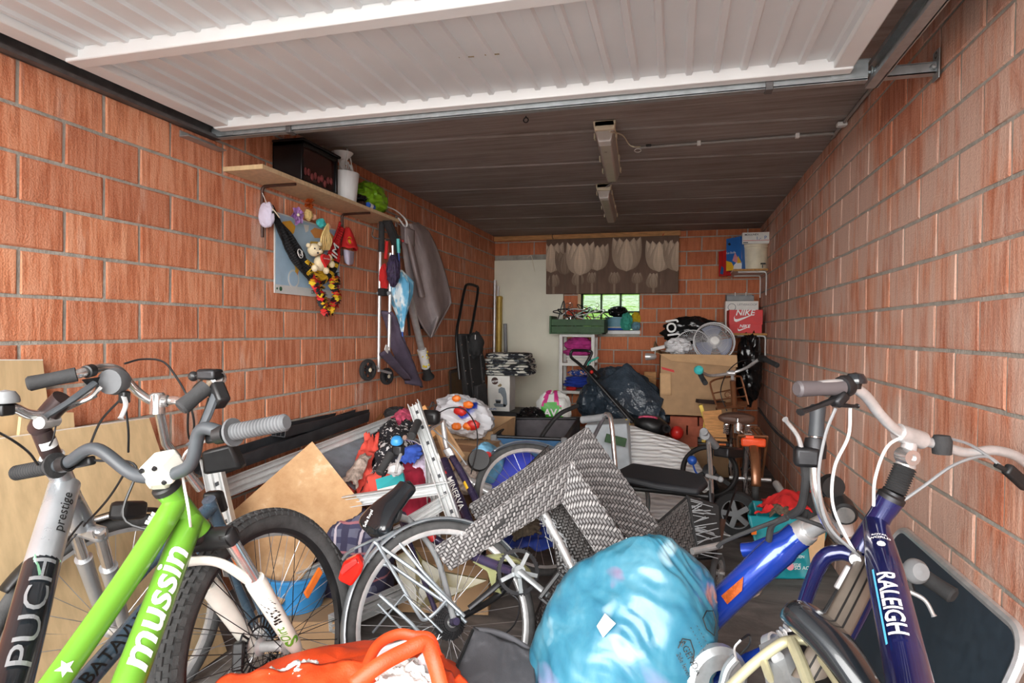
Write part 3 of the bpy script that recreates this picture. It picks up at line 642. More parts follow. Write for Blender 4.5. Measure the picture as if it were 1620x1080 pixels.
for k in range(6):
    a = k*1.047+.3; dy, dz = math.cos(a), math.sin(a)
    def pf(u, v, dy=dy, dz=dz): w_ = math.sin(math.pi*min(1, v*1.05))*.02+.003; l = v*(.055 if dz < .5 else .045); return c+V((.012*v+.012*(u-.5)**2*4-.01*v*v, dy*l-dz*(u-.5)*2*w_, dz*l+dy*(u-.5)*2*w_))
    MB().grid(pf, 6, 8).obj('petal', 'orchid', oc)
MB().ball(c+V((.015, 0, 0)), .009, 8, 6).obj('stamen', 'cream_plastic', oc)
mat('orange_foil', (200, 96, 40), .25, .4, var=.2, scale=60); bw_ = thing('gift_bow', 'orange foil gift bow under the shelf', 'bow', WL(487, 321, .07)); c = WL(487, 321, .075)
for k in range(14):
    d_ = V((R.uniform(.1, 1), R.uniform(-1, 1), R.uniform(-1, 1))).normalized(); u_, w_, _ = frame(d_)
    m = MB(); m.tube([c+d_*.008+(d_*math.sin(t)*.026+u_*math.cos(t)*.009) for t in [k2*math.pi/7 for k2 in range(8)]], .007, 4, flat=.15); m.obj('loop', 'orange_foil', bw_)
# ------------------------------------------------ folded pushchair hung on the wall
mat('purple_fabric', (84, 74, 92), .9, var=.15, bmp=.2, bscale=200); mat('dark_strap', (30, 29, 32), .85, var=.2); mat('navy_floral', (52, 40, 70), .7, var=.5, scale=60)
ps = thing('folded_pushchair', 'folded pushchair with dark purple seat hanging on the left wall', 'pushchair', WL(610, 600, .08))
def TB(pts, r, name, mt, root, n=10, sm=0, **k):
    P = spline(pts, sm) if sm else pts; m = MB(); m.tube(P, r, n, **k); return m.obj(name, mt, root)
TB([WL(604, 352, .10), WL(602, 385, .10), WL(600, 480, .10), WL(599, 588, .10)], .011, 'frame_tube', 'aluminium', ps); TB([WL(618, 400, .16), WL(617, 465, .16), WL(615, 560, .16)], .011, 'frame_tube', 'aluminium', ps)
TB([WL(604, 350, .11), WL(603, 398, .11)], .02, 'handle_grip', 'black_rubber', ps); TB([WL(612, 348, .17), WL(622, 372, .17), WL(628, 392, .16)], .03, 'handle_grip', 'black_rubber', ps)
TB([WL(590, 362, .06), WL(592, 376, .09), WL(634, 380, .16)], .006, 'cross_rod', 'chrome', ps, 6, 5)
for (px, py) in ((637, 381), (632, 379)): MB().ball(WL(px, py, .165), .01, 8, 6).obj('release_knob', 'red_plastic', ps)
m = MB()
def seat(u, v):
    t = v; pl = WL(lerp(602, 640, t**1.1)+2*math.sin(t*9), lerp(492, 606, t), .10); pr_ = WL(lerp(618, 668, t), lerp(496, 613, t**1.15), .17)
    p = lerp(pl, pr_, u); return p+V((.035*math.sin(math.pi*u)+.014*fract((u*1.5, v*3, 0), 2, 3), 0, 0))
m.grid(seat, 20, 30); m.obj('seat_fabric', 'purple_fabric', ps, solid=.02)
m = MB(); m.grid(lambda u, v: lerp(WL(lerp(600, 640, v), lerp(560, 600, v), .12), WL(lerp(610, 650, v), lerp(548, 600, v), .19), u)+V((.02*math.sin(u*3.1), 0, 0)), 10, 14); m.obj('footmuff', 'purple_fabric', ps, solid=.015)
m = MB(); m.poly([WL(610, 545, .235), WL(615, 549, .235), WL(613, 559, .235), WL(608, 553, .235)], (.004, 0, 0)); m.obj('reflective_patch', 'white_plastic', ps)
for (px, py, off, rr) in ((582, 585, .10, .07), (612, 595, .03, .06)):
    c = WL(px, py, off); wh = MB(); wh.lathe(c, (1, -.25, 0), [(rr*.72, -.016), (rr*.95, -.014), (rr, -.006), (rr, .006), (rr*.95, .014), (rr*.72, .016), (rr*.72, -.016)], 28); w_ = wh.obj('wheel', 'black_rubber', ps)
    h = MB()
    for k in range(6):
        u_, v_, d_ = frame(V((1, -.25, 0))); a = k*1.047; h.bar(c, c+(u_*math.cos(a)+v_*math.sin(a))*rr*.74, .012, .012)
    h.lathe(c, (1, -.25, 0), [(0, -.02), (rr*.2, -.02), (rr*.2, .02), (0, .02)], 14); h.obj('wheel_spokes', 'dark_strap', w_); MB().lathe(c, (1, -.25, 0), [(0, .024), (.012, .023), (.014, .019)], 12).obj('hub_cap', 'cream_plastic', w_)
TB([WL(586, 572, .09), WL(600, 585, .10), WL(618, 590, .12)], .009, 'axle', 'aluminium', ps); TB([WL(597, 465, .09), WL(603, 461, .115)], .014, 'joint', 'grey_plastic', ps); TB([WL(614, 464, .155), WL(620, 462, .165)], .014, 'joint', 'grey_plastic', ps)
TB([WL(625, 380, .18), WL(631, 430, .18), WL(642, 470, .19), WL(648, 530, .17)], .009, 'harness_strap', 'dark_strap', ps, 6, 6)
m = blob(WL(607, 440, .12), (.03, .035, .09), 5, .2, 2); m.obj('red_pouch', 'red_cloth', ps); TB([WL(612, 382, .13), WL(610, 410, .13)], .012, 'red_strap', 'red_cloth', ps)
MB().box(WL(606, 462, .12), (.05, .07, .05)).obj('pouch_base', 'dark_strap', ps, bevel=.008)
# umbrellas
ub = thing('blue_umbrella', 'closed light blue patterned umbrella hanging with the pushchair', 'umbrella', WL(637, 530, .2)); a, b_ = WL(630, 385, .2), WL(637, 532, .2)
m, t, b = nodes('umbrella_print'); c_ = ramp(t, ntex(t, coord(t, 'World', (1, 1, .6)), 22, 2), [(.42, srgb(96, 168, 206)), (.5, srgb(130, 190, 220)), (.6, srgb(226, 236, 240))]); t.links.new(c_, b.inputs['Base Color']); b.inputs['Roughness'].default_value = .35
m = MB(); u_, v_, d_ = frame(b_-a)
def um(u, v):
    an = u*2*math.pi; r_ = [.012, .05, .072, .045, .022, .008][min(5, int(v*5))]; i = min(4, int(v*5)); rs = [.014, .075, .07, .045, .022, .007]; r_ = lerp(rs[i], rs[i+1], v*5-i); r_ *= 1+.28*math.sin(an*5+v*2)
    return lerp(lerp(a, b_, .28), lerp(a, b_, .95), v)+(u_*math.cos(an)+v_*math.sin(an))*r_
m.grid(um, 40, 20); m.obj('canopy', 'umbrella_print', ub); TB([a, b_], .006, 'shaft', 'blue_plastic', ub); TB([lerp(a, b_, -.05), lerp(a, b_, .1)], .012, 'handle', 'teal_satin', ub)
u2 = thing('floral_umbrella', 'small dark floral umbrella folded beside the blue umbrella', 'umbrella', WL(622, 450, .2)); blob(WL(622, 428, .21), (.04, .045, .1), 8, .3, 2.4, .7).obj('canopy', 'navy_floral', u2); TB([WL(621, 388, .2), WL(622, 410, .2)], .009, 'handle', 'aluminium', u2)
# printed postal tube / pole with flared foot
pt = thing('silver_pole', 'silver pole with printed sleeve and flared black foot on the left wall', 'pole', WL(676, 595, .1)); a, b_ = WL(643, 452, .13), WL(674, 582, .13)
TB([a, b_], .026, 'tube', 'aluminium', pt, 20); m = MB(); m.cyl(lerp(a, b_, .76), lerp(a, b_, .985), .036, n=24); vcol('sleeve_print', .5); m.obj('sleeve', 'white_plastic', pt)
m = MB()
for k in range(14): 
    p = lerp(a, b_, R.uniform(.78, .97)); u_, v_, d_ = frame(b_-a); an = R.uniform(0, 6.28); m.ball(p+(u_*math.cos(an)+v_*math.sin(an))*.035, R.uniform(.006, .012), 6, 5, col=srgb(*R.choice([(230, 200, 40), (240, 220, 90), (120, 70, 60)])))
stuff(m.obj('sleeve_pattern', 'sleeve_print', pt)); e = (b_-a).normalized(); MB().lathe(b_, e, [(0, 0), (.03, 0), (.032, .05), (.05, .085), (.05, .09), (0, .09)], 24).obj('foot', 'black_rubber', pt)
# wall hook + grey coat
m, t, b = nodes('coat_cloth'); c_ = ramp(t, ntex(t, coord(t, 'World'), 8, 4), [(.3, srgb(164, 154, 154)), (.7, srgb(186, 176, 176))]); t.links.new(c_, b.inputs['Base Color']); b.inputs['Roughness'].default_value = .9; bump(t, b, ntex(t, coord(t, 'World'), 300, 2), .2, .002)
ct = thing('grey_coat', 'grey canvas coat hanging from a hook on the left wall', 'coat', WL(660, 530, .1))
LE = [(634, 356), (636, 385), (640, 420), (646, 455), (652, 480), (660, 500), (672, 522), (681, 534)]; RE = [(661, 352), (678, 366), (690, 390), (699, 415), (706, 438), (712, 462), (714, 480), (684, 532)]
def coat(u, v):
    i = min(6, int(v*7)); f = v*7-i; l = [lerp(LE[i][k], LE[i+1][k], f) for k in (0, 1)]; r_ = [lerp(RE[i][k], RE[i+1][k], f) for k in (0, 1)]
    off = .06+.05*math.sin(math.pi*u)+.022*math.sin(u*11+v*2.5)*(.3+v)+.012*fract((u*2, v*2, 1), 2, 4)
    return WL(lerp(l[0], r_[0], u), lerp(l[1], r_[1], u), off)
m = MB(); m.grid(coat, 40, 40); m.obj('body', 'coat_cloth', ct, solid=.012)
def sleeve(u, v): p = WL(lerp(645, 668, v)+8*(u-.5), lerp(372, 470, v), .125+.03*math.sin(math.pi*u)+.008*math.sin(v*12)); return p
m = MB(); m.grid(sleeve, 12, 24); m.obj('sleeve', 'coat_cloth', ct, solid=.012)
m = MB(); m.grid(lambda u, v: WL(lerp(640, 655, u), lerp(358, 384, v)+6*u, .145+.012*math.sin(3*u)), 8, 8); m.obj('collar', 'coat_cloth', ct, solid=.01)
m = MB(); m.grid(lambda u, v: WL(lerp(646, 664, u)+20*v, lerp(455, 520, v), .05+.01*math.sin(8*u)), 8, 8); m.obj('lining', 'dark_strap', ct, solid=.006)
hk = thing('coat_hook', 'small metal coat hook on the left wall above the coat', 'hook', WL(628, 352, .01)); TB([WL(628, 345, .01), WL(627, 352, .05), WL(634, 355, .07), WL(636, 349, .08)], .006, 'hook', 'chrome', hk, 6, 5)
MB().box(WL(627, 350, .008), (.008, .03, .08)).obj('plate', 'aluminium', hk, bevel=.003)
# ================================================================== along the back wall
def WB(px, py, off=.0): return QY(px, py, YB-off)
# tulip canvas hung from the batten
tp = thing('tulip_canvas', 'wide sepia canvas of tulips hanging on the back wall', 'picture', WB(970, 465, .08))
c00, c10, c01 = WB(864, 465, .08), WB(1073, 464, .06), WB(864, 379, .08)
cx0, cx1, cz0, cz1 = c00.x, c10.x, c00.z, c01.z; yc = YB-.09
mat('canvas_ground', (116, 92, 78), .85, var=.12, scale=6, stretch=(3, 1, .7)); vcol('tulip_print', .85, .06, bmp=.1, bscale=300)
MB().b2((cx0, yc, cz0), (cx1, yc+.03, cz1)).obj('canvas', 'canvas_ground', tp, bevel=.002)
def sep(v): return srgb(int(76+176*v), int(56+172*v), int(46+154*v))
def petal(m, cx, cz, w, h, lean, tone, dep, flip=1):
    nu, nv = 10, 14; rows = []
    for j in range(nv+1):
        v = j/nv; prof = max(0, math.sin(math.pi*v**.62))**.8
        rows.append([V((min(cx1, max(cx0, cx+lean*v**1.5+((i/nu)-.5)*w*prof)), yc-.0006-dep*.0004, min(cz1, max(cz0, cz+v*h)))) for i in range(nu+1)])
    for j in range(nv):
        for i in range(nu):
            u, v = (i+.5)/nu, (j+.5)/nv
            t = tone*(.62+.38*math.sin(math.pi*u)**.7)*(.72+.35*v)+.05*math.sin(u*26+v*3)
            m.add([rows[j][i], rows[j][i+1], rows[j+1][i+1], rows[j+1][i]], [(0, 1, 2, 3)], sep(max(0, min(1, t))))
def stem(m, x, z0, z1, tone, dep): m.add([(x-.012, yc-.0006-dep*.0004, z0), (x+.012, yc-.0006-dep*.0004, z0), (x+.012, yc-.0006-dep*.0004, z1), (x-.012, yc-.0006-dep*.0004, z1)], [(0, 1, 2, 3)], sep(tone))
W_, H_ = cx1-cx0, cz1-cz0; m = MB(); d_ = 0
for (fx, fz, s_, tn) in ((.06, .16, .7, .5), (.25, .18, .7, .55), (.36, .22, .6, .5), (.53, .2, .65, .5), (.70, .2, .6, .5), (.82, .12, .8, .6)):
    x = cx0+fx*W_; stem(m, x, cz0, cz0+fz*H_, .42, d_); d_ += 1
    for o_, w_ in ((-.3, .6), (.3, .6), (0, .7)): petal(m, x+o_*.06*s_, cz0+fz*H_-.02, .24*s_*w_, .2*s_, o_*.07, tn, d_); d_ += 1
for (fx, fz, s_, tn) in ((.04, .42, 1.1, .85), (.15, .38, .85, .45), (.40, .44, .95, .85), (.62, .42, 1.2, .85), (.86, .40, 1.1, .9), (.99, .40, 1.1, .8), (.27, .36, 1.2, .95)):
    x = cx0+fx*W_; stem(m, x, cz0, cz0+fz*H_, .2, d_); d_ += 1
    for o_, w_, t2 in ((-.75, .55, .9), (.75, .55, .85), (-.4, .7, .95), (.4, .7, .9), (0, .75, 1)): petal(m, x+o_*.05*s_, cz0+fz*H_-.02+.03*abs(o_), .25*s_*w_, .29*s_*(1-.03*abs(o_)), o_*.11*s_, tn*t2, d_); d_ += 1
stuff(m.obj('tulip_print', 'tulip_print', tp, smooth=0))
for (px, c_) in ((1050, 'ink_red'), (875, 'dark_steel')): 
    a = WB(px, 378, .05); TB([a, a+V((-.01, .0, .04)), a+V((.03, .01, .08)), a+V((.05, .02, .06))], .004, 'hanging_hook', c_, tp, 6, 4)
# keys/wire hanging above the door
kw = thing('hanging_wire', 'bent wire hanging from the bricks above the cream door', 'wire', WB(843, 430, .06)); TB([WB(834, 408, .02), WB(840, 404, .05), WB(843, 415, .06), WB(846, 430, .06)], .003, 'wire', 'cream_plastic', kw, 5, 5)
# rolled tubes in the corner
for i, (px, py0, py1, r_, mt, lab) in enumerate(((783, 443, 575, .016, 'aluminium', 'thin metal curtain rail standing in the corner beside the door'), (790, 470, 575, .035, 'gold_roll', 'gold paper roll standing in the corner beside the door'), (788, 452, 500, .012, 'white_plastic', 'slim white tube standing behind the gold roll'), (799, 512, 575, .02, 'grey_plastic', 'short grey tube leaning right of the gold roll'))):
    if 'gold_roll' not in MT: mat('gold_roll', (196, 164, 80), .45, .3, var=.12)
    a = WB(px, py0, .1 if i else .18); b_ = V((a.x+(.06 if i == 3 else .01), a.y-.06, .01)); m = MB()
    m.lathe(a, b_-a, [(r_*.75, .02), (r_*.75, 0), (r_, 0), (r_, (b_-a).length), (0, (b_-a).length)], 18); t_ = thing('rolled_tube' if i in (1,) else 'upright_tube', lab, 'tube', b_)
    m.obj('tube', mt, t_)
    if i == 1: MB().lathe(a, a-b_, [(r_*1.12, -.02), (r_*1.15, .0), (r_*.9, .012)], 18).obj('end_flare', mt, t_)
# ------------------------------------------------ black folding hand cart + framed board
hc = thing('folding_cart', 'black folded trolley with tall looped handle against the left wall', 'trolley', (XL+.2, 5.5, 0)); K = lambda px, py, X: QX(px, py, X)
TB([K(727, 600, -1.80), K(722, 534, -1.84), K(728, 495, -1.86), K(735, 458, -1.88), K(740, 450, -1.88), K(752, 452, -1.86), K(756, 460, -1.85), K(748, 510, -1.82), K(744, 535, -1.80), K(752, 560, -1.78)], .013, 'handle', 'black_plastic', hc, 10, 8)
m = MB(); P = [K(728, 528, -1.80), K(757, 528, -1.72), K(768, 570, -1.72), K(768, 668, -1.66), K(745, 668, -1.72)]
m.poly(P, (-.06, .03, 0)); m.obj('bag', 'black_rubber', hc, bevel=.015)
for (a, b_) in (((727, 535), (746, 662)), ((738, 530), (753, 662)), ((757, 530), (769, 660))):
    m = MB(); p0, p1 = K(*a, -1.70), K(*b_, -1.62); m.bar(p0, p1, .014, .014); rl = m.obj('rail', 'black_plastic', hc, bevel=.003)
    for k in range(6): MB().ball(lerp(p0, p1, .08+.16*k)+V((.012, -.004, 0)), .0055, 6, 5).obj('rivet', 'chrome', rl)
m = blob(K(752, 545, -1.72), (.07, .09, .12), 3, .2, 1.8); m.obj('pocket', 'black_rubber', hc); MB().box(K(752, 533, -1.62), (.006, .012, .04)).obj('label', 'white_plastic', hc, bevel=.002)
m = MB(); m.poly([K(755, 610, -1.6), K(770, 606, -1.55), K(775, 660, -1.55), K(757, 668, -1.6)], (-.04, .02, 0)); m.obj('lower_flap', 'black_rubber', hc, bevel=.01)
pf_ = thing('framed_board', 'brown framed board leaning on the left wall behind the trolley', 'frame', (XL+.1, 5.4, .3)); mat('brown_board', (104, 72, 40), .6, var=.15); mat('dark_wood', (48, 34, 28), .5, var=.2)
q = [K(709, 588, XL+.03), K(738, 580, XL+.03), K(740, 680, XL+.16), K(712, 690, XL+.16)]; n_ = V((.02, -.004, .0)); m = MB(); m.hexa(q, [p+n_ for p in q]); m.obj('panel', 'brown_board', pf_)
for i in range(4): MB().bar(q[i]+n_, q[(i+1) % 4]+n_, .02, .03).obj('frame_rail', 'dark_wood', pf_, bevel=.003)
# ------------------------------------------------ coffee-machine carton, black case, camouflage cushions
yq = 5.42; cbase = QY(770, 648, yq); bx0, bx1 = QY(771, 648, yq).x, QY(806, 650, yq).x; z0, z1 = QY(788, 650, yq).z, QY(788, 594, yq).z
bc = thing('black_case', 'flat black case under the coffee machine carton', 'case', (bx0+.15, yq+.2, z0-.12)); MB().b2((bx0-.02, yq-.05, z0-.11), (bx1+.14, yq+.36, z0)).obj('case', 'black_plastic', bc, bevel=.008); MB().b2((bx0-.022, yq-.052, z0-.05), (bx1+.142, yq+.362, z0-.044)).obj('seam', 'dark_steel', bc, smooth=0)
MB().b2((bx0+.06, yq-.056, z0-.07), (bx0+.12, yq-.05, z0-.055)).obj('latch', 'dark_steel', bc, bevel=.002)
cf = thing('coffee_machine_carton', 'white coffee machine carton with a grey machine printed on front', 'carton', (bx0, yq, z0)); dy = .2
MB().b2((bx0, yq, z0), (bx1, yq+dy, z1)).obj('carton', 'white_melamine', cf, bevel=.003); w0, h0 = bx1-bx0, z1-z0
mat('coffee_brown', (62, 34, 24), .6, var=.2); mat('machine_grey', (120, 130, 138), .5, var=.1); fp_ = lambda x, z, l=.001: V((bx0+x*w0, yq-l, z0+z*h0))
MB().lathe(fp_(.33, .85, .0), (0, -1, 0), [(0, 0), (.034, 0), (.034, .001), (0, .001)], 26).obj('logo_disc', 'coffee_brown', cf, smooth=0)
text('Senseo', on_plane(fp_(.36, .85, .0015), (1, 0, .18), (0, 0, 1), .001), .036, .012).obj('logo_letters', 'ink_white', cf, smooth=0)
MB().poly([fp_(a, b_, .002) for a, b_ in ((.46, .72), (.58, .78), (.66, .74), (.6, .69), (.48, .69))], (0, .001, 0)).obj('coffee_pour_print', 'stain_brown', cf, smooth=0)
m = MB()
for poly in ([(.5, .62), (.62, .68), (.78, .66), (.86, .5), (.9, .2), (.84, .14), (.72, .14), (.7, .4), (.6, .5), (.5, .52)], [(.28, .18), (.36, .12), (.82, .12), (.86, .16), (.8, .2), (.34, .22)], [(.38, .24), (.6, .24), (.62, .32), (.36, .32)]): m.poly([fp_(a, b_, .002) for a, b_ in poly], (0, .001, 0))
stuff(m.obj('machine_print', 'machine_grey', cf, smooth=0)); m = MB(); m.poly([fp_(a, b_, .003) for a, b_ in ((.40, .22), (.6, .22), (.61, .29), (.39, .29))], (0, .001, 0)); m.obj('cup_print', 'ink_black', cf, smooth=0)
mat('ink_blue', (46, 104, 170), .6, var=0); text('PHILIPS', on_plane(fp_(.22, .05, .001), (1, 0, 0), (0, 0, 1)), .026, .012).obj('brand_letters', 'ink_blue', cf, smooth=0)
m, t, b = nodes('camouflage'); nn_ = ntex(t, coord(t, 'World', (1, 1, 1.6)), 13, 2, .5, .8); c_ = ramp(t, nn_, [(0, srgb(34, 36, 42)), (.47, srgb(34, 36, 42)), (.475, srgb(92, 98, 104)), (.515, srgb(92, 98, 104)), (.52, srgb(206, 204, 194)), (1, srgb(206, 204, 194))], 'CONSTANT'); t.links.new(c_, b.inputs['Base Color']); b.inputs['Roughness'].default_value = .85
for i in range(4):
    zz = z1+.004+i*.052; x0_, x1_ = QY(766+2*(i % 2), 590, yq).x, QY(838-3*(i == 3)+(0 if i < 2 else -2), 590, yq).x
    t_ = thing('camouflage_cushion', ['bottom', 'second from bottom', 'second from top', 'topmost'][i]+' camouflage seat cushion stacked on the coffee machine carton', 'cushion', ((x0_+x1_)/2, yq+.1, zz), 'stacked camouflage cushions')
    cx_, hx, hy = (x0_+x1_)/2, (x1_-x0_)/2, .19
    def cu(u, v): return 0
    m = blob((cx_, yq+.14, zz+.025), (hx, hy, .026), 20+i, .08, 2.2, .5, 40, 20, power=.35); m.obj('cushion', 'camouflage', t_)
    m = MB(); m.tube(spline([V((cx_+hx*sx*.97, yq+.14+hy*sy*.97, zz+.025)) for sx, sy in ((-1, -.5), (-.9, -1), (0, -1.02), (.9, -1), (1, -.5))], 8), .004, 6); m.obj('piping', 'dark_strap', t_)
# ------------------------------------------------ white shelf unit with folded textiles
ux0, ux1, uy0, uy1, uz1 = -1.2, -.825, 6.36, 6.645, 1.205
un = thing('shelf_unit', 'narrow white open shelf unit under the green crate', 'shelf', ((ux0+ux1)/2, 6.5, 0))
for x in (ux0, ux1-.035):
    for y_ in (uy0, uy1-.03): MB().b2((x, y_, .0), (x+.035, y_+.03, uz1)).obj('post', 'white_melamine', un, bevel=.002)
for z in (.16, .575, .87, uz1-.03): MB().b2((ux0+.002, uy0+.002, z), (ux1-.002, uy1-.002, z+.03)).obj('shelf', 'white_melamine', un, bevel=.002)
mat('pink_fleece', (190, 60, 140), .9, var=.2, scale=12); mat('blue_cloth', (36, 66, 170), .85, var=.18)
pk = thing('pink_blanket', 'bundled pink blanket in the top of the white shelf unit', 'blanket', (-1.01, 6.5, 1.05)); blob((-1.005, 6.49, 1.095), (.15, .12, .075), 6, .28, 2.2, .7).obj('upper_fold', 'pink_fleece', pk); blob((-1.02, 6.44, 1.012), (.145, .1, .04), 8, .25, 2.2, .7).obj('lower_fold', 'pink_fleece', pk)
for i in range(5):
    c_ = ['white_melamine', 'grey_plastic', 'cream_plastic', 'dark_wood', 'white_plastic'][i]; zz = .902+i*.0155; w_ = R.uniform(.2, .25)
    t_ = thing('stacked_magazine', ['lowest', 'second', 'third', 'fourth', 'top'][i]+' of five flat books lying under the pink blanket', 'book', (-1.01, 6.45, zz), 'books under the pink blanket'); MB().b2((-1.01-w_/2, 6.37, zz), (-1.01+w_/2, 6.6, zz+.002)).obj('cover', c_, t_, smooth=0); MB().b2((-1.01-w_/2+.003, 6.372, zz+.002), (-1.01+w_/2-.003, 6.6, zz+.012)).obj('pages', 'white_melamine', t_, smooth=0); MB().b2((-1.01-w_/2, 6.37, zz+.012), (-1.01+w_/2, 6.6, zz+.0145)).obj('cover', c_, t_, smooth=0)
bl = thing('blue_cloth_bundle', 'blue folded cloth in the lower shelf compartment', 'cloth', (-1.01, 6.48, .62)); 
for i in range(3): blob((-1.01+.01*i, 6.47, .665+.032*i), (.155, .11, .028), 12+i, .25, 2.2, .6, 40, 20).obj('fold', 'blue_cloth', bl)
m, t, b = nodes('patterned_cotton'); v_ = N(t, 'ShaderNodeTexVoronoi'); v_.inputs['Scale'].default_value = 38; t.links.new(coord(t, 'World'), v_.inputs['Vector']); t.links.new(ramp(t, v_.outputs['Distance'], [(.0, srgb(206, 90, 40)), (.3, srgb(226, 220, 210)), (.45, srgb(40, 70, 150)), (1, srgb(34, 60, 140))], 'CONSTANT'), b.inputs['Base Color']); b.inputs['Roughness'].default_value = .85
tag(blob((-1.0, 6.47, .79), (.12, .09, .035), 3, .25, 2.2, nu=32, nv=20).obj('patterned_cloth', 'patterned_cotton'), 'patterned cotton cloth on top of the blue bundle', 'cloth')
tag(blob((-1.08, 6.44, .625), (.06, .05, .022), 4, .3, 2.5, nu=24, nv=16).obj('red_cloth_scrap', 'red_cloth'), 'small red cloth at the bottom of the white shelf unit', 'cloth')
# ------------------------------------------------ green crate of clothes hangers
mat('green_paint', (62, 96, 62), .6, var=.15); gx0, gx1, gz0, gz1, gy0, gy1 = -1.29, -.715, 1.207, 1.395, 6.27, 6.6
cr = thing('green_crate', 'green painted wooden crate on the white shelf unit', 'crate', (-1, 6.45, gz0))
for k in range(2): MB().b2((gx0+.022, gy0, gz0+.014+.072*k), (gx1-.0, gy0+.014, gz0+.082+.072*k)).obj('board', 'green_paint', cr, bevel=.003); MB().b2((gx0+.022, gy1-.014, gz0+.014+.072*k), (gx1, gy1, gz0+.082+.072*k)).obj('board', 'green_paint', cr, bevel=.003)
MB().b2((gx0, gy0-.002, gz0), (gx0+.02, gy1, gz1)).obj('end_board', 'green_paint', cr, bevel=.003); MB().b2((gx1-.02, gy0+.015, gz0+.02), (gx1, gy1-.015, gz1-.03)).obj('end_board', 'green_paint', cr, bevel=.003); MB().b2((gx0+.02, gy0, gz0), (gx1-.02, gy1, gz0+.012)).obj('bottom', 'green_paint', cr, smooth=0)
mat('mint_plastic', (170, 214, 196), .4, var=.1); hm = ['black_plastic', 'black_plastic', 'dark_strap', 'white_plastic', 'black_plastic', 'red_plastic', 'mint_plastic', 'black_plastic', 'white_plastic', 'dark_wood']
def hanger(c, rot, mt, lab, s_=1):
    t_ = thing('clothes_hanger', lab, 'hanger', c, 'hangers heaped in the green crate'); c = V(c); T = lambda x, z: c+rot@V((x*s_, 0, z*s_))
    m = MB(); m.tube(spline([T(-.19, 0), T(-.17, .015), T(0, .085), T(.17, .015), T(.19, 0), T(.17, -.012), T(0, -.012), T(-.17, -.012)], 4, True), .0055, 6, True); m.obj('body', mt, t_); m = MB(); m.tube(spline([T(0, .085), T(0, .115), T(.025, .13), T(.03, .155), T(.01, .175), T(-.02, .165)], 5), .003, 6); m.obj('hook', 'chrome' if mt != 'red_plastic' else mt, t_)
words = ['black hanger sticking out left of the crate', 'black hanger standing tall in the crate', 'dark hanger lying across the crate', 'white hanger lying in the crate front', 'black hanger tilted in the crate middle', 'red hanger at the top of the heap', 'mint hanger at the right of the crate', 'black hanger at the right rim of the crate', 'white hanger at the back of the crate', 'brown wooden hanger in the crate']
for i in range(10):
    e = Matrix.Rotation(R.uniform(-.5, .5), 3, 'Z')@Matrix.Rotation([1.9, .2, .5, -.4, 2.6, .4, -.8, .9, 2.9, .1][i], 3, 'Y')@Matrix.Rotation(R.uniform(-.6, .6), 3, 'X')
    hanger((gx0+.1+.04*i+R.uniform(-.02, .02), gy0+.08+.1*R.random(), gz1-.03+.06*R.random()+(.04 if i == 1 else 0)), e, hm[i], words[i], .8)
# window-sill things
bk = thing('blue_basket', 'light blue plastic basket on the window sill', 'basket', (-.83, YB-.02, WZ0)); sx = lambda px, py: QY(px, py, YB-.02); a = sx(958, 518); zb = WZ0+.006; cxb = sx(976, 500).x
mat('basket_blue', (112, 158, 176), .5, var=.1); m = MB(); m.lathe((cxb, YB-.02, zb), (0, 0, 1), [(0, .004), (.105, .004), (.12, .12), (.128, .125), (.128, .14), (.114, .14), (.1, .01), (0, .01)], 24); m.obj('tub', 'basket_blue', bk); MB().torus((cxb, YB-.02, zb+.03), (0, 0, 1), .111, .006, 30, 6).obj('yellow_band', 'cream_plastic', bk); MB().lathe((cxb, YB-.02, zb), (0, 0, 1), [(.106, .002), (.110, .022)], 24).obj('blue_base', 'blue_plastic', bk)
tag(blob((cxb+.01, YB-.02, zb+.2), (.1, .08, .06), 3, .3, 2, .7).obj('black_pouch', 'black_bag'), 'black glossy pouch heaped in the blue basket', 'bag'); mat('mint_cloth', (60, 160, 140), .8, var=.15); mat('yellow_cloth', (212, 180, 30), .7, var=.12)
tag(blob((sx(992, 500).x, YB-.11, zb+.085), (.06, .05, .088), 5, .35, 2.2, .6, floor=zb).obj('mint_cloth', 'mint_cloth'), 'mint green cloth hanging beside the blue basket', 'cloth'); tag(blob((sx(1006, 500).x, YB+.0, zb+.13), (.05, .045, .06), 6, .4, 2.2, .6).obj('yellow_cloth', 'yellow_cloth'), 'yellow cloth at the right of the window sill', 'cloth'); tag(blob((sx(1006, 516).x, YB-.03, zb+.045), (.05, .05, .045), 7, .3, 2.2, .7, floor=zb).obj('blue_film_bundle', 'basket_blue'), 'blue shiny bundle at the right end of the window sill', 'bundle')
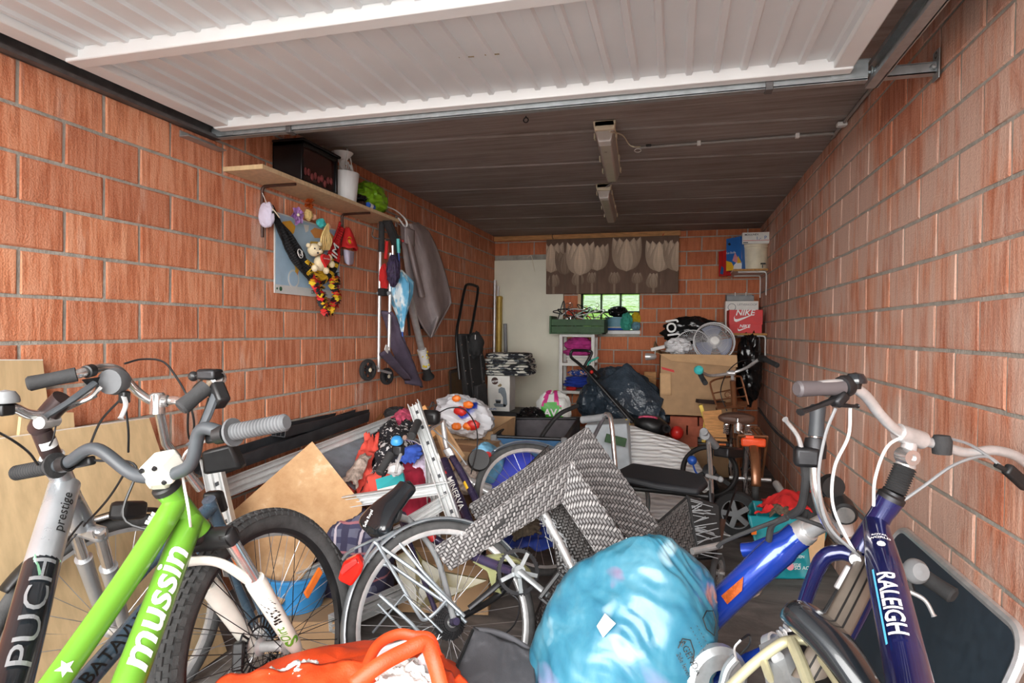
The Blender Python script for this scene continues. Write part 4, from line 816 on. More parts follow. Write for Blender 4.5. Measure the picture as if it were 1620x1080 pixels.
# ------------------------------------------------ dark tarpaulin bundle, carrier handles
m, t, b = nodes('tarpaulin'); wv_ = N(t, 'ShaderNodeTexVoronoi'); wv_.inputs['Scale'].default_value = 55; t.links.new(coord(t, 'World'), wv_.inputs['Vector']); nn_ = ntex(t, coord(t, 'World'), 6, 5); t.links.new(ramp(t, nn_, [(.3, srgb(38, 48, 58)), (.7, srgb(66, 78, 90))]), b.inputs['Base Color']); b.inputs['Roughness'].default_value = .32; bump(t, b, wv_.outputs['Distance'], .5, .006)
tpn = thing('tarpaulin_bundle', 'dark blue-grey bubble sheet bundle in front of the back wall', 'bundle', (-.35, 5.7, .4)); c = QY(985, 630, 5.75)
blob(c, (.36, .26, .27), 4, .25, 1.9, .75, 90, 60, rot=Matrix.Rotation(.35, 3, 'Y')).obj('bundle', 'tarpaulin', tpn); blob(QY(935, 635, 5.7), (.12, .18, .16), 7, .25, 2, .7, 50, 34).obj('bulge', 'tarpaulin', tpn); blob(QY(1028, 655, 5.6), (.17, .15, .14), 8, .3, 2, .7, 50, 34).obj('bulge', 'tarpaulin', tpn)
m = MB(); PP = [QY(945, 610, 5.5), QY(992, 574, 5.6), QY(1050, 630, 5.5), QY(1040, 665, 5.4), QY(975, 650, 5.4)]; nrm_ = V((0, .12, 0))
def tarp(u, v): a = lerp(PP[0], PP[1], u*.5+.0) if u < .5 else lerp(PP[1], PP[2], u*2-1); b2_ = lerp(PP[4], PP[3], u); p = lerp(lerp(PP[0], PP[1], u*2) if u < .5 else a, b2_, v); return p+V((0, -.05*math.sin(math.pi*v)-.05*fract(p, 4, 3), .02*fract(p, 6, 5)))
m.grid(tarp, 50, 40); m.obj('flap', 'tarpaulin', tpn, solid=.01)
ln = thing('lawn_trimmer', 'black tubular handle of a garden tool with red button', 'garden tool', QY(985, 670, 5.1)); TB([QY(1000, 668, 5.1), QY(940, 600, 5.2), QY(918, 577, 5.25), QY(904, 565, 5.3), QY(905, 555, 5.3), QY(915, 554, 5.35), QY(930, 555, 5.4), QY(936, 559, 5.4), QY(926, 577, 5.38), QY(925, 583, 5.36), QY(945, 605, 5.3), QY(1010, 672, 5.2)], .013, 'handle', 'black_plastic', ln, 10, 8)
MB().bar(QY(930, 580, 5.3), QY(946, 598, 5.25), .06, .05).obj('switch_box', 'black_plastic', ln, bevel=.012); MB().ball(QY(936, 588, 5.22), .016, 10, 8).obj('red_button', 'red_plastic', ln); TB([QY(930, 582, 5.34), QY(932, 573, 5.34), QY(947, 565, 5.34)], .009, 'lever', 'mint_cloth', ln, 8, 5)
# clip-on spotlight standing in front of the bricks
sp_ = thing('spot_lamp', 'small silver spot lamp clamped beside the big carton', 'lamp', QY(1035, 565, 5.5)); TB([QY(1030, 553, 5.5), QY(1052, 548, 5.5)], .016, 'arm', 'white_plastic', sp_); a, b_ = QY(1021, 564, 5.5), QY(1037, 564, 5.5); MB().lathe(a, b_-a, [(0, .01), (.03, .0), (.032, .02), (.025, .08), (.012, .095), (0, .095)], 18).obj('head', 'aluminium', sp_); TB([QY(1036, 562, 5.5), QY(1037, 552, 5.5)], .006, 'stem', 'aluminium', sp_)
# wooden plank end and pale cushion behind the bundle
MBp = MB(); MBp.b2((QY(1030, 605, 6.2).x-.07, 6.2, .003), (QY(1030, 605, 6.2).x+.05, 6.24, QY(1030, 588, 6.2).z)); tag(MBp.obj('plank_offcut', 'pine', bevel=.003), 'pine plank offcut behind the dark bundle', 'plank')
# ================================================================== right rear corner
def WR(px, py, off=.01): return QX(px, py, XR-off)
mat('chipboard_edge', (176, 128, 70), .8, var=.2, scale=60)
def rshelf(z, ya, yb, d0, lab):
    t_ = thing('bracket_shelf', lab, 'shelf', (XR-.15, (ya+yb)/2, z)); MB().b2((XR-d0, ya, z-.018), (XR-.012, yb, z)).obj('board', 'white_melamine', t_, smooth=0); MB().b2((XR-d0, ya-.002, z-.018), (XR-.012, ya, z)).obj('edge', 'chipboard_edge', t_, smooth=0)
    for y_ in (ya+.06, yb-.18):
        m = MB(); m.tube(spline([(XR-d0+.05, y_, z-.024), (XR-.06, y_, z-.024), (XR-.03, y_, z-.03), (XR-.02, y_, z-.06), (XR-.02, y_, z-.24)], 5), .011, 6, flat=.6); m.obj('bracket', 'white_plastic', t_)
    return t_
# pixel-measured heights
zA = QX(1212, 420, XR).z+.005; zB = QX(1213, 528, XR).z
yA0 = 6.0; zA = QY(1190, 425, 6.0).z; zB = QY(1190, 527, 6.0).z; xa = QY(1160, 425, 6.0).x; dA = XR-xa
rshelf(zA, 6.0, 6.66, dA, 'upper white bracket shelf in the right rear corner'); rshelf(zB, 6.0, 6.66, dA, 'lower white bracket shelf in the right rear corner')
S = lambda px, py, Y: QY(px, py, Y)
def flatbox(name, lab, cat, px0, py0, px1, py1, Y, dep, mt, zb=None, bv=.003):
    a, b_ = S(px0, py1, Y), S(px1, py0, Y); z0 = zb if zb is not None else a.z; t_ = thing(name, lab, cat, ((a.x+b_.x)/2, Y+dep/2, z0)); MB().b2((a.x, Y, z0), (b_.x, Y+dep, b_.z)).obj('carton', mt, t_, bevel=bv); return t_, a.x, b_.x, z0, b_.z
# upper shelf: cream bin with carton on top, blue game carton, red carton
mat('box_blue', (40, 110, 190), .5, var=.06); mat('box_red', (206, 38, 40), .5, var=.06); mat('box_yellow', (240, 190, 50), .5, var=.06); mat('pink_print', (226, 150, 160), .5, var=.08)
bn = thing('pedal_bin', 'cream bucket with black catch on the upper right shelf', 'bin', S(1193, 420, 6.1)); c = S(1194, 421, 6.16); c.z = zA+.001; r_ = .118
m = MB(); m.lathe(c, (0, 0, 1), [(0, .0), (r_*.9, 0), (r_*.96, .21), (r_, .212), (r_, .235), (r_*.9, .235), (0, .235)], 30); m.obj('tub', 'cream_plastic', bn); MB().box(c+V((.06, -r_*.92, .05)), (.045, .012, .014)).obj('catch', 'black_plastic', bn, bevel=.003); MB().box(c+V((.055, -r_*.92, .025)), (.008, .008, .03)).obj('catch_stem', 'black_plastic', bn)
t_ = thing('white_carton', 'white printed carton lying on the cream bucket', 'carton', c+V((0, 0, .236))); a, b_ = S(1173, 382, 6.05), S(1213, 365, 6.05); b0_ = MB().b2((c.x-.125, 6.04, c.z+.236), (c.x+.118, 6.28, c.z+.34)).obj('carton', 'white_melamine', t_, bevel=.003)
text('MOULINEX', on_plane((c.x-.045, 6.04, c.z+.318), (1, 0, 0), (0, 0, 1)), .024, .008).obj('carton_letters', 'dark_steel', t_, smooth=0); text('1,-  P', on_plane((c.x+.04, 6.04, c.z+.285), (1, 0, .06), (0, 0, 1)), .045, .004).obj('pen_marks', 'ink_blue', t_, smooth=0); MB().b2((c.x-.12, 6.0385, c.z+.262), (c.x+.115, 6.0395, c.z+.266)).obj('stripe', 'ink_red', t_, smooth=0); MB().b2((c.x-.118, 6.0385, c.z+.243), (c.x-.075, 6.0395, c.z+.25)).obj('small_print', 'ink_black', t_, smooth=0)
bb = thing('blue_game_carton', 'blue and yellow toy carton beside the cream bucket', 'carton', S(1160, 425, 6.05)); P = [S(1149, 434, 6.2), S(1174, 424, 6.05), S(1171, 370, 6.05), S(1149, 370, 6.2)]; P[0].z = P[1].z = zA+.001; P[2].z = P[3].z = zA+.31
m = MB(); m.hexa(P, [p+V((.06, .09, 0)) for p in P]); m.obj('carton', 'box_blue', bb, bevel=.002); O = P[0]; ex, ez = P[1]-P[0], P[3]-P[0]; nf = ex.cross(ez).normalized(); E_ = lambda x, z, l=.0015: O+ex*x+ez*z+nf*l*(1 if nf.y < 0 else -1)
mf = lambda pts, nm, mt, l=.0015: MB().add([E_(x, z, l) for x, z in pts], [tuple(range(len(pts)))]).obj(nm, mt, bb, smooth=0)
mf([(0, 0), (.6, 0), (.35, .25), (0, .32)], 'yellow_corner_print', 'box_yellow'); mf([(.4, .3), (.62, .62), (.95, .66), (1, .32), (.7, .2)], 'pink_bucket_print', 'pink_print'); mf([(.45, .02), (.98, .02), (1, .22), (.75, .26), (.5, .16)], 'white_splash_print', 'ink_white', .002); mf([(.1, .84), (.85, .97), (.95, .86), (.2, .78)], 'dark_logo_print', 'ink_black'); mf([(.7, .2), (.95, .2), (.98, .4), (.76, .42)], 'yellow_label_print', 'box_yellow', .0025); text('Fun Bucket', lambda x, y: E_(.35+x/ex.length, .55+y/ez.length, .002), .03, .005).obj('carton_letters', 'ink_white', bb, smooth=0)
rb = thing('red_carton', 'narrow red toy carton at the left end of the upper shelf', 'carton', S(1145, 430, 6.3)); P = [S(1137, 434, 6.35), S(1149, 434, 6.25), S(1149, 388, 6.25), S(1137, 388, 6.35)]; P[0].z = P[1].z = zA-.035; P[2].z = P[3].z = zA+.21; m = MB(); m.hexa(P, [p+V((.05, .06, 0)) for p in P]); m.obj('carton', 'box_red', rb, bevel=.002)
O = P[0]; ex, ez = P[1]-P[0], P[3]-P[0]; nf = ex.cross(ez).normalized(); sg_ = 1 if nf.y < 0 else -1; MB().add([O+ex*x+ez*z+nf*sg_*.002 for x, z in ((.2, .1), (.6, .05), (.7, .3), (.4, .4))], [(0, 1, 2, 3)]).obj('blue_tool_print', 'ink_blue', rb, smooth=0); MB().add([O+ex*x+ez*z+nf*sg_*.002 for x, z in ((.48, .05), (.52, .05), (.52, .98), (.48, .98))], [(0, 1, 2, 3)]).obj('fold_line', 'dark_wood', rb, smooth=0)
# lower shelf: shoe box, white carton, drawer tray
sb = thing('shoe_box', 'red shoe box with white swoosh on the lower right shelf', 'shoe box', S(1180, 527, 6.02)); a, b_ = S(1153, 526, 6.02), S(1207, 490, 6.02); z0 = zB+.001; zl = S(1180, 511, 6.02).z; zt = S(1180, 490, 6.02).z; x0, x1 = a.x, min(b_.x, XR-.03)
MB().b2((x0+.004, 6.022, z0), (x1-.006, 6.3, zl)).obj('box', 'box_red', sb, bevel=.002); MB().b2((x0, 6.018, zl-.012), (x1, 6.305, zt)).obj('lid', 'box_red', sb, bevel=.002)
def swoosh(cx_, cz_, s_, y_): return [(cx_+x*s_, y_, cz_+z*s_) for x, z in ((-.5, -.02), (-.44, .1), (-.47, -.02), (-.42, -.1), (-.3, -.1), (.62, .2), (-.25, -.22), (-.38, -.26), (-.48, -.2))]
for (cz_, s_, y_, ts) in ((lerp(zl, zt, .36), .17, 6.0165, .075), (lerp(z0, zl, .36), .10, 6.0205, .042)):
    MB().add(swoosh((x0+x1)/2-.02, cz_+.01, s_, y_), [(0, 1, 2, 3, 4, 8), (4, 5, 6, 7, 8)]).obj('swoosh', 'ink_white', sb, smooth=0); text('NIKE', on_plane(((x0+x1)/2-.01, y_, cz_+.03*s_/.1), (1, 0, 0), (0, 0, 1)), ts, .02, .25).obj('lid_letters', 'ink_white', sb, smooth=0)
wc = thing('white_appliance_carton', 'white printed carton behind the red shoe box', 'carton', S(1170, 520, 6.2)); a, b_ = S(1147, 526, 6.32), S(1200, 476, 6.32); MB().b2((a.x, 6.32, z0), (min(b_.x, XR-.04), 6.5, b_.z)).obj('carton', 'white_melamine', wc, bevel=.002)
text('UITVERKOOP', on_plane((a.x+.2, 6.32, b_.z-.035), (1, 0, 0), (0, 0, 1)), .03, .004).obj('carton_letters', 'grey_plastic', wc, smooth=0); MB().torus((a.x+.06, 6.318, b_.z-.06), (0, 1, 0), .035, .003, 24, 5).obj('seal_print', 'grey_plastic', wc)
dt = thing('drawer_tray', 'grey plastic tray standing on the white carton', 'tray', S(1170, 476, 6.36)); q0, q1 = S(1149, 476, 6.36), S(1193, 466, 6.36); q0.z = b_.z+.002
m = MB(); m.b2((q0.x, 6.35, q0.z), (q1.x, 6.48, q0.z+.012)); m.b2((q0.x, 6.35, q0.z), (q1.x, 6.356, q0.z+.05)); m.b2((q0.x, 6.474, q0.z), (q1.x, 6.48, q0.z+.07)); m.b2((q0.x, 6.35, q0.z), (q0.x+.006, 6.48, q0.z+.06)); m.b2((q1.x-.006, 6.35, q0.z), (q1.x, 6.48, q0.z+.06)); m.obj('tray', 'grey_plastic', dt, bevel=.004)
for px in (1163, 1180): a_ = S(px, 470, 6.46); TB([a_, a_+V((0, 0, .05))], .004, 'pin', 'white_plastic', dt, 6)
# ------------------------------------------------ big carton with fan and plastic
bgx0, bgx1, bgy0, bgy1 = -.14, .50, 5.5, 6.1; bz0, bz1 = QY(1080, 658, 5.5).z, QY(1080, 560, 5.5).z
bg = thing('big_carton', 'big brown cardboard carton standing on red bricks', 'carton', (.18, 5.8, bz0))
m = MB(); th = .008
for lo, hi in (((bgx0, bgy0, bz0), (bgx1, bgy0+th, bz1)), ((bgx0, bgy1-th, bz0), (bgx1, bgy1, bz1)), ((bgx0, bgy0, bz0), (bgx0+th, bgy1, bz1)), ((bgx1-th, bgy0, bz0), (bgx1, bgy1, bz1)), ((bgx0, bgy0, bz0), (bgx1, bgy1, bz0+th))): m.b2(lo, hi)
m.obj('carton', 'cardboard', bg, smooth=0); m = MB(); m.hexa([(bgx0, bgy0, bz1-.002), (bgx1, bgy0, bz1-.002), (bgx1, bgy0-.05, bz1-.10), (bgx0+.1, bgy0-.03, bz1-.06)], [(bgx0, bgy0-.006, bz1-.002), (bgx1, bgy0-.006, bz1-.002), (bgx1, bgy0-.056, bz1-.10), (bgx0+.1, bgy0-.036, bz1-.06)]); m.obj('flap', 'cardboard_light', bg, smooth=0)
m = MB(); m.hexa([(bgx0, bgy0, bz1), (bgx0, bgy1, bz1), (bgx0-.06, bgy1, bz1+.1), (bgx0-.06, bgy0, bz1+.02)], [(bgx0-.006, bgy0, bz1), (bgx0-.006, bgy1, bz1), (bgx0-.066, bgy1, bz1+.1), (bgx0-.066, bgy0, bz1+.02)]); m.obj('flap', 'cardboard_light', bg, smooth=0)
m = MB(); m.poly([QY(1046, 580, bgy0-.002), QY(1066, 585, bgy0-.002), QY(1067, 589, bgy0-.002), QY(1048, 584, bgy0-.002)], (0, -.002, 0)); m.obj('red_mark', 'ink_red', bg, smooth=0); m = MB(); m.grid(lambda u, v: QY(lerp(1044, 1062, u), lerp(590, 625, v), bgy0-.004-.02*u*v), 6, 8); m.obj('torn_skin', 'cardboard_light', bg, solid=.002)
mat('red_brick_loose', (176, 96, 72), .85, var=.15, bmp=.3)
bnum = 0
for (px0, px1, py0, py1) in ((1060, 1104, 656, 672), (1106, 1128, 657, 674), (1058, 1086, 671, 688), (1088, 1128, 674, 690), (1060, 1104, 688, 705)):
    a, b_ = QY(px0, py1, 5.45), QY(px1, py0, 5.45); labs = ['long red brick under the left front of the big carton', 'short red brick under the middle of the big carton', 'half brick in the second course under the big carton', 'red brick in the second course right under the carton', 'red brick at the bottom under the big carton']
    z1_ = b_.z-.004 if bnum > 1 else bz0-.002
    tag(MB().b2((a.x, 5.45, a.z), (b_.x, 5.75, z1_)).obj('loose_brick', 'red_brick_loose', bevel=.004), labs[bnum], 'brick', 'loose bricks under the big carton'); bnum += 1
for k in range(4): 
    z_ = QY(1105, 680+7*k, 5.6).z; tag(MB().b2((QY(1095, 680, 5.6).x, 5.62, z_-.03), (QY(1135, 680, 5.6).x, 6.1, z_)).obj('stacked_board', 'grey_plastic', bevel=.002), ['top', 'second', 'third', 'lowest'][k]+' of the grey boards stacked beside the red bricks', 'board', 'grey boards beside the bricks')
# bricks carry down to the floor
tag(MB().b2((-.1, 5.47, .0), (.45, 6.0, QY(1060, 705, 5.45).z-.002)).obj('base_carton', 'cardboard', bevel=.004), 'low brown carton on the floor beneath the red bricks', 'carton')
fan = thing('table_fan', 'white cage fan lying in the top of the big carton', 'fan', QY(1128, 555, 5.5)); fc = QY(1130, 540, 5.55); ax = V((.1, -1, .28)).normalized(); mat('fan_mesh', (214, 214, 216), .35, var=.05); u_, v_, d_ = frame(ax); Rf = .17
m = MB(); m.torus(fc, ax, Rf, .006, 40, 6); m.torus(fc-ax*.05, ax, Rf, .005, 40, 6); m.obj('rim', 'fan_mesh', fan)
m = MB()
for k in range(64): a = k*2*math.pi/64; e_ = u_*math.cos(a)+v_*math.sin(a); m.tube([fc+ax*.03+e_*.035, fc+ax*.022+e_*.1, fc+e_*Rf], .0016, 4)
for k in (.06, .11): m.torus(fc+ax*.026, ax, k, .0016, 36, 4)
stuff(m.obj('cage_wires', 'fan_mesh', fan)); MB().lathe(fc+ax*.03, ax, [(0, .01), (.034, .009), (.04, 0), (.036, -.006)], 24).obj('badge', 'white_plastic', fan)
mat('fan_blade', (150, 160, 190), .3, var=.08, trans=.3)
for k in range(3):
    a0 = k*2.09
    def bl_(u, v, a0=a0): a = a0+u*1.3; r_ = .03+v*.12; return fc-ax*(.035-.03*u)+(u_*math.cos(a)+v_*math.sin(a))*r_
    MB().grid(bl_, 8, 6).obj('blade', 'fan_blade', fan, solid=.003)
MB().lathe(fc-ax*.05, -ax, [(0, 0), (.05, 0), (.055, .06), (.03, .1), (0, .1)], 20).obj('motor', 'white_plastic', fan)
m = MB(); m.torus(QY(1095, 545, 5.7), (-.1, -1, .6), .15, .006, 36, 6); f2 = thing('fan_cage', 'loose rear fan cage behind the fan in the carton', 'fan cage', QY(1090, 556, 5.7)); m.obj('rim', 'fan_mesh', f2); m = MB(); u2_, v2_, d2__ = frame(V((-.1, -1, .6))); c2_ = QY(1095, 545, 5.7)
for k in range(48): a = k*2*math.pi/48; e_ = u2_*math.cos(a)+v2_*math.sin(a); m.tube([c2_+d2__*.04+e_*.02, c2_+d2__*.03+e_*.1, c2_+e_*.15], .0016, 4)
stuff(m.obj('cage_wires', 'fan_mesh', f2)); mat('thin_white_film', (222, 222, 224), .3, var=.08)
tag(blob(QY(1072, 548, 5.62), (.11, .1, .07), 9, .35, 2.4, .8).obj('white_plastic_bag', 'thin_white_film'), 'crumpled white plastic bag at the left of the big carton', 'bag')
kb = thing('black_printed_bag', 'black plastic bag with white letters on the big carton', 'bag', QY(1090, 545, 5.95)); blob(QY(1094, 524, 5.95), (.27, .12, .13), 5, .25, 1.8, .75, 70, 44).obj('bag', 'black_bag', kb); m = text('JOJ', on_plane(QY(1063, 518, 5.8), (-.15, 0, 1), (-1, 0, -.15), .0), .12, .02); m.obj('bag_letters', 'ink_white', kb, smooth=0)
for o_ in [kb]: pass
bk2 = thing('black_rubbish_bag', 'glossy black rubbish bag hanging in the corner under the shelf', 'rubbish bag', WR(1190, 630, .12)); blob(QY(1185, 582, 6.05), (.11, .12, .33), 6, .25, 1.9, .8, 50, 60).obj('bag', 'black_bag', bk2)
# upright timber and level
lv = thing('spirit_level', 'long yellow spirit level standing beside the bricks', 'spirit level', QY(1112, 700, 5.2)); mat('yellow_alu', (216, 186, 80), .45, .3, var=.1); MB().bar(QY(1117, 668, 5.2), QY(1108, 640, 5.2), .03, .05).obj('body', 'yellow_alu', lv, bevel=.002); MB().bar(QY(1114, 700, 5.15), QY(1117, 668, 5.2), .03, .05).obj('end', 'yellow_alu', lv, bevel=.002)
tag(MB().bar(QY(1103, 634, 5.2), QY(1145, 637, 5.3), .06, .03).obj('dark_strip', 'dark_wood', bevel=.003), 'dark flat strip lying in front of the big carton', 'strip')
tag(MB().bar(QY(1126, 650, 4.9), QY(1138, 715, 4.7), .14, .02, up=(0, -1, .2)).obj('timber_board', 'pine', bevel=.003), 'light timber board leaning beside the bronze bicycle', 'board')
# ================================================================== the heap in the middle
def quadslab(root, name, pts, dep, mt, bv=.0, smooth=0):
    P = [V(p) for p in pts]; m = MB(); m.hexa(P, [p+V(dep) for p in P]); return m.obj(name, mt, root, smooth=smooth, bevel=bv)
# ------------------------------------------------ boards leaning on the left wall
def lean_board(lab, pts, mt, top=.04, bot=.22, th=.018):
    a, b_ = WL(*pts[0], top), WL(*pts[1], top); a2, b2_ = V((XL+bot, a.y, .004)), V((XL+bot, b_.y+.1, .004)); n_ = V((.018, 0, .004))
    t_ = thing('leaning_board', lab, 'board', (XL+bot, (a.y+b_.y)/2, 0)); q = [a2, b2_, b_, a]; m = MB(); m.hexa(q, [p+n_ for p in q]); m.obj('board', mt, t_, bevel=.001); m = MB(); m.bar(a+n_*.5, b_+n_*.5, .019, .003); m.obj('edge_band', 'white_melamine', t_, smooth=0); return t_, q, n_
t1, q1, n1 = lean_board('short maple board with a chipped corner leaning on the left wall', [(-120, 570), (61, 570)], 'maple_board', .03, .07)
m = blob(lerp(q1[2], q1[1], .2)+n1*1.2-V((0, .012, 0)), (.006, .03, .05), 3, .3, 3, nu=16, nv=12); m.obj('chipped_core', 'chipboard_edge', t1)
lean_board('wide maple board leaning on the left wall behind the bicycles', [(-160, 716), (230, 662)], 'maple_board', .10, .36)
# cream door-strip at far left is part of the next board behind
tb3 = thing('narrow_board', 'short maple board standing between the two leaning boards', 'board', WL(70, 700, .1)); q = [WL(20, 742, .085), WL(118, 742, .085), WL(112, 652, .075), WL(30, 652, .075)]; quadslab(tb3, 'board', q, (.012, 0, 0), 'maple_board')
# ------------------------------------------------ tan hardboard sheet
hb = thing('hardboard_sheet', 'tan hardboard sheet leaning behind the bicycles', 'sheet', Q(450, 900, 2.6)); P = [Q(312, 858, 2.42), Q(494, 698, 2.75), Q(573, 797, 2.6), Q(572, 808, 2.58), Q(520, 862, 2.5), Q(440, 960, 2.3)]
m, t, b = nodes('hardboard'); c_ = ramp(t, ntex(t, coord(t, 'World'), 9, 6, .7), [(.35, srgb(178, 138, 96)), (.6, srgb(198, 160, 118)), (.72, srgb(214, 188, 156))]); t.links.new(c_, b.inputs['Base Color']); b.inputs['Roughness'].default_value = .75
cen = sum(P, V((0, 0, 0)))/6; nn = (P[2]-P[1]).cross(P[0]-P[1]).normalized(); P = [p-nn*(p-P[1]).dot(nn) for p in P]; MB().poly(P, nn*.005).obj('sheet', 'hardboard', hb, smooth=0)
# ------------------------------------------------ metal profiles
mat('silver_foil_profile', (212, 214, 214), .32, .3, var=.05, scale=12, stretch=(4, 4, 1)); mat('black_profile', (66, 68, 72), .4, .2, var=.2); mat('clear_film', (150, 156, 164), .15, var=.15, trans=.35)
def profile(lab, a, b_, w, h, mt='silver_foil_profile', up=None, slots=0):
    t_ = thing('metal_profile', lab, 'metal profile', lerp(a, b_, .5)); d = (b_-a).normalized(); u = V(up) if up else V((0, 0, 1)); x = d.cross(u).normalized(); z = x.cross(d); m = MB()
    for (ox, oz, ww, hh) in ((0, 0, w, .003), (-w/2, h/2, .003, h), (w/2, h/2, .003, h), (-w*.18, h*.25, .003, h*.5), (w*.18, h*.25, .003, h*.5)): m.bar(a+x*ox+z*oz, b_+x*ox+z*oz, ww, hh, up=z)
    m.obj('channel', mt, t_, smooth=0)
    L = (b_-a).length
    for k in range(slots): MB().bar(a+d*L*(k+.4)/slots+z*.0022, a+d*L*(k+.6)/slots+z*.0022, w*.35, .001, up=z).obj('slot', 'black_profile', t_, smooth=0)
    return t_
TOW = -FW
profile('long black window profile lying along the left wall', Q(322, 752, 2.55), Q(572, 664, 3.9), .10, .06, 'black_profile', TOW*.6+V((0, 0, 1)))
profile('second black profile behind the first along the left wall', Q(440, 690, 3.0), Q(575, 658, 4.1), .07, .05, 'black_profile', TOW*.6+V((0, 0, 1)))
profile('long grooved aluminium profile behind the hardboard sheet', Q(340, 778, 2.55), Q(620, 668, 3.6), .075, .03, up=TOW)
profile('perforated metal upright left of the hardboard sheet', Q(336, 722, 2.5), Q(376, 905, 2.28), .075, .03, up=TOW, slots=6)
profile('tall perforated metal stud standing in the middle of the heap', Q(657, 640, 2.85), Q(742, 885, 2.42), .05, .035, up=TOW, slots=9)
profile('upright metal stud behind the tall stud', Q(682, 715, 3.0), Q(690, 865, 2.7), .05, .03, up=TOW, slots=6)
profile('shiny metal stud lying above the black saddle', Q(545, 792, 2.62), Q(712, 768, 2.62), .045, .035, up=TOW)
profile('metal stud sloping right of the black saddle', Q(640, 830, 2.5), Q(712, 787, 2.6), .05, .03, up=TOW)
profile('metal stud lying low behind the purple bicycle wheel', Q(520, 985, 2.3), Q(700, 905, 2.75), .06, .04, up=TOW)
profile('long metal stud lying under the saddle', Q(470, 915, 2.4), Q(640, 835, 2.7), .05, .035, up=TOW)
fm = thing('plastic_pane', 'grey film-covered pane lying between the profiles and clothes', 'pane', Q(580, 740, 3.2)); quadslab(fm, 'pane', [Q(500, 722, 3.0), Q(615, 675, 3.6), Q(640, 700, 3.4), Q(560, 775, 2.85)], (.01, .05, -.01), 'clear_film')
# ------------------------------------------------ clothes pile
m, t, b = nodes('black_white_print'); n_ = ntex(t, coord(t, 'World', (1, 1, 1)), 34, 2, .5, .9); t.links.new(ramp(t, n_, [(0, srgb(30, 30, 36)), (.575, srgb(30, 30, 36)), (.585, srgb(206, 204, 204)), (1, srgb(206, 204, 204))], 'CONSTANT'), b.inputs['Base Color']); b.inputs['Roughness'].default_value = .9
mat('crimson_cloth', (160, 30, 56), .9, var=.15); mat('salmon_cloth', (226, 84, 70), .85, var=.12); mat('blue_bright', (56, 92, 190), .8, var=.12); mat('lilac_print', (214, 200, 220), .85, var=.3, scale=50); mat('teal_card', (60, 180, 186), .6, var=.06); mat('beige_lace', (178, 160, 148), .9, var=.35, scale=60); mat('pink_bright', (226, 96, 130), .8, var=.25, scale=50); mat('brown_wool', (92, 80, 66), .95, var=.3, scale=60)
def cloth(lab, cat, cs, mt, amp=.03, seed=0, bulge=.03, sol=.008, name='garment'):
    t_ = patch(*cs, 26, 26, amp, 9, seed, .6, bulge, .25); return tag(t_.obj(name, mt, solid=sol), lab, cat)
cloth('black garment with white pattern on top of the clothes pile', 'garment', [Q(575, 770, 2.95), Q(650, 755, 3.0), Q(655, 668, 3.5), Q(590, 672, 3.5)], 'black_white_print', .05, 1, .06)
cloth('black and white sleeve hanging left off the clothes pile', 'garment', [Q(580, 762, 2.85), Q(610, 764, 2.85), Q(640, 705, 3.1), Q(608, 690, 3.2)], 'black_white_print', .03, 2, .05)
cloth('salmon red garment edge under the patterned clothes', 'garment', [Q(545, 790, 2.86), Q(585, 775, 2.84), Q(600, 690, 3.25), Q(578, 690, 3.3)], 'salmon_cloth', .04, 3, .05)
cloth('beige lace garment on the left of the clothes pile', 'garment', [Q(542, 762, 2.82), Q(563, 768, 2.8), Q(590, 722, 3.0), Q(572, 716, 3.05)], 'beige_lace', .03, 4, .03)
cloth('red garment below the sleeve', 'garment', [Q(560, 800, 2.8), Q(610, 785, 2.8), Q(625, 735, 2.95), Q(580, 755, 2.95)], 'salmon_cloth', .04, 5, .04)
cloth('crimson red cloth hanging behind the metal studs', 'garment', [Q(640, 815, 2.78), Q(684, 818, 2.78), Q(668, 722, 3.05), Q(636, 735, 3.05)], 'crimson_cloth', .03, 6, .03)
cloth('bright blue cloth behind the blue bell', 'garment', [Q(632, 735, 2.95), Q(666, 728, 2.95), Q(668, 700, 3.1), Q(628, 712, 3.1)], 'blue_bright', .03, 7, .02)
cloth('white and lilac printed cloth beside the tall stud', 'garment', [Q(655, 765, 2.95), Q(684, 762, 2.95), Q(680, 708, 3.1), Q(650, 715, 3.1)], 'lilac_print', .03, 8, .03)
cloth('pink printed cloth at the back of the clothes pile', 'garment', [Q(615, 668, 3.6), Q(655, 668, 3.6), Q(650, 648, 3.9), Q(622, 655, 3.9)], 'pink_bright', .04, 9, .03)
cloth('brown woollen cloth above the teal folder', 'garment', [Q(582, 785, 2.85), Q(610, 770, 2.85), Q(620, 738, 2.95), Q(596, 748, 2.95)], 'brown_wool', .03, 10, .03)
tf = thing('teal_folder', 'turquoise and white folder lying on the clothes pile', 'folder', Q(615, 768, 2.75)); quadslab(tf, 'cover', [Q(594, 758, 2.8), Q(597, 775, 2.75), Q(640, 763, 2.78), Q(637, 745, 2.85)], (0, .02, -.02), 'teal_card'); quadslab(tf, 'white_strip', [Q(597, 774, 2.748), Q(598, 782, 2.74), Q(641, 772, 2.77), Q(640, 763, 2.776)], (0, .02, -.02), 'white_melamine')
tag(blob(Q(626, 742, 2.72), (.035, .03, .03), 3, .3, 2, nu=24, nv=16).obj('white_rag', 'thin_white_film'), 'small white rag beside the brake lever', 'rag')
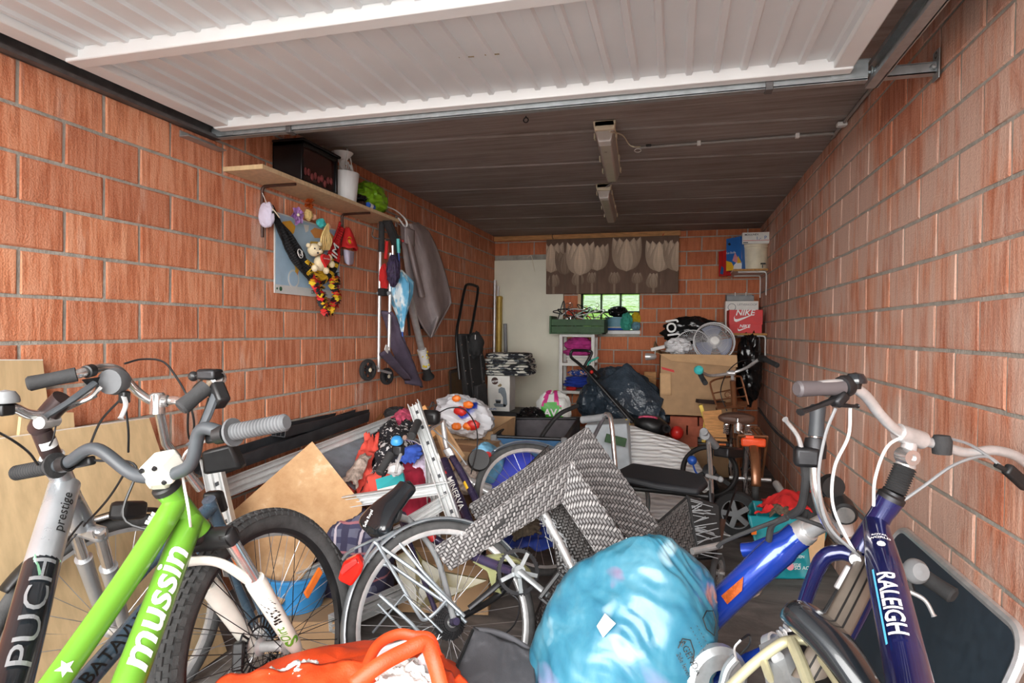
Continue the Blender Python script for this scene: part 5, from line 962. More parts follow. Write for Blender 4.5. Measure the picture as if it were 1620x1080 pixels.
# cartons that carry the clothes pile
def carton(lab, lo, hi, rz=0, mt='cardboard', name='storage_carton'):
    lo, hi = V(lo), V(hi); c = (lo+hi)/2; s_ = hi-lo; t_ = thing(name, lab, 'carton', (c.x, c.y, lo.z)); r_ = Matrix.Rotation(rz, 3, 'Z'); MB().box(c, s_, r_).obj('carton', mt, t_, bevel=.004); m = MB(); m.box(c+V((0, 0, s_.z/2+.0008)), (s_.x, .05, .0012), r_); m.obj('tape', 'cardboard_light', t_, smooth=0); return t_
carton('brown carton buried under the clothes pile', (-1.55, 2.9, .005), (-1.1, 3.35, .42), .1); carton('brown carton at the back of the clothes pile', (-1.6, 3.5, .005), (-1.15, 3.95, .50), -.1); carton('low brown carton lying behind the purple bicycle', (-1.2, 2.45, .005), (-.8, 2.8, .22), .2)
carton('brown carton under the black case by the back door', (-1.95, 5.42, .005), (-1.35, 5.9, .38)); carton('brown carton under the dark bubble bundle', (-.75, 5.5, .005), (-.2, 6.0, .42)); carton('brown carton on the floor beside the white shelf unit', (-1.32, 4.98, .005), (-.9, 5.3, Q(876, 650, 5.3).z-.165), .1)
carton('brown carton on the floor below the pink and white bags', (-1.8, 4.2, .005), (-1.3, 4.65, .36), .15)
# brown slatted piece, white book
sl = thing('brown_shutter', 'folded brown slatted cardboard on the heap by the left wall', 'slats', Q(595, 660, 4.3))
for k in range(5): quadslab(sl, 'slat', [Q(583+8*k, 645+3.4*k, 4.3), Q(570+8*k, 668+3.4*k, 4.15), Q(577+8*k, 671+3.4*k, 4.15), Q(590+8*k, 648+3.4*k, 4.3)], (0, .02, -.015), 'brown_slat' if 'brown_slat' in MT else (mat('brown_slat', (140, 92, 54), .7, var=.12) and 'brown_slat'))
tag(MB().bar(Q(577, 646, 4.35), Q(568, 668, 4.3), .06, .015, up=TOW).obj('white_book', 'white_melamine', bevel=.002), 'white book standing beside the brown slats', 'book')
tag(blob(Q(628, 655, 4.2), (.09, .06, .05), 3, .3, 2.2).obj('dark_pouch', 'black_rubber'), 'dark pouch with yellow trim behind the clothes pile', 'pouch')
tag(blob(Q(535, 668, 4.1), (.12, .08, .05), 8, .3, 2.2).obj('grey_sheet_roll', 'black_rubber'), 'dark crumpled sheet behind the black profiles', 'sheet')
tag(MB().bar(Q(668, 645, 3.4), Q(690, 690, 3.3), .05, .03, up=TOW).obj('wood_offcut', 'pine', bevel=.003), 'small wood offcut behind the tall metal stud', 'offcut')
# ------------------------------------------------ plastic carrier with toys in a carton
oc_ = thing('open_carton', 'open brown carton holding the white toy bag', 'carton', Q(750, 700, 4.1)); q = [Q(690, 705, 4.1), Q(777, 706, 4.1), Q(812, 668, 4.5), Q(815, 660, 4.6)]
quadslab(oc_, 'front_wall', [Q(693, 742, 4.05), Q(777, 742, 4.05), Q(780, 682, 4.15), Q(693, 682, 4.15)], (0, .012, 0), 'cardboard'); quadslab(oc_, 'side_wall', [Q(777, 742, 4.05), Q(812, 715, 4.55), Q(814, 660, 4.6), Q(780, 682, 4.15)], (-.01, 0, 0), 'cardboard_light'); quadslab(oc_, 'back_wall', [Q(720, 715, 4.6), Q(812, 715, 4.6), Q(815, 659, 4.65), Q(755, 657, 4.65)], (0, .012, 0), 'cardboard_light'); text('MAISON DU ...', on_plane(Q(745, 698, 4.1), (1, .25, 0), (0, 0, 1), .01), .05).obj('carton_letters', 'dark_wood', oc_, smooth=0)
tg = thing('toy_carrier_bag', 'white and blue plastic carrier bag full of toys in the carton', 'bag', Q(735, 690, 4.0)); bagc = Q(735, 657, 4.1)
m, t, b = nodes('toy_bag_film'); n_ = ntex(t, coord(t, 'World'), 5, 2, .5, .4); t.links.new(ramp(t, n_, [(0, srgb(40, 70, 190)), (.33, srgb(40, 70, 190)), (.36, srgb(226, 228, 234)), (.8, srgb(236, 236, 240))]), b.inputs['Base Color']); b.inputs['Roughness'].default_value = .25; b.inputs['Transmission Weight'].default_value = .15
blob(bagc, (.2, .16, .13), 4, .25, 1.8, .7, 60, 40, rot=Matrix.Rotation(.3, 3, 'Y')).obj('bag', 'toy_bag_film', tg); mat('orange_plastic', (236, 120, 40), .4, var=.12)
for i, (px, py, r_, mt) in enumerate(((722, 630, .035, 'orange_plastic'), (741, 640, .04, 'orange_plastic'), (728, 650, .05, 'red_plastic'), (748, 672, .055, 'red_plastic'), (722, 674, .04, 'orange_plastic'), (740, 674, .04, 'orange_plastic'))):
    tag(blob(Q(px, py, 3.93), (r_*.85, r_*.5, r_*.6), i, .25, 2, nu=20, nv=14).obj('toy_piece', mt), ['orange toy at the top of the white bag', 'orange cone toy right in the white bag', 'red toy in the middle of the white bag', 'red ring toy at the right of the white bag', 'orange toy low left in the white bag', 'orange toy low right in the white bag'][i], 'toy', 'toys in the plastic bag')
# ------------------------------------------------ foldable blue wagon
wg = thing('folding_wagon', 'blue and grey folding fabric wagon behind the rattan chair', 'wagon', Q(845, 735, 4.3)); mat('wagon_blue', (62, 106, 148), .8, var=.12); mat('wagon_grey', (92, 88, 92), .85, var=.15)
fr = [Q(782, 690, 4.1), Q(893, 695, 4.05), Q(915, 662, 4.75), Q(815, 662, 4.85)]; dn = V((0, 0, -.42))
def panel(a, b_, mt, nm, sag=.03, seed=0, z0=0, ht=.42): return patch(a+V((0, 0, -ht)), b_+V((0, 0, -ht)), b_, a, 20, 16, .012, 6, seed, .5, sag).obj(nm, mt, wg, solid=.006)
panel(fr[0], fr[1], 'wagon_blue', 'front_panel', .02, 1); panel(fr[2], fr[3], 'wagon_grey', 'back_panel', -.03, 2); panel(fr[3], fr[0], 'wagon_grey', 'side_panel', -.03, 3); panel(fr[1], fr[2], 'wagon_grey', 'side_panel', -.03, 4)
for i in range(4): TB([fr[i], fr[(i+1) % 4]], .012, 'top_rail', 'dark_steel', wg)
for p in fr: TB([p+V((0, 0, .01)), p+V((0, 0, -.45))], .014, 'post', 'dark_steel', wg)
TB([fr[0]+V((.02, -.02, -.02)), fr[1]+V((-.15, -.02, -.3))], .012, 'brace', 'grey_plastic', wg); TB([fr[1]+V((-.02, -.02, -.02)), fr[0]+V((.15, -.02, -.3))], .012, 'brace', 'grey_plastic', wg)
for i in range(2): MB().box(fr[i]+V((0, -.01, -.01)), (.04, .03, .05)).obj('corner_joint', 'grey_plastic', wg, bevel=.006)
TB([Q(850, 702, 4.2), Q(865, 678, 4.2), Q(885, 655, 4.2), Q(912, 642, 4.3)], .03, 'pull_handle', 'black_rubber', wg, 10, 6, flat=.5)
for p in fr: c = V((p.x, p.y, .07)); MB().lathe(c, (1, 0, 0), [(0, -.02), (.07, -.02), (.07, .02), (0, .02)], 20).obj('wheel', 'black_rubber', wg)
# ------------------------------------------------ green/white carrier bag with letters
av = thing('green_white_bag', 'green, white and pink shopping bag with white letters', 'bag', Q(875, 668, 5.3)); c = Q(876, 650, 5.3)
vcol('bag_print', .4, .05); m = blob(c, (.155, .1, .16), 5, .16, 1.8, .6, 50, 40, power=.7, pinch=.2); fs2 = []
for f in m.f:
    p = sum((m.v[i] for i in f), V((0, 0, 0)))/len(f)-c; x, z = p.x+.25*p.z*.3, p.z
    fs2.append(srgb(64, 176, 50) if (abs(x+.0) < .09 and z < .09 and z < .14-abs(x)*1.2) else (srgb(214, 60, 140) if (z > .03 and abs(abs(x)-.08+z*.3) < .02) else srgb(232, 234, 230)))
m.c = fs2; m.obj('bag', 'bag_print', av); text('AVA', on_plane(Q(876, 653, 5.17), RT, (0, 0, 1), .0), .085, .03).obj('bag_letters', 'ink_white', av, smooth=0); TB([Q(864, 634, 5.28), Q(868, 622, 5.3), Q(884, 618, 5.3), Q(890, 632, 5.28)], .012, 'handle', 'green_foil', av, 6, 5, flat=.3)
tag(blob(Q(840, 660, 5.2), (.12, .1, .08), 5, .3, 2.2, .7).obj('dark_film_bundle', 'black_bag'), 'dark plastic bundle between carton and green-white bag', 'bundle')
# ------------------------------------------------ things behind the rattan chair
tag(quadslab(None, 'cardboard_flap', [Q(684, 672, 3.3), Q(712, 750, 2.95), Q(735, 720, 3.05), Q(700, 665, 3.4)], (0, .01, -.005), 'cardboard_light'), 'bent brown cardboard flap beside the tall metal stud', 'cardboard')
dp = thing('printed_pack', 'light blue printed pack lying behind the wheel', 'pack', Q(765, 750, 3.2)); mat('pack_blue', (120, 180, 214), .35, var=.35, scale=14); blob(Q(768, 735, 3.3), (.09, .07, .11), 4, .15, 1.6, .5, 40, 30, power=.6, rot=Matrix.Rotation(.4, 3, 'Y')).obj('pack', 'pack_blue', dp); MB().lathe(Q(772, 720, 3.2), TOW, [(0, .03), (.025, .03), (.025, .028), (0, .028)], 20).obj('red_seal', 'ink_red', dp, smooth=0)
tag(blob(Q(735, 755, 3.1), (.1, .08, .08), 8, .25, 2).obj('beige_bundle', 'beige_lace'), 'beige cloth bundle below the cardboard flap', 'bundle')
tag(MB().lathe(Q(757, 728, 3.0), TOW+V((.2, 0, .4)), [(0, .03), (.05, .03), (.055, 0), (.03, -.05), (0, -.05)], 24).obj('black_lamp_head', 'black_plastic'), 'round black lamp head beside the printed pack', 'lamp head')
bt_ = thing('blue_tub', 'royal blue plastic tub seen through the bicycle spokes', 'tub', Q(808, 770, 3.3)); mat('royal_blue', (44, 60, 190), .4, var=.1); MB().lathe(Q(812, 752, 3.3), TOW+V((.1, 0, .5)), [(0, .02), (.15, .02), (.16, 0), (.12, -.15), (0, -.15)], 30).obj('tub', 'royal_blue', bt_)
mat('blue_flower_cloth', (34, 60, 150), .6, var=.5, scale=9); cloth('blue shiny bag with coloured print under the rattan chair', 'bag', [Q(780, 872, 2.9), Q(885, 868, 2.9), Q(890, 820, 3.1), Q(785, 835, 3.1)], 'blue_flower_cloth', .03, 12, .05, name='printed_blue_bag'); cloth('olive and red cloth lying on the blue printed bag', 'cloth', [Q(815, 855, 2.82), Q(855, 845, 2.82), Q(850, 822, 2.95), Q(812, 840, 2.95)], 'brown_wool', .04, 13, .03)
# plaid bag left, blue tub and cardboard behind wheels
m, t, b = nodes('plaid_cloth'); co = coord(t, 'World'); 
def stripe(axis, sc, thr):
    s_ = N(t, 'ShaderNodeSeparateXYZ'); t.links.new(co, s_.inputs[0]); mu = N(t, 'ShaderNodeMath', operation='MULTIPLY'); mu.inputs[1].default_value = sc; t.links.new(s_.outputs[axis], mu.inputs[0]); fr_ = N(t, 'ShaderNodeMath', operation='FRACT'); t.links.new(mu.outputs[0], fr_.inputs[0]); g_ = N(t, 'ShaderNodeMath', operation='GREATER_THAN'); g_.inputs[1].default_value = thr; t.links.new(fr_.outputs[0], g_.inputs[0]); return g_.outputs[0]
c_ = mix(t, stripe(2, 18, .55), srgb(104, 106, 128), srgb(66, 66, 96)); c_ = mix(t, stripe(0, 14, .6), c_, srgb(60, 58, 84)); c_ = mix(t, stripe(0, 9, .9), c_, srgb(200, 190, 200)); c_ = mix(t, stripe(2, 9, .92), c_, srgb(170, 110, 120)); t.links.new(c_, b.inputs['Base Color']); b.inputs['Roughness'].default_value = .85
pl_ = thing('plaid_bag', 'blue plaid fabric bag standing behind the purple bicycle', 'bag', Q(560, 940, 2.5)); blob(Q(562, 890, 2.6), (.16, .13, .22), 3, .18, 1.6, .6, 50, 40, power=.7, floor=.01).obj('bag', 'plaid_cloth', pl_)
ct_ = thing('sky_blue_tub', 'sky blue plastic tub on the floor behind the green bicycle wheel', 'tub', Q(478, 975, 2.5)); mat('tub_blue', (60, 150, 216), .4, var=.1); c = Q(470, 955, 2.45); MB().lathe((c.x, c.y, .13), (0, 0, 1), [(0, .0), (.1, 0), (.13, .13), (.142, .135), (.142, .145), (.125, .145), (.1, .012), (0, .012)], 30).obj('tub', 'tub_blue', ct_)
cc_ = V((c.x, c.y, 0)); carton('flat brown carton under the sky blue tub', (c.x-.16, c.y-.14, .005), (c.x+.2, c.y+.2, .127), .3)
# ------------------------------------------------ foam mattress
mt_ = thing('foam_mattress', 'white ribbed foam mattress leaning behind the wheelchair', 'mattress', Q(1090, 840, 4.0))
m, t, b = nodes('ribbed_foam'); wv_ = N(t, 'ShaderNodeTexWave'); wv_.inputs['Scale'].default_value = 9; wv_.inputs['Distortion'].default_value = 4; wv_.inputs['Detail'].default_value = 1; wv_.bands_direction = 'Z'; t.links.new(coord(t, 'World', (1, 1, 1.3), (.35, 0, 0)), wv_.inputs['Vector']); t.links.new(ramp(t, wv_.outputs[0], [(.1, srgb(222, 222, 222)), (.7, srgb(246, 246, 244))]), b.inputs['Base Color']); b.inputs['Roughness'].default_value = .8; bump(t, b, wv_.outputs[0], .5, .012)
A, B, C_, D_ = Q(1000, 850, 4.05), Q(1188, 880, 3.55), Q(1088, 703, 4.5), Q(990, 668, 4.75)
m = MB(); nrm_ = (B-A).cross(D_-A).normalized(); nrm_ = nrm_ if nrm_.dot(FW) > 0 else -nrm_
m.grid(lambda u, v: lerp(lerp(A, B, u), lerp(D_, C_, u), v)+nrm_*(.006*math.sin(v*90+4*nz((u*2, v*2, 0)))+.02*nz((u*2, v*2, 3))-.03*(1-(2*u-1)**8)*(1-(2*v-1)**8)), 40, 60); m.obj('cover', 'ribbed_foam', mt_, solid=0)
m = MB(); Ps = [A, B, C_, D_]; m.hexa([p+nrm_*.01 for p in Ps], [p+nrm_*.13 for p in Ps]); m.obj('core', 'ribbed_foam', mt_, bevel=.02)
MB().bar(Q(989, 664, 4.7), Q(995, 673, 4.66), .03, .004, up=TOW).obj('yellow_tag', 'yellow_cloth', mt_)
gb_ = thing('grey_bin', 'pale grey plastic bin between wagon and mattress', 'bin', Q(970, 760, 4.3)); quadslab(gb_, 'front', [Q(930, 770, 4.2), Q(1000, 780, 4.2), Q(992, 670, 4.5), Q(925, 672, 4.5)], (0, .3, 0), 'pale_bin' if 'pale_bin' in MT else (mat('pale_bin', (198, 208, 214), .5, var=.08) and 'pale_bin'), .01); MB().bar(Q(958, 692, 4.32), Q(990, 700, 4.32), .06, .02, up=TOW).obj('green_flap', 'green_paint', gb_, bevel=.003)
# vacuum cleaner
vc = thing('vacuum_cleaner', 'black and red vacuum cleaner lying behind the mattress', 'vacuum cleaner', Q(1045, 680, 4.85)); blob(Q(1030, 672, 4.9), (.14, .11, .08), 3, .06, 1.5, .3, 40, 26, rot=Matrix.Rotation(.2, 3, 'Y')).obj('body', 'black_plastic', vc); blob(Q(1071, 684, 4.8), (.05, .06, .055), 4, .05, 1.5, .2, 26, 18).obj('dust_lid', 'red_plastic', vc); a = Q(1053, 678, 4.72); MB().lathe(a, TOW+V((.2, 0, .2)), [(.018, .02), (.034, .02), (.036, -.03), (.02, -.05)], 22).obj('hose_port', 'dark_steel', vc); TB(circ(Q(1025, 661, 4.85), .07, 16, V((0, .3, 1))), .008, 'red_ring', 'pink_bright', vc, 6, 0, closed=True)
# ------------------------------------------------ overturned rattan armchair
vcol('rattan', .42, .18, 60, .1); mat('rattan_core', (38, 36, 36), .8, var=.2)
CH_ = thing('rattan_armchair', 'overturned grey rattan armchair lying on the heap', 'armchair', Q(900, 930, 2.4))
def weave(quad, dep, name, cell=.0125, curve=0, tone=1.0, seed=0, sides=True, uni=False):
    """core slab with a 2/2 twill of flat strands on its face and edges"""
    A, B, C_, D_ = [V(p) for p in quad]; dep = V(dep); rr = random.Random(seed); m = MB(); n0 = (B-A).cross(D_-A).normalized()
    if n0.dot(dep) > 0: n0 = -n0
    th = dep.length
    core = MB(); core.hexa([A-n0*.003, B-n0*.003, C_-n0*.003, D_-n0*.003], [A+dep, B+dep, C_+dep, D_+dep])
    def bil(u, v): return lerp(lerp(A, B, u), lerp(D_, C_, u), v)+n0*curve*math.sin(math.pi*u)*math.sin(math.pi*v)
    def face(P, nu, nv, nrm, k0=0):
        for i in range(-1, nu+1):
            for j in range(-1, nv+1):
                k = (i+j+k0) % 4
                if k == 0: r_ = (i, i+2, j, j+1)
                elif k == 2: r_ = (i, i+1, j, j+2)
                else: continue
                i0, i1, j0, j1 = max(0, r_[0]), min(nu, r_[1]), max(0, r_[2]), min(nv, r_[3])
                if i1 <= i0 or j1 <= j0: continue
                e = .1; u0, u1, v0, v1 = (i0+e)/nu, (i1-e)/nu, (j0+e)/nv, (j1-e)/nv; hh = .0032*rr.uniform(.8, 1.2); g = rr.uniform(.75, 1.15)*tone
                col = (.30*g, .285*g, .28*g) if k == 0 else (.16*g, .148*g, .148*g)
                if uni: col = (.16*g, .145*g, .14*g)
                du, dv = (u1-u0), (v1-v0)
                if k == 0: ins = (.22*du, .06*dv)
                else: ins = (.06*du, .22*dv)
                lo = [P(u0, v0), P(u1, v0), P(u1, v1), P(u0, v1)]; hi = [P(u0+ins[0], v0+ins[1])+nrm*hh, P(u1-ins[0], v0+ins[1])+nrm*hh, P(u1-ins[0], v1-ins[1])+nrm*hh, P(u0+ins[0], v1-ins[1])+nrm*hh]
                m.add(lo+hi, [(4, 5, 6, 7), (0, 1, 5, 4), (1, 2, 6, 5), (2, 3, 7, 6), (3, 0, 4, 7)], col)
    nu = max(2, round((B-A).length/2/cell+(C_-D_).length/2/cell)); nv = max(2, round((D_-A).length/2/cell+(C_-B).length/2/cell))
    face(bil, nu, nv, n0)
    if sides:
        for (p, q) in ((A, B), (B, C_), (C_, D_), (D_, A)):
            ns = (q-p).cross(dep).normalized(); cen = (A+B+C_+D_)/4
            if ns.dot((p+q)/2-cen) < 0: ns = -ns
            face(lambda u, v, p=p, q=q: lerp(p, q, u)+dep*v, max(2, round((q-p).length/cell)), max(2, round(th/cell)), ns, 1)
    o = core.obj(name, 'rattan_core', CH_, smooth=0); stuff(m.obj('weave', 'rattan', o, smooth=0))
fwd = FW*.055+V((0, 0, -.01))
weave([Q(687, 868, 2.16), Q(712, 902, 2.14), Q(890, 794, 2.32), Q(903, 729, 2.36)], fwd, 'arm', seed=1)
weave([Q(904, 729, 2.36), Q(890, 794, 2.32), Q(975, 920, 2.22), Q(1018, 896, 2.24)], fwd, 'leg', seed=2)
weave([Q(742, 800, 2.62), Q(765, 838, 2.58), Q(905, 735, 2.72), Q(929, 676, 2.8)], fwd, 'arm', seed=3)
weave([Q(930, 676, 2.8), Q(905, 735, 2.72), Q(1003, 862, 2.55), Q(1046, 836, 2.6)], fwd, 'leg', seed=4)
weave([Q(1003, 862, 2.55), Q(985, 905, 2.45), Q(1105, 880, 2.5), Q(1090, 786, 2.72)], FW*.03, 'seat_panel', cell=.0105, tone=.7, seed=5, uni=True, sides=False, curve=.02)
weave([Q(1042, 833, 2.6), Q(1003, 862, 2.55), Q(1060, 850, 2.6), Q(1092, 785, 2.72)], FW*.03, 'seat_corner', cell=.0105, tone=.7, seed=6, uni=True, sides=False)
weave([Q(868, 802, 2.42), Q(890, 960, 2.3), Q(975, 935, 2.32), Q(898, 790, 2.45)], FW*.04, 'back_panel', cell=.0105, tone=.6, seed=7, uni=True, sides=False, curve=.015)
weave([Q(832, 1010, 2.25), Q(880, 1075, 2.1), Q(960, 985, 2.2), Q(880, 905, 2.35)], FW*.04, 'back_panel', cell=.0105, tone=.55, seed=8, uni=True, sides=False, curve=.04)
weave([Q(780, 790, 2.8), Q(800, 830, 2.7), Q(885, 755, 2.82), Q(868, 705, 2.95)], FW*.03, 'inner_panel', cell=.0105, tone=.65, seed=9, uni=True, sides=False, curve=.03)
m = MB(); m.poly([Q(1088, 785, 2.70), Q(1138, 800, 2.74), Q(1142, 866, 2.55), Q(1106, 880, 2.48)], FW*.04); m.obj('torn_backing', 'black_rubber', CH_, bevel=.006)
m = MB()
for k in range(26): a = lerp(Q(1092, 788, 2.68), Q(1106, 876, 2.46), R.random()); m.tube([a, a+RT*R.uniform(.03, .1)+V((0, 0, R.uniform(-.03, .03)))-FW*.01], .0022, 4)
stuff(m.obj('loose_strands', 'grey_plastic', CH_)); TB([Q(1095, 872, 2.44), Q(1140, 862, 2.5)], .014, 'bare_tube', 'aluminium', CH_)
TB([Q(852, 797, 2.36), Q(886, 860, 2.3), Q(921, 932, 2.22)], .017, 'bare_tube', 'aluminium', CH_, 12)
m = MB(); a, b_ = Q(855, 800, 2.34), Q(920, 926, 2.21); u_, v_, d_ = frame(b_-a)
for k in range(60):
    p = lerp(a, b_, R.random()); an = R.uniform(0, 6.28); e = u_*math.cos(an)+v_*math.sin(an); m.tube([p+e*.017, p+e*.022+d_*.01, p+(e*R.uniform(.018, .04))+d_*R.uniform(-.02, .03)], .002, 4)
stuff(m.obj('frayed_strands', 'grey_plastic', CH_))
# ================================================================== bicycles
def wheel(root, c, nrm, Rr, tr=.02, rimw=.011, n=36, tyre='tyre', rim='aluminium', spoke='steel_spoke', knobs=False, stripe=False, hubw=.05, fender=None):
    c = V(c); u, v, d = frame(V(nrm)); e = lambda a: u*math.cos(a)+v*math.sin(a); R0 = Rr-tr
    m = MB(); m.torus(c, d, R0, tr, 64, 12); ty = m.obj('tyre', tyre, root)
    if knobs:
        k_ = MB()
        for k in range(84):
            a = 2*math.pi*k/84
            for j, off in enumerate((-1.05, -.5, 0, .5, 1.05)):
                a2 = a+(.5*2*math.pi/84 if j % 2 else 0); rad = e(a2)*math.cos(off)+d*math.sin(off); tan = d.cross(e(a2)); ax = rad.cross(tan); p = c+e(a2)*R0+rad*(tr+.001); s_ = tr*.42
                k_.box(p, (.0165 if j in (1, 3) else .019, s_, .005), Matrix((tan, ax, rad)).transposed())
        stuff(k_.obj('tread', tyre, ty, smooth=0))
    if stripe:
        for s_ in (-1, 1): MB().torus(c+d*s_*tr*.72, d, R0-tr*.55, .0022, 64, 5).obj('reflective_stripe', 'ink_white', ty)
    m = MB(); m.lathe(c, d, [(R0-tr*.35, -rimw), (R0-tr*.9, -rimw*1.05), (R0-tr*.9-.012, -rimw*.6), (R0-tr*.9-.012, rimw*.6), (R0-tr*.9, rimw*1.05), (R0-tr*.35, rimw)], 64); m.obj('rim', rim, root)
    ri = R0-tr*.9-.01; m = MB()
    for k in range(n):
        a = 2*math.pi*k/n; s_ = 1 if k % 2 else -1; a2 = a+(.75 if (k//2) % 2 else -.75); m.tube([c+e(a2)*.022+d*s_*hubw*.5, c+e(a)*ri], .0012, 4)
    stuff(m.obj('spokes', spoke, root)); h = hubw/2
    MB().lathe(c, d, [(0, -h-.02), (.008, -h-.02), (.008, -h), (.024, -h), (.024, -h+.004), (.014, -h+.01), (.014, h-.01), (.024, h-.004), (.024, h), (.008, h), (.008, h+.02), (0, h+.02)], 20).obj('hub', 'aluminium', root)
def fender(root, c, nrm, Rr, w, a0, a1, up, mt, name='mudguard', lip=.35):
    """arc of mudguard; angles measured from the 'up' direction about the wheel axis"""
    c = V(c); d = V(nrm).normalized(); up = V(up); up = (up-d*up.dot(d)).normalized(); si = d.cross(up); m = MB(); n = 40; prof = [(-1, -lip), (-.8, -.08), (-.4, .06), (0, .1), (.4, .06), (.8, -.08), (1, -lip)]
    m.grid(lambda uu, vv: c+(up*math.cos(lerp(a0, a1, uu))+si*math.sin(lerp(a0, a1, uu)))*(Rr+prof[round(vv*6)][1]*w)+d*prof[round(vv*6)][0]*w, n, 6)
    return m.obj(name, mt, root, solid=.0015)
def grip(root, a, b_, r=.017, mt='black_rubber', rings=0, name='grip', flange=False):
    a, b_ = V(a), V(b_); L = (b_-a).length; pr = [(0, -.003), (r*.8, -.003), (r*1.05, .002)]
    if rings:
        for k in range(rings): z = L*(k+.5)/rings; pr += [(r*.9, z-L/rings*.45), (r*1.06, z-L/rings*.2), (r*1.06, z+L/rings*.2), (r*.9, z+L/rings*.45)]
    else: pr += [(r, .02), (r*.95, L*.5), (r*1.02, L)]
    if flange: pr += [(r*1.75, L-.003), (r*1.75, L+.003)]
    pr += [(0, L+.003)]; return MB().lathe(a, b_-a, pr, 20).obj(name, mt, root)
def lever(root, a, b_, c, mt='aluminium', r=.007, name='brake_lever'): m = MB(); m.tube(spline([a, b_, c], 8), [r]*8+[r*.9]*8+[r*1.25], 8, flat=.7); return m.obj(name, mt, root)
def cable(root, pts, mt='black_plastic', r=.0028, name='cable'): m = MB(); m.tube(spline(pts, 8), r, 6); return m.obj(name, mt, root)
def bell(root, c, up, r=.024, mt='chrome'): MB().lathe(c, up, [(r, 0), (r*1.05, .004), (r*.98, r*.5), (r*.7, r*.95), (0, r*1.1)], 22).obj('bell', mt, root); MB().lathe(c, up, [(0, -.012), (.01, -.012), (.012, 0), (r*.9, .0)], 16).obj('bell_base', 'black_plastic', root)
def bike(lab, loc): return thing('bicycle', lab, 'bicycle', loc, 'bicycles stored in the garage')
# ------------------------------------------------------------------ green mountain bike
mat('lime_paint', (100, 154, 46), .3, var=.06, scale=5, coat=.4); mat('white_paint', (226, 224, 214), .35, var=.06, coat=.3); mat('bar_black', (62, 66, 70), .45, var=.1)
g = 1.12; G = lambda x, y, D: Q(x, y, D*g)
bl_, br_ = G(25, 748, 1.33), G(452, 668, 1.13); ba = (br_-bl_).normalized()
gw = G(432, 1022, 1.5); gk = bike('lime green mountain bike with white fork in the left foreground', (gw.x, gw.y, 0)); WR_ = .368
wheel(gk, gw, ba, WR_, .029, .013, 32, 'tyre', 'black_plastic', 'dark_steel', knobs=True, hubw=.09)
ht, hb_ = G(266, 774, 1.255), G(313, 840, 1.31); sax = (hb_-ht).normalized()
MB().tube([ht-sax*.004, lerp(ht, hb_, .2), lerp(ht, hb_, .8), hb_], [.03, .026, .027, .031], 20).obj('head_tube', 'lime_paint', gk)
MB().lathe(ht, -sax, [(0, 0), (.031, 0), (.031, .012), (.026, .016), (.026, .028), (0, .028)], 20).obj('headset', 'black_plastic', gk); MB().lathe(hb_, sax, [(0, 0), (.033, 0), (.033, .012), (.028, .02), (0, .02)], 20).obj('headset', 'black_plastic', gk)
seat_l = G(12, 1185, .89); bbp = G(158, 1200, .95)
tt = [lerp(ht, hb_, .28), G(195, 925, 1.12), seat_l]; dt = [lerp(ht, hb_, .72), lerp(lerp(ht, hb_, .72), bbp, .46), bbp]
TB(tt, [.026, .022, .022], 'top_tube', 'lime_paint', gk, 20, 8) if False else MB().tube(spline(tt, 8), [lerp(.026, .0235, k/16) for k in range(17)], 20).obj('top_tube', 'lime_paint', gk)
MB().tube(spline(dt, 8), [lerp(.031, .03, k/16) for k in range(17)], 20).obj('down_tube', 'lime_paint', gk)
dax = (bbp-lerp(ht, hb_, .72)).normalized(); mid = lerp(G(258, 950, 1.17), bbp, .12)
text('mussin', on_tube(dt[1], -dax, CAM-dt[1]-RT*.1, .0312), .08, .02, .2, 1.2).obj('frame_letters', 'ink_white', gk, smooth=0)
tax = (seat_l-tt[0]).normalized(); wg_ = on_tube(G(243, 832, 1.235), -tax, CAM-tt[1], .025)
m = MB()
for s_ in (-1, 1):
    for k in range(3): m.add([wg_(.012-.009*k, s_*.004), wg_(.02-.012*k, s_*.022), wg_(.010-.012*k, s_*.02), wg_(.002-.009*k, s_*.004)], [(0, 1, 2, 3)])
stuff(m.obj('winged_star_emblem', 'ink_white', gk, smooth=0)); text('*', wg_, .03, .01).obj('star_emblem', 'ink_black', gk, smooth=0); wg2 = on_tube(G(98, 1064, .985), -tax, CAM-tt[1], .024); m = MB(); m.add([wg2(math.cos(k*math.pi/5+.3)*(.016 if k % 2 else .007), math.sin(k*math.pi/5+.3)*(.016 if k % 2 else .007)) for k in range(10)], [tuple(range(10))]); m.obj('star_print', 'ink_white', gk, smooth=0)
rear = seat_l+(seat_l-ht).normalized()*.1; ra = gw-(gw-V((seat_l.x, seat_l.y, gw.z))).normalized()*1.1; ra.z = WR_+.005
wheel(gk, ra, ba, WR_, .029, .013, 24, 'tyre', 'black_plastic', 'dark_steel', hubw=.09); TB([seat_l, bbp], .018, 'seat_tube', 'lime_paint', gk, 14)
for s_ in (-1, 1): TB([seat_l+ba*s_*.02, ra+ba*s_*.06], .009, 'seat_stay', 'lime_paint', gk); TB([bbp+ba*s_*.03, ra+ba*s_*.06], .01, 'chain_stay', 'lime_paint', gk)
for k, (p, s_) in enumerate(((.40, 1), (.72, 1))): q = lerp(tt[0], seat_l, p); MB().torus(q+V((0, 0, -.026))+ba*.004, tax, .008, .003, 14, 6).obj('cable_guide', 'lime_paint', gk)
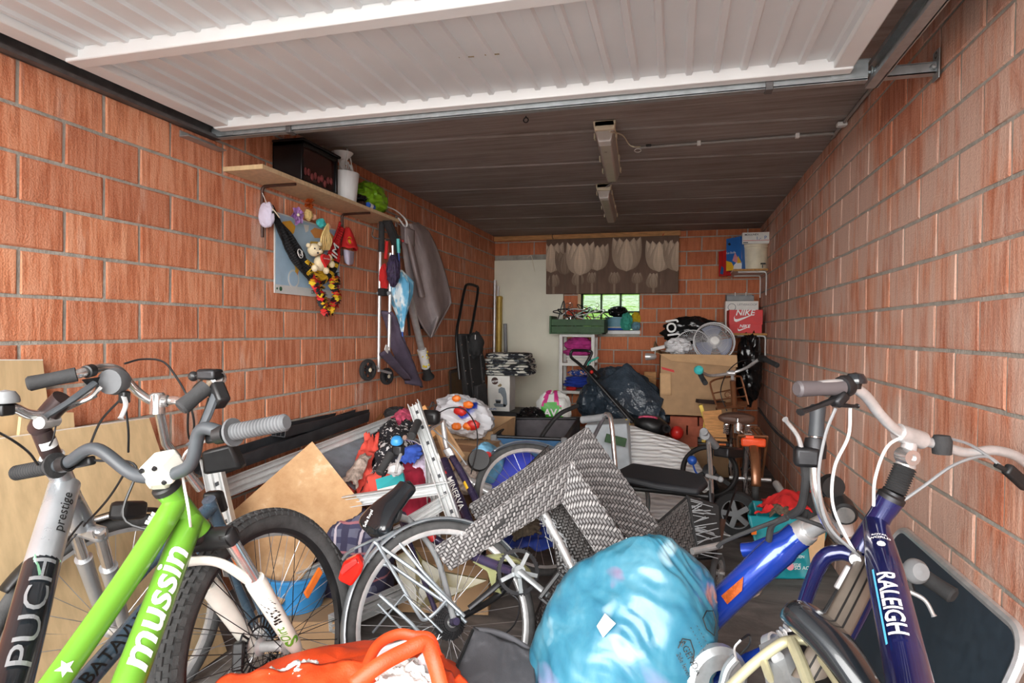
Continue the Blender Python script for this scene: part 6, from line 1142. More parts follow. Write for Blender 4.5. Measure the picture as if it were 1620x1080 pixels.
# fork: crown, stanchions, white lowers with arch
cr_ = hb_+sax*.03; cm = MB(); cm.tube([cr_-ba*.085, cr_-ba*.04, cr_+ba*.04, cr_+ba*.085], [.024, .027, .027, .024], 14); cm.obj('fork_crown', 'black_plastic', gk)
low0 = lerp(cr_, gw, .36)
for s_ in (-1, 1):
    o_ = ba*s_*.075; a, b_ = cr_+o_-sax*.015, gw+ba*s_*.068+sax*.01; fax = (b_-a).normalized()
    MB().cyl(a, lerp(a, b_, .45), .0165, n=18).obj('stanchion', 'chrome', gk); MB().lathe(a, -fax, [(0, .004), (.018, .004), (.022, -.002), (.022, -.03)], 18).obj('stanchion_cap', 'black_plastic', gk)
    m = MB(); m.tube([lerp(a, b_, .38), lerp(a, b_, .42), lerp(a, b_, .7), lerp(a, b_, .97), lerp(a, b_, 1.03)], [.024, .0255, .0225, .02, .015], 18); lg = m.obj('fork_lower', 'white_paint', gk)
    if s_ == 1:
        fcp = CAM-lerp(a, b_, .7); ft = on_tube(lerp(a, b_, .90), -fax, fcp+ba*.3, .021); text('S', ft, .05, .03).obj('fork_emblem', 'lime_paint', lg, smooth=0); ft2 = on_tube(lerp(a, b_, .82), -fax, fcp-ba*.6, .021); text('Dirt', ft2, .032, .01, .3).obj('fork_letters', 'lime_paint', lg, smooth=0)
        ft3 = on_tube(lerp(a, b_, .58), -fax, fcp-ba*.1, .0235); m = MB()
        for k in range(13): z = -.06+.01*k; w_ = R.uniform(.008, .014); x_ = R.uniform(-.004, .004); m.add([ft3(z, x_-w_), ft3(z+.007, x_-w_*.7), ft3(z+.007, x_+w_), ft3(z, x_+w_*.8)], [(0, 1, 2, 3)])
        stuff(m.obj('fork_pattern', 'ink_black', lg, smooth=0))
fw_g = ba.cross(sax).normalized(); fw_g = fw_g if fw_g.dot(FW) > 0 else -fw_g
a0 = lerp(cr_, gw, .40)
for off in (.055, -.0):
    if off: m = MB(); m.tube(spline([a0+ba*-.07+fw_g*-.005, a0-sax*.12+ba*-.062-fw_g*off*.7, a0-sax*.15-fw_g*off*.9, a0-sax*.12+ba*.062-fw_g*off*.7, a0+ba*.07-fw_g*.005], 8), .014, 10, flat=.6); m.obj('fork_arch', 'white_paint', gk)
m = MB(); u_, v_, d_ = frame(ba); dc = gw-ba*.045
for k in range(30): a = 2*math.pi*k/30; e1 = u_*math.cos(a)+v_*math.sin(a); m.tube([dc+e1*.05, dc+e1*.078], .003, 4)
m.torus(dc, ba, .08, .0035, 40, 4); m.torus(dc, ba, .052, .003, 30, 4); stuff(m.obj('brake_disc', 'dark_steel', gk))
MB().bar(dc-sax*.07-ba*.01-fw_g*.03, dc-sax*.02-ba*.01-fw_g*.08, .03, .04).obj('brake_caliper', 'black_plastic', gk, bevel=.006)
for (an, mt) in ((.5, 'orange_plastic'), (3.6, 'orange_plastic')):
    e1 = (u_*math.cos(an)+v_*math.sin(an)); MB().bar(gw+e1*.17+ba*.012, gw+e1*.27+ba*.012, .026, .008, up=ba).obj('spoke_reflector', mt, gk, bevel=.003)
# cockpit
st = lerp(bl_, br_, .535)+V((0, 0, .005)); stc = G(257, 738, 1.22)
MB().tube(spline([bl_, lerp(bl_, br_, .2), lerp(bl_, br_, .33)+V((0, 0, .022)), stc-ba*.07-V((0, 0, .012)), stc+ba*.07-V((0, 0, .012)), lerp(bl_, br_, .72)+V((0, 0, .018)), lerp(bl_, br_, .82), br_], 8), .0145, 16).obj('handlebar', 'bar_black', gk)
sm = MB(); rb_ = Matrix((ba, fw_g, ba.cross(fw_g))).transposed(); sm.box(stc-fw_g*.0-sax*-.004, (.062, .062, .058), rb_); sm.obj('stem_clamp', 'white_paint', gk, bevel=.008); sm = MB(); sm.bar(stc-fw_g*.02, ht-sax*.03, .045, .05); sm.obj('stem', 'white_paint', gk, bevel=.01)
for sx_ in (-1, 1):
    for sz_ in (-1, 1): MB().lathe(stc+ba*sx_*.018+(-sax)*.02*sz_-fw_g*.03, -fw_g, [(0, .006), (.005, .006), (.006, 0)], 10).obj('stem_bolt', 'dark_steel', gk)
for (e_, s_) in ((bl_, 1), (br_, -1)):
    grip(gk, e_, e_+ba*s_*.135, .0175, 'grey_rubber' if s_ < 0 else 'black_rubber', 16, flange=True)
    p = e_+ba*s_*.165; MB().lathe(p-ba*.012, ba, [(.0145, 0), (.02, 0), (.02, .024), (.0145, .024)], 18).obj('lever_clamp', 'black_plastic', gk); dn_ = (fw_g*.9-V((0, 0, .6))).normalized()
    lever(gk, p+dn_*.02+ba*s_*.02, p+dn_*.05-ba*s_*.01, p+dn_*.062-ba*s_*.13, 'black_plastic', .008); MB().bar(p+dn_*.025+ba*s_*.06, p+dn_*.03-ba*s_*.015, .02, .022).obj('lever_body', 'black_plastic', gk, bevel=.005)
    cable(gk, [p+dn_*.03+ba*s_*.06, p+dn_*.06+ba*s_*.16+V((0, 0, -.03)), lerp(p, ht, .6)+V((0, 0, -.10)), hb_+sax*.02+ba*s_*.03], 'white_plastic' if s_ < 0 else 'black_plastic', .0032)
# ------------------------------------------------------------------ grey-blue city bike beneath it
mat('slate_paint', (72, 92, 108), .25, var=.08, coat=.5)
cb_ = bike('slate blue city bike with chrome bar behind the green bike', Q(400, 1010, 2.1)); cw = Q(418, 1000, 2.02); cn = (RT*.78-FW*.62+UP*.10).normalized(); RW = .36
wheel(cb_, cw, cn, RW, .021, .012, 36, 'tyre', 'aluminium', 'steel_spoke', stripe=True, hubw=.07)
fender(cb_, cw, cn, RW+.018, .028, -.55, 1.15, UP, 'black_plastic')
sl_ = Q(262, 700, 1.72); hd0 = Q(330, 790, 1.84); hd1 = Q(352, 845, 1.9)
chs = Q(249, 635, 1.62); MB().tube([chs-V((0, 0, .0)), sl_, lerp(sl_, hd0, .8)], [.0125, .0125, .0135], 16).obj('stem', 'chrome', cb_); MB().lathe(chs-UP*.012, UP, [(0, -.02), (.019, -.02), (.019, .03), (.015, .036), (0, .036)], 18).obj('stem_cap', 'chrome', cb_)
TB([hd0, hd1], .02, 'head_tube', 'slate_paint', cb_, 16); MB().bar(hd1-FW*.02, hd1+FW*.03, .05, .05).obj('fork_crown', 'chrome', cb_, bevel=.01)
for s_ in (-1, 1): TB([hd1+cn*s_*.045, lerp(hd1, cw, .5)+cn*s_*.052, cw+cn*s_*.05], .014, 'fork_leg', 'slate_paint', cb_, 12)
bb2 = Q(45, 1180, 1.25); TB([lerp(hd0, hd1, .2), Q(205, 920, 1.55), Q(60, 1130, 1.2)], .021, 'top_tube', 'slate_paint', cb_, 18, 6); dtb = [lerp(hd0, hd1, .8), lerp(lerp(hd0, hd1, .8), bb2, .66), bb2]; TB(dtb, .025, 'down_tube', 'slate_paint', cb_, 18)
dd = (Q(180, 1020, 1.48)-dtb[1]).normalized(); text('BATAVUS', on_tube(dtb[1], -(bb2-dtb[1]).normalized(), CAM-dtb[1], .0255), .042, .01, 0, 1.15).obj('frame_letters', 'ink_black', cb_, smooth=0)
ra2 = V((bb2.x-.1, bb2.y-.36, RW)); wheel(cb_, ra2, cn, RW, .021, .012, 24); 
for s_ in (-1, 1): TB([bb2+cn*s_*.02, ra2+cn*s_*.06], .01, 'chain_stay', 'slate_paint', cb_)
# chrome swept bar
hl = [Q(46, 606, 1.38), Q(120, 592, 1.42), Q(158, 582, 1.5), Q(188, 586, 1.55), Q(210, 612, 1.59), Q(232, 630, 1.61), Q(249, 635, 1.62), Q(275, 633, 1.62), Q(298, 636, 1.58), Q(320, 622, 1.5), Q(345, 598, 1.42)]
MB().tube(spline(hl, 6), .0115, 16).obj('handlebar', 'chrome', cb_); grip(cb_, Q(45, 607, 1.375), Q(121, 592, 1.42), .0165); grip(cb_, Q(287, 645, 1.36), Q(327, 612, 1.40), .018)
MB().lathe(Q(258, 634, 1.62), RT, [(.0118, 0), (.016, .002), (.016, .012), (.0118, .014)], 16).obj('bar_ring', 'chrome', cb_); MB().lathe(Q(140, 587, 1.45), hl[2]-hl[1], [(.012, -.01), (.0155, -.008), (.0155, .012), (.012, .014)], 16).obj('lever_clamp', 'black_plastic', cb_)
MB().poly([Q(127, 600, 1.42), Q(170, 594, 1.5), Q(165, 606, 1.5), Q(140, 612, 1.44)], FW*.02).obj('lever_body', 'black_plastic', cb_, bevel=.004); lever(cb_, Q(150, 606, 1.45), Q(110, 635, 1.40), Q(70, 660, 1.36), 'bar_black', .011); lever(cb_, Q(158, 612, 1.46), Q(140, 630, 1.44), Q(108, 640, 1.42), 'chrome', .009)
sh_ = Q(182, 603, 1.5); MB().lathe(sh_+V((0, 0, -.0)), TOW, [(0, .025), (.03, .022), (.034, 0), (.028, -.02), (0, -.02)], 20).obj('shifter', 'grey_rubber', cb_); lever(cb_, Q(194, 622, 1.5), Q(199, 640, 1.48), Q(191, 662, 1.46), 'aluminium', .006, 'shift_lever'); MB().box(Q(197, 628, 1.5), (.02, .02, .03)).obj('shifter_joint', 'black_plastic', cb_, bevel=.004)
MB().box(Q(332, 592, 1.42), (.05, .035, .025)).obj('shifter', 'dark_steel', cb_, bevel=.006); MB().lathe(Q(345, 598, 1.42), hl[-1]-hl[-2], [(.0118, -.03), (.018, -.028), (.018, .004), (.012, .008)], 16).obj('lever_clamp', 'chrome', cb_); MB().ball(Q(306, 595, 1.43), .012, 10, 8).obj('shift_knob', 'black_plastic', cb_); TB([Q(306, 595, 1.43), Q(322, 594, 1.42)], .005, 'shift_lever', 'black_plastic', cb_)
lever(cb_, Q(345, 615, 1.40), Q(325, 665, 1.36), Q(302, 706, 1.33), 'bar_black', .011); MB().bar(Q(340, 610, 1.41), Q(352, 640, 1.39), .03, .04).obj('lever_body', 'black_plastic', cb_, bevel=.006)
cable(cb_, [Q(197, 575, 1.56), Q(225, 568, 1.6), Q(258, 572, 1.62), Q(280, 598, 1.6), Q(297, 630, 1.58), Q(307, 670, 1.6), Q(300, 705, 1.66)]); cable(cb_, [Q(190, 632, 1.5), Q(160, 665, 1.5), Q(142, 705, 1.5), Q(135, 720, 1.5)]); cable(cb_, [Q(198, 640, 1.5), Q(203, 680, 1.52), Q(203, 715, 1.55)]); cable(cb_, [Q(322, 598, 1.44), Q(303, 620, 1.5), Q(297, 670, 1.55), Q(302, 695, 1.6), Q(322, 655, 1.5), Q(330, 630, 1.45)])
MB().poly([Q(316, 715, 1.8), Q(365, 703, 1.82), Q(382, 742, 1.84), Q(320, 752, 1.82)], FW*.05).obj('basket_plate', 'black_plastic', cb_, bevel=.01); MB().poly([Q(318, 780, 1.85), Q(345, 778, 1.87), Q(355, 812, 1.88), Q(322, 812, 1.86)], FW*.04).obj('lamp_bracket', 'black_plastic', cb_, bevel=.01)
for an in (2.0, 5.0): u_, v_, d_ = frame(cn); e1 = u_*math.cos(an)+v_*math.sin(an); MB().bar(cw+e1*.2+cn*.008, cw+e1*.3+cn*.008, .03, .008, up=cn).obj('spoke_reflector', 'orange_plastic', cb_, bevel=.003)
# ------------------------------------------------------------------ silver and black trekking bike at far left
mat('silver_paint', (178, 182, 186), .28, .6, var=.06, coat=.3); mat('gloss_black', (28, 32, 36), .18, var=.1, coat=.5); mat('stem_brown', (74, 62, 62), .3, .5, var=.1); mat('mint_stripe', (140, 196, 160), .5, var=0)
pb_ = bike('silver and black trekking bike at the far left edge', Q(150, 1000, 1.9)); h0, h1 = Q(92, 742, 1.5), Q(132, 830, 1.62); pax = (h1-h0).normalized()
MB().tube([h0, lerp(h0, h1, .5), h1], [.026, .024, .029], 18).obj('head_tube', 'silver_paint', pb_); pd = [lerp(h0, h1, .25), Q(66, 895, 1.38), Q(15, 1090, 1.15), Q(-60, 1300, .9)]
MB().tube(spline(pd[:2], 6), [lerp(.034, .036, k/6) for k in range(7)], 20).obj('down_tube', 'silver_paint', pb_); MB().tube(spline([pd[1], pd[2], pd[3]], 6), .0365, 20).obj('down_tube', 'gloss_black', pb_)
ptx = (pd[1]-pd[2]).normalized(); text('PUCH', on_tube(lerp(pd[1], pd[2], .48), ptx, CAM-pd[1]+RT*.35, .0368), .062, .0, 0, 1.7).obj('frame_letters', 'silver_paint', pb_, smooth=0); text('prestige', on_tube(lerp(pd[0], pd[1], .45), (pd[0]-pd[1]).normalized(), CAM-pd[1]+RT*.9, .0365), .03, .005, 0, 1.1).obj('model_letters', 'ink_black', pb_, smooth=0)
ms = on_tube(lerp(pd[1], pd[2], .04), ptx, CAM-pd[1]+RT*.6, .037); m = MB(); m.add([ms(-.05+.0, .012), ms(.01, -.03), ms(.025, .0), ms(.015, .03), ms(-.0, .03), ms(-.02, .02)], [(0, 1, 2, 3, 4, 5)]); m.obj('green_swoosh', 'mint_stripe', pb_, smooth=0)
pw = Q(185, 1000, 1.9); pn = (RT*.86-FW*.5).normalized(); wheel(pb_, pw, pn, .36, .021, .012, 32, hubw=.08)
cr2 = h1+pax*.03; MB().bar(cr2-pn*.085+UP*.005, cr2+pn*.085+UP*.005, .035, .04).obj('fork_crown', 'silver_paint', pb_, bevel=.012); 
for s_ in (-1, 1):
    a, b_ = cr2+pn*s_*.07, pw+pn*s_*.06; MB().cyl(a-(b_-a).normalized()*.02, lerp(a, b_, .3), .0155, n=16).obj('stanchion', 'chrome', pb_); MB().tube([lerp(a, b_, .27), lerp(a, b_, .32), b_], [.023, .021, .016], 16).obj('fork_lower', 'silver_paint', pb_)
MB().lathe(h0, -pax, [(0, 0), (.028, 0), (.028, .012), (.022, .016), (.022, .05), (0, .05)], 18).obj('headset', 'aluminium', pb_)
TB([h0-pax*.05, Q(78, 712, 1.46), Q(66, 682, 1.44)], .021, 'stem', 'stem_brown', pb_, 16); MB().lathe(Q(72, 667, 1.41), TOW, [(0, .02), (.014, .02), (.016, .0), (.016, -.03)], 16).obj('stem_bolt', 'aluminium', pb_); TB([Q(62, 678, 1.45), Q(72, 660, 1.43), Q(88, 642, 1.42), Q(100, 630, 1.42)], .024, 'stem_riser', 'stem_brown', pb_, 14)
MB().tube(spline([Q(-40, 652, 1.28), Q(0, 650, 1.32), Q(20, 645, 1.34), Q(45, 655, 1.38), Q(75, 655, 1.42), Q(110, 640, 1.46), Q(150, 622, 1.5)], 6), .0115, 14).obj('handlebar', 'chrome', pb_); bell(pb_, Q(8, 637, 1.33), UP, .026, 'grey_plastic'); MB().box(Q(6, 648, 1.325), (.03, .03, .025)).obj('bell_clamp', 'black_plastic', pb_, bevel=.004)
MB().bar(Q(184, 808, 1.62), Q(222, 806, 1.72), .05, .05).obj('front_lamp', 'black_plastic', pb_, bevel=.012); TB([Q(140, 825, 1.62), Q(185, 812, 1.65)], .006, 'lamp_bracket', 'chrome', pb_)
fender(pb_, pw, pn, .378, .026, -.7, .9, UP, 'black_plastic'); text('X', on_tube(Q(80, 703, 1.45), (0, 0, 1), TOW, .0215), .001).obj('stem_mark', 'white_plastic', pb_, smooth=0); MB().lathe(lerp(Q(78, 712, 1.46), Q(66, 682, 1.44), .2), (Q(66, 682, 1.44)-Q(78, 712, 1.46)), [(.0215, 0), (.0218, .001), (.0218, .018), (.0215, .019)], 16, ang=2.2, start=TOW).obj('stem_label', 'white_plastic', pb_)
MB().torus(h0-pax*.045, pax, .0235, .003, 24, 6).obj('spacer_ring', 'white_plastic', pb_); cable(pb_, [Q(-10, 680, 1.3), Q(18, 695, 1.34), Q(45, 715, 1.4), Q(60, 735, 1.44)]); cable(pb_, [Q(140, 812, 1.6), Q(110, 850, 1.55), Q(95, 870, 1.5), Q(60, 960, 1.36), Q(30, 1060, 1.24)]); cable(pb_, [Q(92, 648, 1.43), Q(85, 690, 1.43), Q(78, 705, 1.44)], r=.002); cable(pb_, [Q(205, 735, 1.5), Q(170, 790, 1.55), Q(120, 845, 1.6), Q(100, 870, 1.55)])
prb = V((pd[3].x-.2, pd[3].y-.3, .36)); wheel(pb_, prb, pn, .36, .021, .012, 24)
TB([pd[3], prb], .012, 'chain_stay', 'gloss_black', pb_)
# ------------------------------------------------------------------ navy city bike on the right
mat('navy_paint', (22, 28, 82), .18, .35, var=.1, coat=.7); mat('grey_mudguard', (118, 108, 98), .4, .2, var=.1); mat('grip_grey', (84, 78, 80), .5, var=.1)
k = 1.10; H = lambda x, y, D: Q(x, y, D*k)
rl_, rs_, rr_ = H(1262, 615, 1.15), H(1440, 690, 1.25), H(1632, 738, 1.30); rb_d = (rr_-rl_).normalized()
hA, hB = H(1408, 790, 1.25), H(1362, 868, 1.27); rax = (hB-hA).normalized(); rw = H(1262, 1075, 1.36); RA = bike('navy blue city bike with white lettering leaning on the right wall', (rw.x, rw.y, 0)); rw.z = max(rw.z, .365); f_ = ray(1300, 900); f_ = (f_-rax*f_.dot(rax)).normalized(); rn = rax.cross(f_).normalized(); rn = rn if rn.dot(RT) > 0 else -rn
MB().tube([hA, lerp(hA, hB, .3), hB], [.029, .024, .028], 20).obj('head_tube', 'navy_paint', RA); MB().lathe(hA, -rax, [(0, 0), (.029, 0), (.029, .01), (.024, .014), (.024, .02), (0, .02)], 20).obj('headset', 'dark_steel', RA)
bo = MB(); q0, q1 = hA-rax*.02, H(1432, 738, 1.25); L = (q1-q0).length; bo.lathe(q0, q1-q0, [(.0, 0)]+[(.021+(.003 if i % 2 else -.001), L*i/22) for i in range(23)]+[(0, L)], 20); bo.obj('rubber_boot', 'black_rubber', RA)
MB().tube([q1, lerp(q1, rs_, .35), rs_-V((0, 0, .01))], [.021, .018, .015], 18).obj('stem', 'aluminium', RA); MB().lathe(H(1436, 722, 1.235), TOW, [(0, .012), (.008, .012), (.008, .018), (.017, .018), (.019, 0), (.019, -.02)], 20).obj('stem_bolt', 'chrome', RA); MB().cyl(rs_-rb_d*.035, rs_+rb_d*.035, .0205, n=18).obj('bar_clamp', 'aluminium', RA)
rbar = spline([rl_, H(1330, 608, 1.17), H(1365, 622, 1.19), H(1392, 655, 1.21), H(1415, 678, 1.23), rs_, H(1490, 705, 1.265), H(1530, 716, 1.28), H(1570, 712, 1.285), H(1605, 720, 1.29), rr_], 6)
MB().tube(rbar, .0115, 16).obj('handlebar', 'aluminium', RA); grip(RA, rl_, H(1332, 613, 1.17), .0165, 'grip_grey', 0, flange=False); MB().lathe(H(1330, 612, 1.17), H(1345, 609, 1.18)-H(1330, 612, 1.17), [(.0115, 0), (.022, .002), (.024, .012), (.022, .022), (.0115, .024)], 20).obj('twist_shifter', 'dark_steel', RA)
bell(RA, H(1354, 606, 1.175), UP, .021, 'gloss_black'); lever(RA, H(1330, 628, 1.165), H(1300, 640, 1.15), H(1266, 652, 1.13), 'dark_steel', .009); MB().bar(H(1335, 622, 1.165), H(1318, 640, 1.16), .03, .022).obj('lever_body', 'dark_steel', RA, bevel=.006); lever(RA, H(1320, 640, 1.155), H(1345, 642, 1.16), H(1356, 642, 1.165), 'dark_steel', .006)
MB().lathe(H(1490, 697, 1.255), UP, [(.0, -.03), (.019, -.03), (.021, .0), (.016, .012), (0, .014)], 18).obj('lamp_mount', 'black_rubber', RA); MB().lathe(lerp(rs_, H(1490, 705, 1.265), -.35), rb_d, [(.0118, 0), (.0121, .001), (.0121, .012), (.0118, .013)], 16).obj('red_tape', 'ink_red', RA)
MB().bar(H(1592, 740, 1.27), H(1625, 770, 1.28), .02, .028).obj('lever_body', 'black_plastic', RA, bevel=.006); MB().cyl(H(1575, 735, 1.27), H(1594, 745, 1.27), .006, n=10).obj('cable_end', 'black_plastic', RA)
rd = [lerp(hA, hB, .5), Q(1406, 930, 1.17), Q(1442, 1095, .93), Q(1490, 1400, .62)]; MB().tube(spline(rd, 8), [.026+.008*min(1, i/6) for i in range(25)], 22).obj('down_tube', 'navy_paint', RA)
rda = (rd[2]-rd[1]).normalized(); text('RALEIGH', on_tube(lerp(rd[1], rd[2], .34), rda, CAM-rd[1]-RT*.05, .0345), .042, .02, 0, 1.12).obj('frame_letters', 'ink_white', RA, smooth=0); m = MB(); tb2 = on_tube(lerp(rd[1], rd[2], .34), rda, CAM-rd[1]-RT*.05, .0344); mat('sky_line', (90, 190, 230), .5, var=0); m.add([tb2(-.11, -.021), tb2(.11, -.021), tb2(.11, -.017), tb2(-.11, -.017)], [(0, 1, 2, 3)]); m.obj('blue_line', 'sky_line', RA, smooth=0)
m = MB(); tb3_ = on_tube(lerp(rd[1], rd[2], -.42), rda, CAM-rd[1]+RT*.1, .0335)
text('ROYAL', lambda a, b_: tb3_(b_*-1+.0-.028, a), .009, .02).obj('model_letters', 'ink_white', RA, smooth=0); text('WORLD', lambda a, b_: tb3_(b_*-1-.016, a), .011, .02).obj('model_letters', 'ink_white', RA, smooth=0); m.add([tb3_(-.008+math.cos(k_*.785)*.011+.018, math.sin(k_*.785)*.008) for k_ in range(8)], [tuple(range(8))]); m.obj('crest_print', 'ink_white', RA, smooth=0)
wheel(RA, rw, rn, .352, .02, .012, 36, hubw=.07); fender(RA, rw, rn, .374, .027, -.35, 1.9 if True else 0, -rax, 'grey_mudguard', lip=.3); [fender(RA, rw+rn*s_*.008, rn, .3785, .0016, -.3, 1.85, -rax, 'ink_black', 'mudguard_stripe', 0) for s_ in (-1, 1)]
crn = hB+rax*.02; 
for s_ in (-1, 1): MB().tube(spline([crn, crn+rn*s_*.035+rax*.015, crn+rn*s_*.055+rax*.06, lerp(crn+rn*s_*.055, rw+rn*s_*.05, .6)+f_*-.01, rw+rn*s_*.05], 6), [.018]*12+[lerp(.018, .012, i/12) for i in range(13)], 14).obj('fork_blade', 'navy_paint', RA)
MB().lathe(crn-f_*.03, -f_, [(0, .012), (.012, .012), (.014, 0), (.014, -.02)], 14).obj('crown_bolt', 'aluminium', RA); MB().bar(crn-f_*.035+rax*.02, crn-f_*.04+rax*.08, .02, .012, up=-f_).obj('brake_mount', 'aluminium', RA, bevel=.004)
for (A_, mt) in (([H(1345, 645, 1.165), H(1342, 690, 1.18), H(1320, 740, 1.2), H(1318, 800, 1.22), H(1345, 860, 1.24), H(1382, 920, 1.24), H(1398, 1000, 1.1), H(1405, 1060, 1.0)], 'white_plastic'), ([H(1322, 645, 1.165), H(1305, 690, 1.18), H(1295, 760, 1.2), H(1310, 830, 1.22), H(1360, 880, 1.24)], 'grey_plastic'), ([H(1442, 686, 1.24), H(1405, 705, 1.23), H(1385, 755, 1.24), H(1382, 800, 1.25)], 'white_plastic'), ([H(1592, 745, 1.27), H(1560, 722, 1.27), H(1510, 735, 1.25), H(1460, 770, 1.24), H(1424, 795, 1.24)], 'grey_plastic'), ([H(1498, 692, 1.255), H(1540, 706, 1.27), H(1590, 742, 1.27)], 'grey_plastic')): cable(RA, A_, mt, .0034)
rre = V((min(rd[3].x+.15, XR-.08), rd[3].y-.45, .355)); wheel(RA, rre, rn, .352, .02, .012, 24); TB([rd[3], rre], .014, 'chain_stay', 'navy_paint', RA)
# ------------------------------------------------------------------ royal blue electric bike lying behind the rubbish bag
mat('royal_paint', (32, 66, 170), .18, .4, var=.08, coat=.7); mat('rack_cream', (184, 178, 146), .4, .3, var=.1)
E_B = bike('royal blue electric bike lying on its side behind the blue rubbish bag', Q(1150, 1060, 1.7)); eA, eB = Q(1264, 846, 1.74), Q(1100, 1000, 1.85)
MB().tube(spline([eA, Q(1205, 895, 1.76), eB, Q(1050, 1090, 1.9)], 6), [.040]*3+[.046]*4+[.044]*12, 20).obj('down_tube', 'royal_paint', E_B); m = MB(); o_t = on_tube(Q(1180, 930, 1.77), eB-eA, CAM-eA+RT*-1.5, .0455); m.add([o_t(x, y) for x, y in ((-.03, -.012), (.06, -.016), (.06, .012), (.0, .012))], [(0, 1, 2, 3)]); m.obj('copper_decal', 'orange_foil', E_B, smooth=0)
TB([Q(1240, 850, 1.78), Q(1195, 868, 1.84), Q(1175, 870, 1.86)], .022, 'top_tube', 'royal_paint', E_B, 14)
eh = Q(1312, 822, 1.66); ha = (eh-eA).normalized(); MB().lathe(eA, ha, [(0, -.01), (.036, -.01), (.037, .02), (.034, .028), (.034, .034), (.03, .04), (0, .04)], 22).obj('headset', 'aluminium', E_B); TB([eA+ha*.03, eh], .024, 'steerer', 'aluminium', E_B, 18)
MB().tube([eh-ha*.02, Q(1335, 828, 1.6), Q(1338, 845, 1.6)], [.024, .026, .02], 16).obj('stem_clamp', 'aluminium', E_B)
eb = [Q(1293, 645, 1.55), Q(1290, 690, 1.54), Q(1288, 740, 1.53), Q(1294, 790, 1.53), Q(1310, 830, 1.55), Q(1335, 858, 1.58), Q(1395, 885, 1.6), Q(1440, 905, 1.58), Q(1505, 942, 1.5)]
MB().tube(spline(eb, 6), .0125, 14).obj('handlebar', 'chrome', E_B); grip(E_B, Q(1294, 642, 1.55), Q(1291, 690, 1.54), .0185, 'bar_black', 0); grip(E_B, Q(1508, 942, 1.5), Q(1462, 912, 1.56), .02, 'black_rubber', 0)
MB().lathe(Q(1290, 692, 1.54), eb[2]-eb[1], [(.0125, 0), (.024, .002), (.027, .02), (.026, .05), (.0125, .055)], 20).obj('twist_shifter', 'dark_steel', E_B); MB().box(Q(1276, 722, 1.53), (.06, .04, .05)).obj('control_block', 'dark_steel', E_B, bevel=.01); lever(E_B, Q(1270, 720, 1.53), Q(1262, 690, 1.53), Q(1242, 663, 1.52), 'aluminium', .009); TB([Q(1272, 728, 1.53), Q(1275, 760, 1.55), Q(1268, 800, 1.6), Q(1252, 815, 1.66)], .011, 'cable_bundle', 'black_rubber', E_B, 10, 6)
TB([Q(1252, 815, 1.66), Q(1190, 838, 1.72), Q(1148, 855, 1.78), Q(1135, 865, 1.8)], .006, 'cable_bundle', 'black_rubber', E_B, 8, 6); TB([Q(1252, 815, 1.66), Q(1300, 832, 1.6), Q(1332, 850, 1.56)], .006, 'cable_bundle', 'black_rubber', E_B, 8, 6); TB([Q(1245, 818, 1.66), Q(1222, 830, 1.7), Q(1216, 855, 1.72)], .009, 'cable_bundle', 'black_rubber', E_B, 8, 6)
bell(E_B, Q(1446, 903, 1.545), TOW+V((0, 0, .3)), .03, 'grey_plastic'); lever(E_B, Q(1432, 932, 1.54), Q(1462, 948, 1.52), Q(1478, 975, 1.5), 'aluminium', .008); MB().bar(Q(1428, 905, 1.56), Q(1438, 940, 1.55), .03, .03).obj('lever_body', 'black_plastic', E_B, bevel=.006)
MB().lathe(Q(1332, 800, 1.6), TOW+RT*-.35+V((0, 0, -.25)), [(0, .05), (.026, .05), (.03, .045), (.028, 0), (.015, -.05), (0, -.055)], 22).obj('front_lamp', 'black_plastic', E_B); MB().lathe(Q(1332, 800, 1.6), TOW+RT*-.35+V((0, 0, -.25)), [(0, .0515), (.022, .0515), (.022, .050)], 20).obj('lamp_lens', 'chrome', E_B)
MB().lathe(Q(1313, 768, 1.62), TOW, [(0, .02), (.03, .02), (.032, 0), (0, 0)], 20).obj('display', 'black_plastic', E_B)
# saddle, springs, rack, battery
def saddle(root, P, fw2, up2, mt='gloss_black', L=.27, W=.21, nose=.055):
    """P = centre of the rear top; fw2 towards the nose"""
    P = V(P); f = V(fw2).normalized(); u = V(up2); u = (u-f*u.dot(f)).normalized(); s_ = f.cross(u); m = MB()
    def fn(a, b_):
        w_ = lerp(W*.5, nose*.5, min(1, max(0, (a-.15)/.6))**1.1)
        if a < .15: w_ *= math.sqrt(max(0, 1-((.15-a)/.15)**2))*.95+.05
        if a > .9: w_ *= math.sqrt(max(.02, 1-((a-.9)/.1)**2))
        t_ = b_*2*math.pi; h_ = .03 if math.sin(t_) > 0 else .04*(1-.5*a)
        if a < .06 or a > .96: h_ *= .5
        return P+f*(a*L)+s_*math.copysign(abs(math.cos(t_))**.8, math.cos(t_))*w_+u*(math.copysign(abs(math.sin(t_))**.8, math.sin(t_))*h_+.012*math.sin(a*5))
    m.grid(fn, 26, 28); return m.obj('saddle', mt, root)
sp0 = Q(1262, 968, 1.5); saddle(E_B, Q(1262, 965, 1.24), Q(1395, 1125, 1.04)-Q(1262, 965, 1.24), UP*.55+RT*.62-FW*.45, L=.30, W=.17)
for k_ in range(2):
    a, b_ = Q(1236+14*k_, 1012-4*k_, 1.46), Q(1268+8*k_, 988-8*k_, 1.46); m = MB(); u_, v_, d_ = frame(b_-a); LL = (b_-a).length; m.tube([a+d_*LL*i/40+(u_*math.cos(i*.94)+v_*math.sin(i*.94))*.02 for i in range(41)], .004, 6); m.obj('saddle_spring', 'aluminium', E_B)
